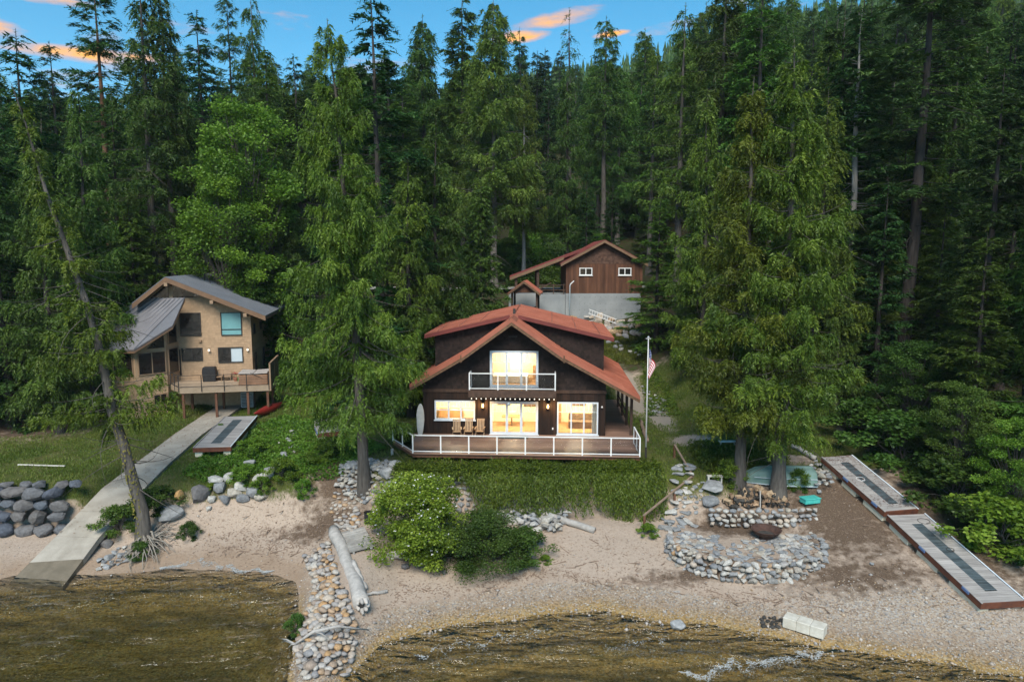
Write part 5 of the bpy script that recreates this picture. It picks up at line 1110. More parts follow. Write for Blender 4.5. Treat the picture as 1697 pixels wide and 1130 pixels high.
# the rest of the forest
KINDS = [('fir0', 'leaf_fir', 'bark_dark', 'dark green fir in the hillside forest'), ('fir1', 'leaf_forest', 'bark_dark', 'slender mid green fir in the hillside forest'), ('fir3', 'leaf_fir', 'bark_grey', 'narrow dark fir with bare lower trunk on the hillside'), ('fir2', 'leaf_forest', 'bark_dark', 'wide skirted fir in the hillside forest'),
         ('mid_cedar0', 'leaf_forest', 'bark_grey', 'full drooping cedar in the hillside forest'), ('mid_cedar1', 'leaf_forest', 'bark_grey', 'cedar with bare lower trunk in the hillside forest'), ('mid_cedar2', 'leaf_cedar', 'bark_dark', 'yellowish low skirted cedar in the hillside forest'),
         ('sparse0', 'leaf_fir', 'bark_grey', 'tall bare trunked fir in the hillside forest'), ('sparse1', 'leaf_forest', 'bark_grey', 'tall thin ragged conifer in the hillside forest'), ('broad0', 'leaf_broad', 'bark_grey', 'bright leafy tree among the hillside conifers')]
rt = random.Random(5); cnt = 0; tries = 0
def free(x, y, d): return all((x - a) ** 2 + (y - b) ** 2 > d * d for a, b in TREES)
while cnt < 275 and tries < 30000:
    tries += 1
    Y = 60 + 170 * rt.random() ** 1.25; a = rt.uniform(-.80, .80); x = a * Y
    if Y < 88 and -26 < x < 21 and Y < 88: continue                       # yards, garage and road
    if abs(Y - ROAD_Y - 1.5 * math.sin(x * .02)) < 4.5: continue
    if Y < 72 and x < 0 and x > -34: continue
    if Y < 74 and 0 < x < 18: continue
    d = 2.3 + Y * .0105
    if 88 < Y < 118 and -2 < x < 14: d *= 2.2                              # open slope with fallen logs
    if not free(x, Y, d): continue
    k = rt.choices(range(len(KINDS)), [3, 3, 2.5, 2, 3, 3, 2, 1.2, 1.2, .7])[0]
    pr, lf, bk, lb = KINDS[k]
    Hh = rt.uniform(22, 32) * (1.12 if 'sparse' in pr else 1)
    if a > .25: Hh *= 1.15
    if a < -.5: Hh *= .86
    if pr == 'broad0': Hh = rt.uniform(9, 14)
    TREES.append((x, Y)); cnt += 1
    lb = lb.replace('yellowish low skirted cedar', 'yellowish skirted cedar').replace('narrow dark fir with bare lower trunk', 'narrow bare stemmed fir').replace('cedar with bare lower trunk', 'bare stemmed cedar').replace('tall bare trunked fir', 'tall bare stemmed fir')
    area = 'left of the tan house' if a < -.52 else 'behind the tan house' if a < -.27 else 'behind the tall drooping cedar' if a < -.1 else 'above the red roof' if a < .06 else 'behind the garage' if a < .22 else 'behind the yard cedars' if a < .45 else 'in the wood above the dock'
    lb = lb.replace(' in the hillside forest', '').replace(' on the hillside', '').replace(' among the hillside conifers', '') + (' just across the road ' if Y < 112 else ' partway up the hill ' if Y < 160 else ' high on the hill ') + area
    put_tree(PR[pr], 'broadleaf_tree' if 'broad' in pr else 'conifer_tree', lb, 'tree', (x, Y, gz(x, Y) - .3), Hh, lb + ', alike', lf, bk, rt.uniform(.95, 1.3))
# bank woods past both ends of the beach
for k in range(34):
    s = k % 2; x = rt.uniform(31, 52) if s else rt.uniform(-58, -38); Y = rt.uniform(30, 60) if s else rt.uniform(43, 62)
    if not free(x, Y, 2.6): continue
    TREES.append((x, Y)); pr, lf, bk, lb = KINDS[rt.choice((0, 1, 3, 4, 6))]; lb = 'shore conifer past the dock bank' if s else 'shore conifer past the dirt clearing'
    put_tree(PR[pr], 'conifer_tree', lb, 'tree', (x, Y, gz(x, Y) - .3), rt.uniform(17, 27), lb + ', alike', lf, bk, rt.uniform(.95, 1.25))
# understorey on the hillside and the right bank: seedlings and bushes
cnt = 0
while cnt < 90:
    Y = 62 + 60 * rt.random(); x = rt.uniform(-.75, .75) * Y
    if abs(Y - ROAD_Y) < 5 or (-24 < x < -9 and Y < 72) or (-9 < x < 16 and Y < 88): 
        if not (88 > Y > 62 and (-10 < x < -6)): continue
    cnt += 1; k = rt.random()
    if k < .45: put_tree(PR['dense'], 'young_conifer', 'small young conifer in the forest understorey', 'tree', (x, Y, gz(x, Y) - .2), rt.uniform(3, 8), 'young conifers under the tall trees', 'leaf_forest', 'bark_dark', 1.1)
    else: put_tree(PR['bush1'], 'forest_bush', 'leafy bush in the forest understorey', 'bush', (x, Y, gz(x, Y) - .2), rt.uniform(2, 4.2), 'bushes under the tall trees', 'leaf_broad' if k > .75 else 'leaf_dark_bush', 'bark_grey', 1.1, parts=('stems', 'foliage'))
# far wood on the ridge, one mass
def far_wood():
    rg = np.random.default_rng(77); n = 2600
    Y = 225 + 260 * rg.random(n) ** .85; X = rg.uniform(-.85, .9, n) * Y; Zb = ground(X, Y); Hh = rg.uniform(15, 27, n); Rr = Hh * rg.uniform(.09, .14, n)
    Vs, Fs, Ts = [], [], []; K, Lv = 6, 8
    off = 0
    for lv in range(Lv):
        q0 = .08 + .92 * lv / Lv; r = Rr * (1 - q0) ** .8 * 1.15
        an = rg.uniform(0, 6.28, n)[:, None] + np.arange(K * 2)[None] * np.pi / K
        rad = r[:, None] * np.where(np.arange(K * 2) % 2, .45, 1.0)[None] * rg.uniform(.65, 1.3, (n, K * 2))
        ring = np.stack([X[:, None] + rad * np.cos(an), Y[:, None] + rad * np.sin(an), Zb[:, None] + Hh[:, None] * (q0 - .03 * np.where(np.arange(K * 2) % 2, -.5, 1)[None])], -1)
        tip = np.stack([X, Y, Zb + Hh * min(1, q0 + .92 / Lv * 1.7)], -1)[:, None]
        V = np.concatenate([ring, tip], 1); m = K * 2 + 1
        I = off + np.arange(n)[:, None] * m; a = np.arange(K * 2)
        Fs.append(np.stack([I + a[None], I + ((a + 1) % (K * 2))[None], np.broadcast_to(I + K * 2, (n, K * 2))], -1).reshape(-1, 3)); Vs.append(V.reshape(-1, 3)); Ts.append(np.repeat(np.clip(rg.normal(.4, .2, n), 0, 1), m)); off += n * m
    me = np_mesh('distant_forest', np.concatenate(Vs), Ft=np.concatenate(Fs), tint=np.concatenate(Ts))
    tag(obj('distant_forest', me, M['leaf_fir']), 'far dark conifer forest covering the ridge', 'forest', kind='stuff')
far_wood()
# ------------------------------------------------------------ stones
def hull_mesh(name, seed, n=18, flat=.75, rnd=.25, sub=False, box=0.0):
    r = random.Random(seed); bm = bmesh.new()
    for i in range(n):
        v = Vector((r.gauss(0, 1), r.gauss(0, 1), r.gauss(0, 1))).normalized()
        if box: v = v.lerp(Vector([max(-1, min(1, c * 1.9)) for c in v]) * .8, box)
        v *= 1 - rnd * r.random(); bm.verts.new((v.x, v.y * r.uniform(.8, 1), v.z * flat))
    res = bmesh.ops.convex_hull(bm, input=bm.verts)
    bmesh.ops.delete(bm, geom=[e for e in res['geom_interior'] if isinstance(e, bmesh.types.BMVert)], context='VERTS')
    if sub:
        bmesh.ops.subdivide_edges(bm, edges=bm.edges[:], cuts=1, use_grid_fill=True, smooth=.0)
        bmesh.ops.smooth_vert(bm, verts=bm.verts[:], factor=.35, use_axis_x=True, use_axis_y=True, use_axis_z=True)
        for v in bm.verts: v.co *= 1 + r.uniform(-.035, .035)
    bmesh.ops.triangulate(bm, faces=bm.faces)
    me = bpy.data.meshes.new(name); bm.to_mesh(me); bm.free(); me.polygons.foreach_set('use_smooth', [not sub and rnd < .15] * len(me.polygons)); return me
ANG = [hull_mesh('angular_stone', 100 + i, 15, .62, .35, box=.5) for i in range(9)]
RND = [hull_mesh('round_stone', 200 + i, 26, .68, .10) for i in range(9)]
BLD = [hull_mesh('boulder', 300 + i, 20, .8, .28, True, box=.4) for i in range(8)]
SMB = [hull_mesh('smooth_boulder', 320 + i, 30, .82, .1, True, box=.2) for i in range(6)]
def stone(name, pool, mat, loc, size, parent=None, r=random, flat=1.0, sq=(1, 1)):
    me = r.choice(pool); o = bpy.data.objects.new(name, me); C.objects.link(o)
    if not me.materials: me.materials.append(M[mat])
    o.material_slots[0].link = 'OBJECT'; o.material_slots[0].material = M[mat]
    if parent: o.parent = parent; loc = Vector(loc) - parent.location
    o.location = loc; o.rotation_euler = (r.uniform(-.25, .25), r.uniform(-.25, .25), r.random() * 6.28); o.scale = (size * sq[0] * r.uniform(.85, 1.2), size * sq[1] * r.uniform(.75, 1.05), size * flat * r.uniform(.75, 1.05)); return o
def in_poly(u, v, poly):
    c = False; j = len(poly) - 1
    for i in range(len(poly)):
        (a, b), (p, q) = poly[i], poly[j]
        if (b > v) != (q > v) and u < (p - a) * (v - b) / (q - b + 1e-9) + a: c = not c
        j = i
    return c
def area_pts(poly, n, mind, r, tries=60):
    """n ground points spread over an outlined patch of ground (outline as seen in the photograph)"""
    pts = []; us = [p[0] for p in poly]; vs = [p[1] for p in poly]
    corners = [G(*p) for p in poly]; xy = [(c.x, c.y) for c in corners]
    x0, x1, y0, y1 = min(p[0] for p in xy), max(p[0] for p in xy), min(p[1] for p in xy), max(p[1] for p in xy); k = 0; grid = {}
    while len(pts) < n and k < n * tries:
        k += 1; x, y = r.uniform(x0, x1), r.uniform(y0, y1)
        if not in_poly(x, y, xy): continue
        ci, cj = int(x / mind), int(y / mind)
        if any((x - a) ** 2 + (y - b) ** 2 < mind * mind for i in (-1, 0, 1) for j in (-1, 0, 1) for a, b in grid.get((ci + i, cj + j), ())): continue
        grid.setdefault((ci, cj), []).append((x, y)); pts.append((x, y))
    z = ground(np.array([p[0] for p in pts]), np.array([p[1] for p in pts])) if pts else []
    return [Vector((p[0], p[1], zz)) for p, zz in zip(pts, z)]
rs = random.Random(11)
# boulder wall left of the ramp
bw = thing('boulder_wall', 'stacked dark rounded boulder wall beside the concrete ramp', 'wall', (-26, 39, 1.2))
for course in range(4):
    x = -31 + rs.random() * .5
    while True:
        s = rs.uniform(.52, .70); yy = 38.35 + course * .2
        if x + 2 * s > np.interp(yy, RAMP_Y, RAMP_XL) - .05: break
        stone('boulder', SMB, 'rock_slate', (x + s, 38.35 + course * .2 + rs.uniform(-.08, .08), 1.1 + course * .66 + rs.uniform(-.08, .08)), s, bw, rs, .9, (1.15, 1.0)); x += s * 1.75
for k in range(6): stone('boulder', BLD, 'rock_slate', (-30.5 + k * 1.0 + rs.uniform(-.3, .3), 39.3, 3.45), rs.uniform(.4, .6), bw, rs, .7)
# boulders edging the lawn between ramp and cedar
def boulder(u, v, s, mat, label, pool=BLD, flat=.85, dz=.3, grp=None):
    p = G(u, v); o = stone('boulder', pool, mat, (p.x, p.y, p.z + s * dz), s, None, rs, flat); return tag(o, label, 'boulder', grp)
boulder(298, 826, .52, 'rock_orange', 'orange tan boulder standing upright beside the dark slate boulder', flat=1.25)
boulder(331, 826, .78, 'rock_slate', 'large blue black slate boulder at the lawn edge', flat=1.15)
boulder(283, 858, .95, 'rock_grey', 'broad flat grey boulder beside the leaning tree', flat=.6)
boulder(178, 905, .5, 'rock_slate', 'dark boulder at the ramp edge below the shrub', flat=.9)
boulder(470, 757, .42, 'rock_grey', 'lone grey rock on the weedy slope', flat=.9)
EDGE = [(352, 830, .3), (366, 812, .5), (372, 832, .42), (389, 822, .4), (400, 812, .45), (404, 829, .35), (420, 818, .42), (432, 828, .42), (428, 800, .4), (442, 792, .45), (448, 782, .33), (380, 795, .4), (356, 800, .42), (460, 775, .3), (345, 845, .2)]
for i, (u, v, s) in enumerate(EDGE): boulder(u, v, s * 1.4, 'rock_grey', 'grey boulder in the rock edging below the weedy lawn', grp='rock edging below the weedy lawn')
for u, v, s, m_, lb in ((1176, 838, .85, 'rock_grey', 'large flat grey boulder at the foot of the steps'), (1180, 812, .9, 'rock_grey', 'large slab boulder above the foot boulder of the steps'), (412, 770, .5, 'rock_grey', 'mossy rock half hidden under weeds'),
                        (1122, 1040, .5, 'rock_grey', 'flat grey rock at the water line'), (672, 940, .35, 'rock_slate', 'small dark rock before the bush'), (735, 950, .22, 'rock_slate', 'small blue grey rock below the dark bush'), (1445, 935, .2, 'rock_grey', 'small pale rock beside the dock')):
    boulder(u, v, s, m_, lb, flat=.6)
# rubble bank round the big cedar and below the deck corner
def rubble(name, label, poly, n, mind, smin, smax, mat, pool, cat='rocks', flat=.9, lift=.25, stack=0):
    pts = area_pts(poly, n, mind, rs)
    if not pts: return None
    c = sum(pts, Vector()) / len(pts); t = thing(name, label, cat, c)
    for p in pts:
        s = rs.uniform(smin, smax) * (1.35 if rs.random() < .12 else 1); stone('stone', pool, mat, p + Z3 * (s * lift + stack * rs.random()), s, t, rs, flat)
    return t
rubble('stone_bank', 'bank of grey rubble stones round the foot of the tall cedar', [(566, 770), (600, 765), (660, 772), (700, 800), (660, 838), (600, 838), (560, 812)], 280, .2, .17, .26, 'rock_grey', ANG, stack=.16)
for u, v, s, lb in ((583, 775, .6, 'big squared grey block left of the tall cedar'), (640, 792, .75, 'big mossy block right of the tall cedar'), (655, 775, .6, 'flat block under the deck corner')): boulder(u, v, s, 'rock_grey', lb, flat=.8)
rubble('rock_pile', 'heap of pale angular broken rocks below the ivy wall', [(790, 836), (840, 820), (905, 838), (945, 860), (925, 885), (880, 882), (825, 866)], 190, .21, .17, .32, 'rock_grey', ANG, stack=.4)
rubble('stone_trail', 'loose tan stones trailing down the beach from the cedar', [(556, 815), (590, 835), (600, 870), (575, 890), (548, 850)], 55, .26, .10, .2, 'rock_river', RND)
gr_ = rubble('rock_groin', 'long ridge of tan and grey river stones running into the lake', [(505, 925), (545, 905), (560, 960), (585, 1030), (590, 1060), (575, 1129), (500, 1129), (492, 1080), (512, 1010), (522, 970)], 299, .22, .15, .26, 'rock_river', RND, stack=.18)
rubble('boulder_terrace', 'terrace of pale rounded boulders below the garage', [(940, 532), (990, 527), (1056, 532), (1060, 560), (1010, 558), (950, 548)], 110, .6, .4, .72, 'rock_river', BLD, lift=.5)
rubble('rock_row', 'row of grey rocks along the hillside path', [(1010, 562), (1055, 575), (1062, 590), (1040, 586), (1008, 572)], 40, .55, .25, .45, 'rock_grey', BLD)
rubble('path_stones', 'scattered grey stones beside the porch path', [(1065, 640), (1100, 660), (1110, 690), (1075, 685)], 40, .4, .1, .28, 'rock_grey', ANG)
rubble('rock_stack', 'low stack of grey stones beside the overturned boat', [(1340, 775), (1368, 770), (1378, 815), (1352, 822)], 60, .27, .15, .25, 'rock_grey', ANG, stack=.5)
rubble('shore_rocks', 'few rocks at the ramp edge by the tree roots', [(165, 925), (205, 905), (225, 925), (190, 940), (160, 948)], 26, .3, .13, .3, 'rock_grey', ANG)
rubble('slope_rocks', 'pale rocks among the weeds beside the raised deck', [(455, 720), (480, 705), (500, 740), (470, 765)], 18, .5, .12, .3, 'rock_grey', ANG)
# stone face under the ivy, laid in courses
sw = thing('retaining_wall', 'dry stone retaining wall below the deck, mostly under ivy', 'wall', (-3, 39.7, 1.4))
for course in range(8):
    x = -7.4
    while x < 8.6:
        s = rs.uniform(.16, .28); stone('stone', ANG, 'rock_grey', (x + s, 39.62 + course * .075 + rs.uniform(-.05, .05), 1.5 + course * .3), s, sw, rs, 1.0, (1.2, 1)); x += s * (2.1 if x < 0 else 3.4)
# patio terrace
pw = thing('patio_wall', 'curved dry stone wall round the fire pit terrace', 'wall', (PATIO[0], PATIO[1], 1))
for course in range(4):
    a = 162 + rs.random() * 4
    while a < 380:
        rx, ry = PATIO[2] + .34 - course * .07, PATIO[2] / 1.35 + .34 - course * .07; x, y = PATIO[0] + rx * math.cos(RAD(a)), PATIO[1] + ry * math.sin(RAD(a)); zz = .88 + course * .25
        s = rs.uniform(.13, .28); stone('stone', ANG if rs.random() < .8 else RND, 'rock_river' if rs.random() < .15 else 'rock_grey', (x + rs.uniform(-.05, .05), y + rs.uniform(-.05, .05), zz + rs.uniform(-.07, .07)), s, pw, rs, 1.1, (1.1, 1)); a += math.degrees(s * 1.5 / rx)
pf = thing('patio_paving', 'flat irregular flagstones paving the fire pit terrace', 'paving', (PATIO[0], PATIO[1], PATIO[3]))
for k in range(230):
    a, q = rs.uniform(150, 385), rs.random() ** .5 * .93
    if q < .4 and 20 < a % 360 < 200: continue
    x, y = PATIO[0] + PATIO[2] * q * math.cos(RAD(a)), PATIO[1] + PATIO[2] / 1.35 * q * math.sin(RAD(a)); s = rs.uniform(.16, .34); stone('flagstone', ANG, 'rock_grey', (x, y, gz(x, y) + .03), s, pf, rs, .42)
for u, v in ((1100, 862), (1112, 868), (1128, 858), (1140, 866), (1096, 875), (1120, 878), (1150, 872), (1090, 888), (1085, 880)):
    p = G(u, v); stone('flagstone', ANG, 'rock_grey', (p.x, p.y, p.z + .04), rs.uniform(.28, .42), pf, rs, .35)
uw = thing('terrace_wall', 'low stone wall holding the firewood terrace', 'wall', (14, 37.8, 1.8))
for course in range(4):
    x = 11.0
    while x < 16.9:
        s = rs.uniform(.17, .26); y = 37.2 + .09 * course + .06 * (x - 14) ** 2 * .35; stone('stone', ANG if rs.random() < .5 else RND, 'rock_river' if rs.random() < .3 else 'rock_grey', (x + s, y, 1.8 + course * .24 + rs.uniform(-.07, .07)), s, uw, rs, 1.05); x += s * 1.7
# stone steps with a wooden handrail
st = thing('stone_steps', 'rough stone steps climbing past the ivy wall', 'steps', (9.6, 38, 1.6))
for i in range(9):
    t = i / 8; x, y = 9.15 + t * 1.55, 37.4 + t * 4.2; z = gz(x, y) + .1
    for k in range(2): stone('step', BLD, 'rock_grey', (x + (k - .5) * .75 + rs.uniform(-.1, .1), y, z - .06), rs.uniform(.48, .58), st, rs, .33, (1.05, .8))
rubble('step_stones', 'small stones packed beside the stone steps', [(1140, 800), (1165, 800), (1160, 850), (1120, 860), (1110, 835)], 30, .3, .12, .24, 'rock_grey', ANG)
hr = thing('handrail', 'weathered wooden handrail beside the stone steps', 'handrail', (8.6, 37, 1.6))
hp = [(on_z(1068, 853, 2.35)), (on_z(1118, 818, 3.0)), (on_z(1148, 788, 3.6)), (on_z(1118, 737, 4.75))]
for i, p in enumerate(hp):
    gzz = gz(p.x, p.y); MB().box(p.x - .06, p.x + .06, p.y - .06, p.y + .06, min(gzz, p.z - .8) - .3, p.z - .02).build('post', M['post_rust'], hr, world=True)
for a, b in ((hp[0], hp[2]), (hp[2], hp[3])): MB().bar(a + (a - b).normalized() * .1, b, .11, .07).build('rail', M['rail_wood'], hr, world=True)

# ------------------------------------------------------------ beach and yard things
def logthing(name, label, p, q, r0, r1, mat='drift_wood', cat='log', n=12, wob=.03, split=False):
    p, q = Vector(p), Vector(q); t = thing(name, label, cat, p); rr = random.Random(hash(label) % 999 if False else len(label)); pts, rad = [], []
    for i in range(n + 1):
        k = i / n; pts.append((q - p) * k + Vector((rr.gauss(0, wob), rr.gauss(0, wob), rr.gauss(0, wob * .4)))); rad.append((r0 + (r1 - r0) * k) * rr.uniform(.94, 1.06))
    MB().tube(pts, rad, 12).build('log', M[mat], t, smooth=True)
    return t
a, b = G(553, 888), G(601, 1016)
big = logthing('drift_log', 'huge bleached drift log lying across the beach', a + Z3 * .38, b + Z3 * .40, .30, .38)
d_ = (b - a)
for k in range(7):
    an = k * .9; o = Vector((math.cos(an) * .2, 0, math.sin(an) * .2)); MB().tube([d_ * .965 + o, d_ * 1.0 + o * 1.15, d_ * (1.02 + .012 * (k % 3)) + o * 1.25], [.16, .13, .05], 6).build('splinter', M['drift_wood'], big, smooth=True)
MB().tube([d_ * .99, d_ * 1.008], .2, 8).build('hollow_shade', M['char'], big)  # solid near-black plug: shade of the hollow log end put into its colour
logthing('drift_log', 'thin grey log lying beside the huge drift log', G(585, 935) + Z3 * .12, G(606, 980) + Z3 * .12, .12, .13)
logthing('drift_log', 'short grey log at the head of the plank platform', G(556, 876) + Z3 * .1, G(592, 876) + Z3 * .1, .09, .1)
logthing('drift_log', 'grey half buried log beside the rock pile', G(868, 845) + Z3 * .15, G(985, 882) + Z3 * .12, .15, .2)
logthing('drift_log', 'thin bleached pole on the sand below the rock pile', G(860, 880) + Z3 * .08, G(912, 876) + Z3 * .08, .09, .1)
logthing('drift_log', 'dark stub of driftwood below the drift log end', G(607, 987) + Z3 * .06, G(642, 982) + Z3 * .06, .06, .09)
logthing('drift_log', 'bleached log lying between the lawn and the dock head', G(1313, 742) + Z3 * .15, G(1352, 765) + Z3 * .2, .14, .16)
logthing('drift_log', 'log lying on the lawn beside the flagpole', G(1062, 700) + Z3 * .12, G(1072, 733) + Z3 * .12, .12, .14, 'rail_wood')
br = thing('drift_branch', 'forked bleached branch lying across the rock groin', 'branch', G(612, 1056) + Z3 * .35)
q = [G(612, 1056) + Z3 * .35, G(560, 1060) + Z3 * .6, G(520, 1070) + Z3 * .6, G(490, 1080) + Z3 * .35, G(472, 1078) + Z3 * .45]
MB().tube(q, [.03, .06, .07, .05, .025], 7).build('limb', M['drift_wood'], br, smooth=True, world=True)
for s, e in ((2, (548, 1076)), (3, (462, 1072)), (3, (478, 1088))): MB().tube([q[s], q[s].lerp(G(*e) + Z3 * .4, .5) + Z3 * .08, G(*e) + Z3 * .4], [.04, .03, .012], 6).build('twig', M['drift_wood'], br, smooth=True, world=True)
sm = thing('drift_stump', 'grey weathered stump of driftwood in front of the bush', 'stump', G(660, 928))
for k in range(6):
    an = k * 1.1; MB().tube([(-.5, 0, .2), (.1 + .1 * math.cos(an), .12 * math.sin(an), .28 + .1 * math.cos(an)), (.6 + .2 * math.cos(an * 2), .28 * math.sin(an), .22 + .2 * math.cos(an))], [.2, .13, .04], 7).build('knot', M['drift_wood'], sm, smooth=True)
# plank platform
P0, P1, P2, P3 = G(565, 887), G(603, 878), G(622, 910), G(580, 921)
pp = thing('plank_platform', 'grey weathered plank platform half under the bush', 'platform', P3)
for i in range(11):
    a0, a1, b0, b1 = i / 11 + .006, (i + 1) / 11 - .006, i / 11 + .006, (i + 1) / 11 - .006
    h = Z3 * (.2 + rs.uniform(-.012, .012)); qd = [P0.lerp(P3, a0) + h, P1.lerp(P2, b0) + h, P1.lerp(P2, b1) + h, P0.lerp(P3, a1) + h]; MB().prism(qd, (0, 0, -.05)).build('plank', M['old_wood'], pp, world=True)
for k in (.15, .85): MB().bar(P0.lerp(P1, k) + Z3 * .08, P3.lerp(P2, k) + Z3 * .08, .1, .14).build('joist', M['old_wood'], pp, world=True)
bk = thing('barrel', 'dark metal barrel standing beside the bright bush', 'barrel', G(612, 866))
MB().lathe([(0, 0), (.26, 0), (.28, .04), (.27, .3), (.285, .32), (.27, .34), (.29, .62), (.27, .62), (.25, .1), (0, .1)], 14).build('shell', M['black_cover'], bk, smooth=False)
# foam block, ring of char
fb = thing('foam_block', 'white foam float block lying on the pebble beach', 'foam block', G(1333, 1046) + Z3 * .02, RAD(-38))
for k in range(3): MB().box(-.86 + k * .575, -.86 + (k + 1) * .575 - .006, -.33, .33, .0, .48).build('segment', M['white_foam'], fb, bevel=.025)
fr = rubble('campfire_ring', 'dark heap of charred stones on the pebbles', [(1256, 1028), (1275, 1022), (1296, 1028), (1290, 1042), (1265, 1042)], 26, .18, .1, .17, 'char', RND)
# fire bowl
fbw = thing('fire_bowl', 'rusty round iron fire bowl on the stone terrace', 'fire pit', G(1269, 893))
MB().lathe([(0, .16), (.35, .2), (.62, .36), (.76, .56), (.80, .56), (.78, .53), (.6, .3), (.3, .12), (0, .1)], 28).build('bowl', M['iron_bowl'], fbw, smooth=True)
MB().lathe([(0, .0), (.38, .0), (.34, .12), (.3, .18), (0, .18)], 18).build('base', M['iron_bowl'], fbw); MB().lathe([(0, .27), (.3, .3), (.45, .28), (.46, .22)], 14).build('ash', M['char'], fbw)
# overturned boat
bt = thing('rowing_boat', 'overturned pale green boat behind the firewood', 'boat', (15.75, 40.5, 3.2), RAD(-4)); bt.scale = (1.12, 1.12, 1.2)
mb = MB(); secs = 13; K = 11; vs = []
for i in range(secs):
    t = i / (secs - 1); x = -2.0 + 4.0 * t; wd = .80 * min(1, (math.sin(min(1, t * 1.25) * math.pi / 2)) ** .75 + .02); hh = .80 * min(1, .25 + 1.2 * math.sin(min(1, t * 1.5) * math.pi / 2)) * .95
    for k in range(K):
        an = math.pi * k / (K - 1); ex = .55; cx, cz = math.cos(an), math.sin(an); vs.append((x, -wd * math.copysign(abs(cx) ** ex, cx), hh * abs(cz) ** ex + .02))
fs = [(i * K + k, i * K + k + 1, (i + 1) * K + k + 1, (i + 1) * K + k) for i in range(secs - 1) for k in range(K - 1)] + [tuple((secs - 1) * K + k for k in range(K))]
mb.add(vs, fs, .5); mb.build('hull', M['boat_green'], bt, smooth=True)
for s in (-1, 1): MB().tube([(-1.9 + 3.9 * t, s * .82 * min(1, math.sin(min(1, t * 1.25) * math.pi / 2) ** .75 + .02), .05) for t in np.linspace(0.02, 1, 12)], .035, 6).build('gunwale', M['pipe_grey'], bt)
MB().tube([(-1.7, 0, .4), (-1.0, 0, .74), (0, 0, .8), (2.0, 0, .79)], .025, 6).build('keel', M['boat_green'], bt); MB().box(2.0, 2.03, -.8, .8, .03, .1).build('transom_edge', M['white_paint'], bt)
for s in (-1, 1): MB().tube([(-1.2, s * .62, .42), (0, s * .80, .40), (2.0, s * .81, .4)], .02, 6).build('strake', M['pipe_grey'], bt)
# firewood
fw = thing('firewood_pile', 'heap of split firewood on the low stone terrace', 'woodpile', (14.1, 38.9, 2.4))
lm = []
for i in range(6):
    mb = MB(); k = [3, 4, 3, 5, 4, 6][i]; r_ = [.12, .13, .1, .11, .14, .1][i]; mb.prism([(r_ * math.cos(j * 2 * math.pi / k + i), -.2, r_ * .85 * math.sin(j * 2 * math.pi / k + i)) for j in range(k)], (0, .4, 0)); o = mb.build('firewood', M['fire_log'], fw); lm.append(o)
for i in range(170):
    x = rs.gauss(0, 1.0); x = max(-1.75, min(1.75, x)); hmax = max(.1, 1.0 - .32 * abs(x) ** 1.3); zz = rs.random() ** .8 * hmax
    o = lm[i] if i < 6 else lm[i % 6].copy()
    if i >= 6: C.objects.link(o); o.parent = fw
    o.location = (x, -.55 * (1 - zz / 1.2) + rs.uniform(-.1, .35), zz + .05); o.rotation_euler = (rs.gauss(0, .15), rs.random() * 6.28, rs.gauss(0, .45) + (1.4 if rs.random() < .2 else 0))
    if zz > hmax * .72 and rs.random() < .6: o.material_slots[0].link = 'OBJECT'; o.material_slots[0].material = M['log_end']
    elif rs.random() < .35: o.material_slots[0].link = 'OBJECT'; o.material_slots[0].material = M['char']
MB().bar((.05, -.75, -.2), (.05, -.6, 1.0), .05, .05).build('stake', M['dead_wood'], fw)
cr = thing('teal_crate', 'bright teal plastic tub beside the firewood', 'tub', G(1342, 836) + Z3 * .1, RAD(15)); MB().box(-.5, .5, -.28, .28, 0, .26).build('tub', M['crate_teal'], cr, bevel=.03); MB().box(-.53, .53, -.31, .31, .262, .31).build('lid', M['crate_teal'], cr, bevel=.015)
for lb, (u, v), (w_, d2, h2), rz in (('pale plank bench on the ivy slope near the cedars', (1205, 741), (1.15, .4, .42), .0), ('small pale bench among the rocks by the steps', (1184, 800), (.9, .35, .45), -.05)):
    t = thing('bench', lb, 'bench', G(u, v), rz)
    for k in range(2): MB().box(-w_ / 2, w_ / 2, -d2 / 2 + k * d2 / 2, -d2 / 2 + (k + 1) * d2 / 2 - .02, h2 - .05, h2).build('plank', M['pale_panel'], t)
    for s in (-1, 1): MB().box(s * w_ * .42 - .04, s * w_ * .42 + .04, -d2 / 2 + .02, d2 / 2 - .03, -.2, h2 - .05).build('leg', M['pale_panel'], t)
for i, (u, v) in enumerate(((1250, 736), (1258, 733), (1264, 738))): logthing('stick_pile', ['broken branch on the lawn edge above the ivy', 'crooked branch lying on the lawn sticks', 'short split branch beside the lawn sticks'][i], G(u, v) + Z3 * .1, G(u + 14, v - 4 + i * 4) + Z3 * .25, .06, .04, 'rail_wood', 'branch', 4, .06)
wp = thing('white_plank', 'long white pole lying in the grass beside the ramp', 'pole', G(30, 773) + Z3 * .1); MB().bar(G(30, 773) + Z3 * .12, G(108, 775) + Z3 * .12, .08, .06).build('pole', M['pale_panel'], wp, world=True)
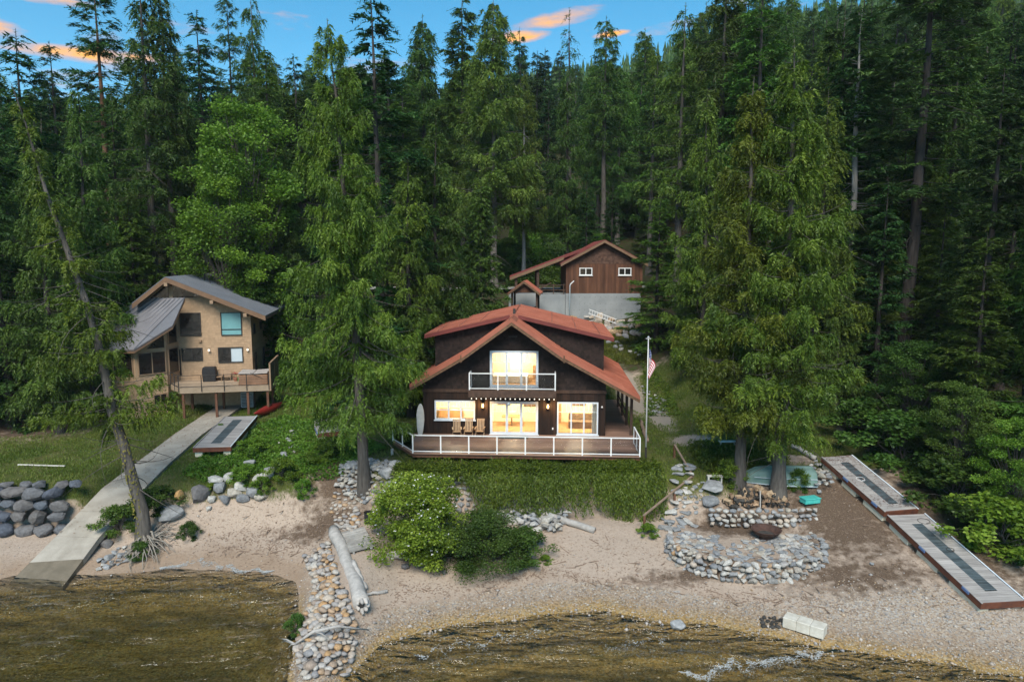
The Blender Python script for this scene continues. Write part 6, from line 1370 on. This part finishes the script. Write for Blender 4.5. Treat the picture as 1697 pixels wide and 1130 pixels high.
# ------------------------------------------------------------ dock sections
def dock(name, label, L0, L1, wid, floats=True, dirty=.0, strip=(.12, .88)):
    L0, L1 = Vector(L0), Vector(L1); d = L1 - L0; Ln = d.length; d.normalize(); s = d.cross(Z3).normalized()
    if s.x < 0: s = -s
    n = s.cross(d).normalized(); n = n if n.z > 0 else -n
    t = thing(name, label, 'dock', (L0 + L1) / 2 - Z3 * .5)
    pt = lambda a, b, c: L0 + d * a + s * b + n * c
    mb = MB(); a = .04
    while a < Ln - .1:
        for b0, b1 in (((.06, wid * .36), (wid * .64, wid - .06)) if strip[0] * Ln < a < strip[1] * Ln else ((.06, wid - .06),)):
            mb.ob(pt(a + .065, (b0 + b1) / 2, -.02 + rs.uniform(-.004, .004)), d * .065, s * (b1 - b0) / 2, n * .02, rs.random() * (1 - dirty))
        a += .143
    mb.build('deck_boards', M['dock_board'], t, world=True, kind='stuff')
    mb = MB(); a = strip[0] * Ln
    while a < strip[1] * Ln - .04: mb.ob(pt(a + .05, wid * .5, -.022), d * .043, s * wid * .14, n * .02); a += .11
    mb.build('grate', M['dock_grate'], t, world=True, kind='stuff')
    for b in (0, wid): MB().bar(pt(0, b, -.16), pt(Ln, b, -.16), .06, .30, up=n).build('side_beam', M['rust_steel'], t, world=True); MB().bar(pt(0, b, .008), pt(Ln, b, .008), .07, .03, up=n).build('edge_strip', M['white_trim' if b else 'dock_board'], t, world=True)
    for a in (.03, Ln - .03): MB().bar(pt(a, .03, -.16), pt(a, wid - .03, -.16), .06, .30, up=n).build('end_beam', M['rust_steel'], t, world=True)
    if floats:
        for a0, a1 in ((.03, .26), (.36, .58), (.7, .985)):
            for b in (.28, wid - .28): MB().ob(pt(Ln * (a0 + a1) / 2, b, -.5), d * Ln * (a1 - a0) / 2, s * .24, n * .185).build('float', M['float_foam'], t, world=True, bevel=.03)
    for a in (.42, .86): MB().ob(pt(Ln * a, -.05, -.06), d * .22, s * .03, n * .06).build('bumper', M['blue_plastic'], t, world=True)
    return t, pt, Ln
d1 = dock('dock_section', 'weathered leaf littered dock section beached at the top of the bank', on_z(1362, 757, 4.45), on_z(1467, 848, 2.95), 2.1, dirty=.5)
d2 = dock('dock_section', 'clean grey dock section beached with its end at the pebbles', on_z(1471, 853, 2.8), on_z(1628, 1000, 1.25), 2.15)
d3 = dock('dock_section', 'grey dock section with weeds growing through, left on the lawn', on_z(373, 690, 4.62), on_z(320, 742, 4.25), 2.35)
d4 = dock('dock_section', 'short dock section with red edge behind the tall cedar', G(522, 722) + Z3 * .75, G(528, 735) + Z3 * .72, 1.9, strip=(.3, .7))
for (t, pt, Ln), spots in ((d2, ((.1, 1.6, .2), (.45, 1.3, .12))), (d1, ((.45, .8, .16),))):
    for i, (a, b, r_) in enumerate(spots): o = MB().tube([pt(Ln * a + r_ * math.cos(k * .45) * (1 + k * .03), b + r_ * math.sin(k * .45) * 1.6, .02) for k in range(17)], .012, 5).build('rope', M['dark_metal' if t is d2[0] else 'white_paint'], t, world=True)
tr_ = thing('litter_pile', 'pale boards stacked beside the short dock section', 'boards', G(528, 705))
for k in range(4): MB().bar((-.5 + k * .1, -.1, .1 + k * .12), (.8, .2, .35 + k * .16), .25, .05).build('board', M['pale_panel'], tr_)
# fallen pale logs on the open slope
FL = [((897, 408), (922, 388)), ((917, 366), (923, 402)), ((893, 338), (896, 352)), ((870, 345), (890, 352)), ((855, 310), (868, 300)), ((1020, 285), (1050, 297)), ((1022, 292), (1045, 293)), ((1035, 318), (1052, 305)), ((1025, 325), (1048, 322)), ((910, 255), (912, 275)), ((920, 318), (935, 322))]
FLB = ['pale fallen log leaning on the slope above the carport', 'white broken trunk standing on the open slope', 'short white stub high on the open slope', 'thin pale log across the open slope', 'weathered log by the slim pale cedar', 'long bleached log high in the forest gap', 'bleached log under the long one in the forest gap', 'broken log end in the forest gap', 'lowest bleached log in the forest gap', 'pale snag stub far up the slope', 'short pale log in the brush']
for ((u0, v0), (u1, v1)), lb in zip(FL, FLB):
    p, q = G(u0, v0, 60, 200), G(u1, v1, 60, 200); 
    if (q - p).length > 9: q = p + (q - p).normalized() * 6
    up_ = Z3 * (1.8 if 'stand' in lb or 'stub' in lb else .4); logthing('fallen_log', lb, p + Z3 * .25, (p if up_.z > 1 else q) + up_, .17, .13, 'dead_wood', 'log', 5, .03)

# ------------------------------------------------------------ shrubs, roots, vines, ground cover
def shrub(pr, lb, u, v, H, wide, leaf, name='shrub', rz=None, dz=-.15):
    p = G(u, v); return put_tree(PR[pr], name, lb, 'shrub', (p.x, p.y, p.z + dz), H, None, leaf, 'bark_grey', wide, rz, parts=('stems', 'foliage'))
b0 = shrub('bush0', 'large bright green flowering bush on the beach', 692, 912, 4.0, 1.08, 'leaf_bush', 'flowering_bush', 0)
shrub('bush1', 'large dark green bush spreading beside the flowering bush', 796, 928, 2.5, 1.2, 'leaf_dark_bush', 'bush', 1)
shrub('shrub', 'low dark green tail of the big bush on the sand', 868, 925, 1.6, 1.35, 'leaf_dark_bush')
me = PR['bush0']['crown']; co = np.empty(len(me.vertices) * 3, np.float32); me.vertices.foreach_get('co', co); co = co.reshape(-1, 3)[::4]; rg = np.random.default_rng(3)
far = co[(np.hypot(co[:, 0], co[:, 1]) + co[:, 2] * .7) > 2.9]; far = far[rg.choice(len(far), 330, replace=False)]
n = len(far); Pb = np.repeat(far + [0, 0, .05], 4, 0); Db = rg.normal(0, 1, (len(Pb), 3)); Db[:, 2] = abs(Db[:, 2]); V, F, ti = kite(Pb, Db, np.full(len(Pb), .08), np.full(len(Pb), .07), np.ones(len(Pb)), .8, rg)
tag(obj('blossoms', np_mesh('blossoms', V, Fq=F, tint=ti), M['white_paint'], b0), kind='stuff')
for lb, u, v, H_, w_, lf in (('low green shrub spilling over the ramp edge', 200, 878, 1.5, 1.25, 'leaf_dark_bush'), ('green shrub at the lawn corner above the flat boulder', 253, 845, 1.35, 1.6, 'leaf_dark_bush'), ('small green shrub growing from the tree roots', 237, 922, .9, 1.1, 'leaf_dark_bush'), ('small leafy shrub beside the bare roots', 312, 892, 1.0, .9, 'leaf_dark_bush'),
                            ('small green shrub on the left flank of the groin', 492, 1050, 1.0, .8, 'leaf_dark_bush'), ('thin weed clump before the cedar rubble', 505, 822, 1.1, .8, 'leaf_broad'), ('leafy shrub on the slope left of the tall cedar', 545, 762, 1.5, 1.2, 'leaf_broad'), ('leafy shrub under the tall cedar drip line', 470, 790, 1.2, 1.2, 'leaf_bush'),
                            ('bushy weeds over the lawn rock edging', 400, 800, 1.1, 1.1, 'leaf_bush'), ('low bright weeds between the edging boulders', 435, 815, 1.0, 1.0, 'leaf_bush'), ('broad weeds beside the weedy dock section', 415, 755, 1.2, 1.4, 'leaf_broad'), ('small conifer shrub at the slim cedar foot', 1208, 800, 1.5, .9, 'leaf_cedar'), ('ferny shrub at the boat stern', 1322, 812, 1.3, .8, 'leaf_cedar'),
                            ('weeds at the foot of the handrail', 1075, 885, .7, 1.2, 'leaf_broad'), ('little weed tuft on the sand below the bush', 905, 930, .45, 1.2, 'leaf_broad'), ('shrub beside the raised deck corner', 470, 640, 2.4, 1.1, 'leaf_broad'), ('shrub by the dark boulder rows', 350, 815, .6, 1.0, 'leaf_bush'),
                            ('weed clump growing through the lawn dock boards', 366, 722, 1.0, .5, 'leaf_broad'), ('green thicket at the lake end of the dock bank', 1660, 905, 2.6, 1.5, 'leaf_bush'), ('green thicket beside the middle of the dock', 1600, 845, 2.8, 1.5, 'leaf_dark_bush'), ('green thicket beside the upper dock section', 1500, 770, 3.2, 1.4, 'leaf_dark_bush'), ('bush behind the upper dock head', 1440, 735, 3.0, 1.3, 'leaf_dark_bush')):
    shrub('shrub', lb, u, v, H_, w_, lf)
# roots of the leaning tree
lt = next(o for o in bpy.data.objects if o.name == 'leaning_tree'); base = lt.location.copy(); rr = random.Random(4); mb = MB()
for k in range(70):
    an = rr.uniform(-1.9, 1.0); L_ = rr.uniform(.6, 2.2); p0 = Vector((math.cos(an) * .25, math.sin(an) * .25, .5 + rr.uniform(-.2, .3))); pts = [p0]
    for j in range(5):
        w_ = Vector((math.cos(an + rr.gauss(0, .5)), math.sin(an + rr.gauss(0, .5)), 0)) * L_ / 5; z = p0.z + .15 * math.sin(j) - (j + 1) * .15 + rr.gauss(0, .08); q = pts[-1] + w_; q.z = max(z, gz(base.x + q.x, base.y + q.y) - base.z + rr.uniform(0, .25)); pts.append(q)
    mb.tube(pts, [.07, .055, .04, .03, .022, .01], 5)
s_ = lt.scale.x
mb.v = [(p[0] / s_, p[1] / s_, p[2] / lt.scale.z) for p in mb.v]; mb.build('roots', M['root_wood'], lt, smooth=True)
mb = MB()
for k in range(190):
    t = rr.random() * .3; an = rr.uniform(-2.2, .3); H_ = 25; x = -.2 * t ** 1.3 * H_; r_ = .34 * (1 - t) ** .8 * (1 + .5 * math.exp(-t * H_ / .7)) + .012; p = Vector((x + math.cos(an) * r_, math.sin(an) * r_, t * H_)); e = rr.uniform(.012, .04)
    mb.ob(p, (-math.sin(an) * e, math.cos(an) * e, 0), (0, 0, e * 1.5), (math.cos(an) * .012, math.sin(an) * .012, 0))
mb.build('lichen', M['lichen'], lt, kind='stuff')
# hanging ivy over the retaining wall
def ivy():
    rg = np.random.default_rng(8); LP, LD, LS, LT, LW = [], [], [], [], []
    for k in range(1500):
        x = rg.uniform(-7.0, 8.9); full = np.clip((x + 2.8) / 1.8, 0, 1); back = rg.random() ** .8 * 2.3; y0 = 40.05 + back
        c1 = vnoise(np.array([x]), np.array([back]), .8, 6)[0]; c2 = vnoise(np.array([x]), np.array([0.]), 1.7, 16)[0]
        z0 = 3.92 + .45 * c1 * (1 - .5 * back / 2.3) + .1 * rg.random(); bul = .75 * c2 - .1
        drop = (.3 + 2.3 * full) * rg.uniform(.25, 1.12) * (.55 + .8 * c2); n = int(16 + 16 * drop); t = rg.random(n)
        run = back + .35; tot = run + drop; q = t * tot; on = q < run; h = np.maximum(q - run, 0)
        y = np.where(on, y0 - q, 39.5 - bul * np.minimum(1, h * 1.6) - .22 * h - .1 * np.sin(h * 2 + x)); z = np.where(on, z0 + .1 * np.sin(q * 3 + x), z0 - h); xx = x + rg.normal(0, .06, n) + (.14 * np.sin(h * 1.3 + k) + .1 * h * np.sin(k * 1.7)) * ~on
        z = np.maximum(z, ground(xx, y) + .03)
        P = np.stack([xx, y + rg.normal(0, .06, n), z + rg.normal(0, .05, n)], -1); D = np.where(on[:, None], np.array([0, -1, .15]), np.array([0, -.2, -1.0])) + rg.normal(0, np.where(on, .7, .38)[:, None], (n, 3))
        rd = rg.random(n) < .4
        LP.append(P); LD.append(D); LS.append(np.where(rd, rg.uniform(.06, .13, n), rg.uniform(.12, .3, n))); LW.append(np.where(rd, .75, .24)); LT.append(np.clip(.2 + .5 * c1 + rg.normal(0, .1) + rg.normal(0, .17, n), 0, 1))
    P, D, S, T_, W_ = map(np.concatenate, (LP, LD, LS, LT, LW)); V, F, ti = kite(P, D, S, S * W_, T_, .9, rg)
    tag(obj('hanging_ivy', np_mesh('hanging_ivy', V, Fq=F, tint=ti), M['leaf_vine']), 'thick green creeper hanging over the retaining wall below the deck', 'creeper', kind='stuff')
ivy()
def cover(name, label, poly, n, h, leaf, mat, wl=.5, seed=1, mound=0, up=.5):
    rg = np.random.default_rng(seed); r = random.Random(seed); corners = [G(*p) for p in poly]; xy = np.array([(c.x, c.y) for c in corners]); x0, y0 = xy.min(0); x1, y1 = xy.max(0)
    P = rg.uniform((x0, y0), (x1, y1), (n * 4, 2)); c = np.zeros(len(P), bool); j = len(xy) - 1
    for i in range(len(xy)):
        a, b = xy[i], xy[j]; c ^= ((a[1] > P[:, 1]) != (b[1] > P[:, 1])) & (P[:, 0] < (b[0] - a[0]) * (P[:, 1] - a[1]) / (b[1] - a[1] + 1e-9) + a[0]); j = i
    P = P[c]; k = fbm(P[:, 0], P[:, 1], 1.3, seed); P = P[k > .40 - .25 * rg.random(len(P))][:n]
    z = ground(P[:, 0], P[:, 1]) + (mound + h) * fbm(P[:, 0], P[:, 1], .9, seed + 2) * rg.random(len(P)) ** .6
    D = rg.normal(0, 1, (len(P), 3)); D[:, 2] = np.abs(D[:, 2]) * up; S = leaf * rg.uniform(.6, 1.4, len(P)); T_ = np.clip(fbm(P[:, 0], P[:, 1], .8, seed + 7) + rg.normal(0, .18, len(P)), 0, 1)
    V, F, ti = kite(np.column_stack([P, z]), D, S, S * wl, T_, .6, rg)
    return tag(obj(name, np_mesh(name, V, Fq=F, tint=ti), M[mat]), label, 'ground cover', kind='stuff')
cover('ground_cover', 'low dark evergreen ground cover on the bank right of the steps', [(1138, 742), (1200, 735), (1300, 745), (1310, 775), (1240, 790), (1200, 800), (1160, 780)], 14000, .5, .16, 'leaf_vine', .4, 3, .25)
cover('weeds', 'lush weeds on the slope between the lawn dock and the tall cedar', [(395, 720), (470, 690), (560, 700), (640, 745), (570, 790), (500, 805), (440, 790), (380, 800), (330, 800), (300, 790)], 26000, .38, .15, 'leaf_broad', .65, 5)
cover('weeds', 'weeds along the hillside path beside the porch', [(1065, 600), (1110, 640), (1130, 690), (1070, 690)], 4000, .3, .15, 'leaf_vine', .5, 6)
cover('weeds', 'green undergrowth on the dark bank behind the dock', [(1400, 720), (1690, 740), (1690, 900), (1560, 830)], 22000, 1.1, .22, 'leaf_dark_bush', .7, 8)
cover('weeds', 'undergrowth on the slope behind the tan house and the red roof', [(480, 600), (690, 560), (700, 640), (490, 660)], 14000, .9, .22, 'leaf_broad', .7, 9)
cover('weeds', 'brush on the open slope above the gatehouse', [(840, 440), (935, 440), (1000, 330), (900, 260), (850, 330)], 30000, 1.8, .34, 'leaf_broad', .7, 10)
cover('weeds', 'dry undergrowth at the forest edge beside the leaning tree', [(0, 700), (60, 640), (170, 610), (180, 520), (0, 520)], 26000, .8, .24, 'leaf_broad', .6, 12)
# lawn grass
def grass():
    rg = np.random.default_rng(9); N_ = 480000; x = rg.uniform(-38, 22, N_); y = rg.uniform(38.5, 64, N_); m_ = masks(x, y)[0]; k = fbm(x, y, 1.1, 21); keep = (m_ > .35) & (k + .5 * rg.random(N_) > .62) & ~((x > -7) & (x < 8.9) & (y > 41.3) & (y < 61))
    xl = np.interp(y, RAMP_Y, RAMP_XL); xr = np.interp(y, RAMP_Y, RAMP_XR); keep &= ~((x > xl - .05) & (x < xr + .05) & (y < RAMP_Y[-1]))
    x, y = x[keep][:120000], y[keep][:120000]; n = len(x); P = np.stack([x, y, ground(x, y) - .01], -1); D = rg.normal(0, .45, (n, 3)); D[:, 2] = 1; S = rg.uniform(.08, .24, n) * (.6 + .8 * fbm(x, y, 2.3, 33)); T_ = np.clip(fbm(x, y, 2.2, 41) * 1.1 - .05 + rg.normal(0, .15, n), 0, 1)
    V, F, ti = kite(P, D, S, np.full(n, .035), T_, .3, rg); tag(obj('lawn_grass', np_mesh('lawn_grass', V, Fq=F, tint=ti), M['leaf_grass']), 'rough mown and tufted grass of the yards', 'grass', kind='stuff')
grass()
# loose pebbles and beach litter
def pebbles():
    rg = np.random.default_rng(10); N_ = 120000; x = rg.uniform(-29, 27, N_); y = rg.uniform(23, 39.5, N_); d = y - np.interp(x, SHORE[:, 0], SHORE[:, 1]); m_ = masks(x, y); g_ = m_[2]; pr_ = np.where(d > -3, .05 + .95 * g_, 0) * np.where(d < 5.5, 1, .35) * (1 - .8 * m_[0]); keep = rg.random(N_) < pr_ * .36
    x, y = x[keep], y[keep]; n = len(x); s = rg.uniform(.025, .06, n) * np.where(rg.random(n) < .06, 2.0, 1); z = ground(x, y) + s * .3
    oc = np.array([(1, 0, 0), (0, 1, 0), (-1, 0, 0), (0, -1, 0), (0, 0, .7), (0, 0, -.7)]); V = np.stack([x, y, z], -1)[:, None] + oc[None] * s[:, None, None] * rg.uniform(.6, 1.35, (n, 6, 1))
    f = np.array([(0, 1, 4), (1, 2, 4), (2, 3, 4), (3, 0, 4), (1, 0, 5), (2, 1, 5), (3, 2, 5), (0, 3, 5)]); F = (np.arange(n)[:, None, None] * 6 + f[None]).reshape(-1, 3)
    tag(obj('pebbles', np_mesh('pebbles', V.reshape(-1, 3), Ft=F, tint=np.repeat(rg.random(n), 6), smooth=True), M['pebble']), 'small tan and grey pebbles strewn over the beach and shallows', 'pebbles', kind='stuff')
    mb = MB(); r = random.Random(2)
    for k in range(3400):
        q = r.random()
        if q < .36: x, y = r.gauss(-13, 3.0), r.gauss(38.4, 1.2)
        elif q < .62: x = r.uniform(-7, 16); y = np.interp(x, SHORE[:, 0], SHORE[:, 1]) + 2.6 + r.gauss(0, .28) + .4 * math.sin(x)
        elif q < .8: x, y = r.uniform(14, 21), r.uniform(30, 40)
        else: x = r.uniform(-7, 12); y = np.interp(x, SHORE[:, 0], SHORE[:, 1]) + r.uniform(2, 6)
        a = r.random() * 6.28; L_ = r.uniform(.04, .16) * (6 if r.random() < .04 else 1); dd = Vector((math.cos(a), math.sin(a), r.gauss(0, .1))) * L_ / 2; p = Vector((x, y, gz(x, y) + .02)); mb.bar(p - dd, p + dd, .02 if L_ < .3 else .045, .02)
    tag(mb.build('beach_litter', M['rail_wood']), 'dry twigs and bark washed up along the sand', 'twigs', kind='stuff')
pebbles()
# foam of small breaking waves
def foam(pts, n, wid, seed, label):
    rg = np.random.default_rng(seed); q = np.array([(p.x, p.y) for p in [on_z(u, v, .03) for u, v in pts]]); t = rg.random(n) * (len(q) - 1); i = np.minimum(t.astype(int), len(q) - 2); f = (t - i)[:, None]; P = q[i] * (1 - f) + q[i + 1] * f; amp = np.sin(np.pi * t / (len(q) - 1)) ** .5; ok = vnoise(t * 40, t * 0, 1.6, seed + 9) + .45 * rg.random(n) > .62; off = np.abs(rg.normal(0, 1, n)) * wid * amp * (.4 + 1.2 * vnoise(t * 3, t * 0, .5, seed)); P[:, 1] -= off - wid * .4; P[:, 1] += (vnoise(t * 30, t * 0, 7, seed + 4) - .5) * 1.1; P = P[ok] + rg.normal(0, .05, (ok.sum(), 2)); off = off[ok]; n = len(P)
    s = rg.uniform(.006, .024, n) * (1.1 - np.minimum(off / (wid * 3), .8)); K = 5; an = rg.random(n)[:, None] * 6.28 + np.arange(K)[None] * 2 * np.pi / K; rad = s[:, None] * rg.uniform(.6, 1.4, (n, K)); zz = np.maximum(ground(P[:, 0], P[:, 1]), .06) + rg.uniform(.005, .045, n)
    ring = np.stack([P[:, :1] + rad * np.cos(an) * 1.6, P[:, 1:] + rad * np.sin(an), np.repeat(zz[:, None], K, 1)], -1); top = np.stack([P[:, 0], P[:, 1], zz + s * .5], -1)[:, None]; V = np.concatenate([ring, top], 1); b = np.arange(n)[:, None] * (K + 1); a = np.arange(K)
    F = np.stack([b + a, b + (a + 1) % K, np.broadcast_to(b + K, (n, K))], -1).reshape(-1, 3); tag(obj('wave_foam', np_mesh('wave_foam', V.reshape(-1, 3), Ft=F, smooth=True), M['foam']), label, 'foam', kind='stuff')
foam([(270, 938), (330, 936), (390, 940), (450, 950)], 3200, .3, 1, 'line of white foam washing below the tree roots')
foam([(1130, 1122), (1185, 1112), (1240, 1106), (1300, 1098), (1370, 1092)], 2400, .34, 2, 'white foam of a small wave below the foam block')
foam([(690, 1085), (760, 1072), (830, 1058), (900, 1050)], 600, .4, 3, 'thin grey foam line in the middle shallows')
foam([(1000, 1072), (1050, 1064), (1100, 1056)], 250, .35, 4, 'short grey foam line near the flat shore rock')

cover('dry_grass', 'dry grass on the slope between the garage boulders and the house', [(950, 560), (1062, 548), (1075, 600), (1010, 600)], 14000, .25, .2, 'leaf_grass', .2, 14, 0, 1.6)
# leaf litter on the upper dock section
t, pt, Ln = d1; mb = MB(); r = random.Random(6)
for k in range(700):
    a, b = r.random() ** 1.4 * Ln * .95, r.uniform(.1, 2.0); p = pt(a, b, .012); e = r.uniform(.02, .07); an = r.random() * 6.28; mb.add([p + Vector((math.cos(an + i * 1.57) * e * (1, .4)[i % 2], math.sin(an + i * 1.57) * e * (1, .4)[i % 2], .004 * i)) for i in range(4)], [(0, 1, 2, 3)])
mb.build('leaf_litter', M['rust_steel'], t, world=True, kind='stuff')

mb = MB(); r = random.Random(16)
for k in range(420):
    y = r.uniform(RAMP_Y[1], RAMP_Y[-2]); q = r.random(); q = q ** 2 * .5 if r.random() < .5 else 1 - q ** 2 * .5; xl, xr = np.interp(y, RAMP_Y, RAMP_XL), np.interp(y, RAMP_Y, RAMP_XR); c = Vector((xl + (xr - xl) * q, y, np.interp(y, RAMP_Y, RAMP_Z) + .012)); e = r.uniform(.02, .08); an = r.random() * 6.28
    mb.add([c + Vector((math.cos(an + i * 1.57) * e * (1, .45)[i % 2], math.sin(an + i * 1.57) * e * (1, .45)[i % 2], .01 + math.sin(an + i * 1.57) * e * .25)) for i in range(4)], [(0, 1, 2, 3)])
mb.build('leaf_litter', M['rail_wood'], rp, world=True, kind='stuff')
cover('weeds', 'brush on the bank across the road behind the carport', [(840, 474), (945, 474), (945, 440), (840, 440)], 12000, 1.0, .3, 'leaf_forest', .6, 15)
cover('weeds', 'dark undergrowth along the bank behind the dock', [(1420, 735), (1520, 790), (1640, 900), (1697, 950), (1697, 860), (1600, 760), (1480, 715)], 16000, .9, .2, 'leaf_dark_bush', .7, 18)
# ------------------------------------------------------------ evening haze in the air
hz = bpy.data.materials.new('haze'); hz.use_nodes = True; N = hz.node_tree.nodes; N.remove(N['Principled BSDF'])
pv = N.new('ShaderNodeVolumePrincipled'); pv.inputs['Color'].default_value = (.82, .9, 1, 1); pv.inputs['Density'].default_value = .00014; pv.inputs['Anisotropy'].default_value = .0
hz.node_tree.links.new(pv.outputs[0], N['Material Output'].inputs['Volume'])
ho = MB().box(-1350, 1350, -450, 1350, -9, 235).build('haze', hz); tag(ho, 'thin evening haze between the trees', 'haze', kind='stuff')
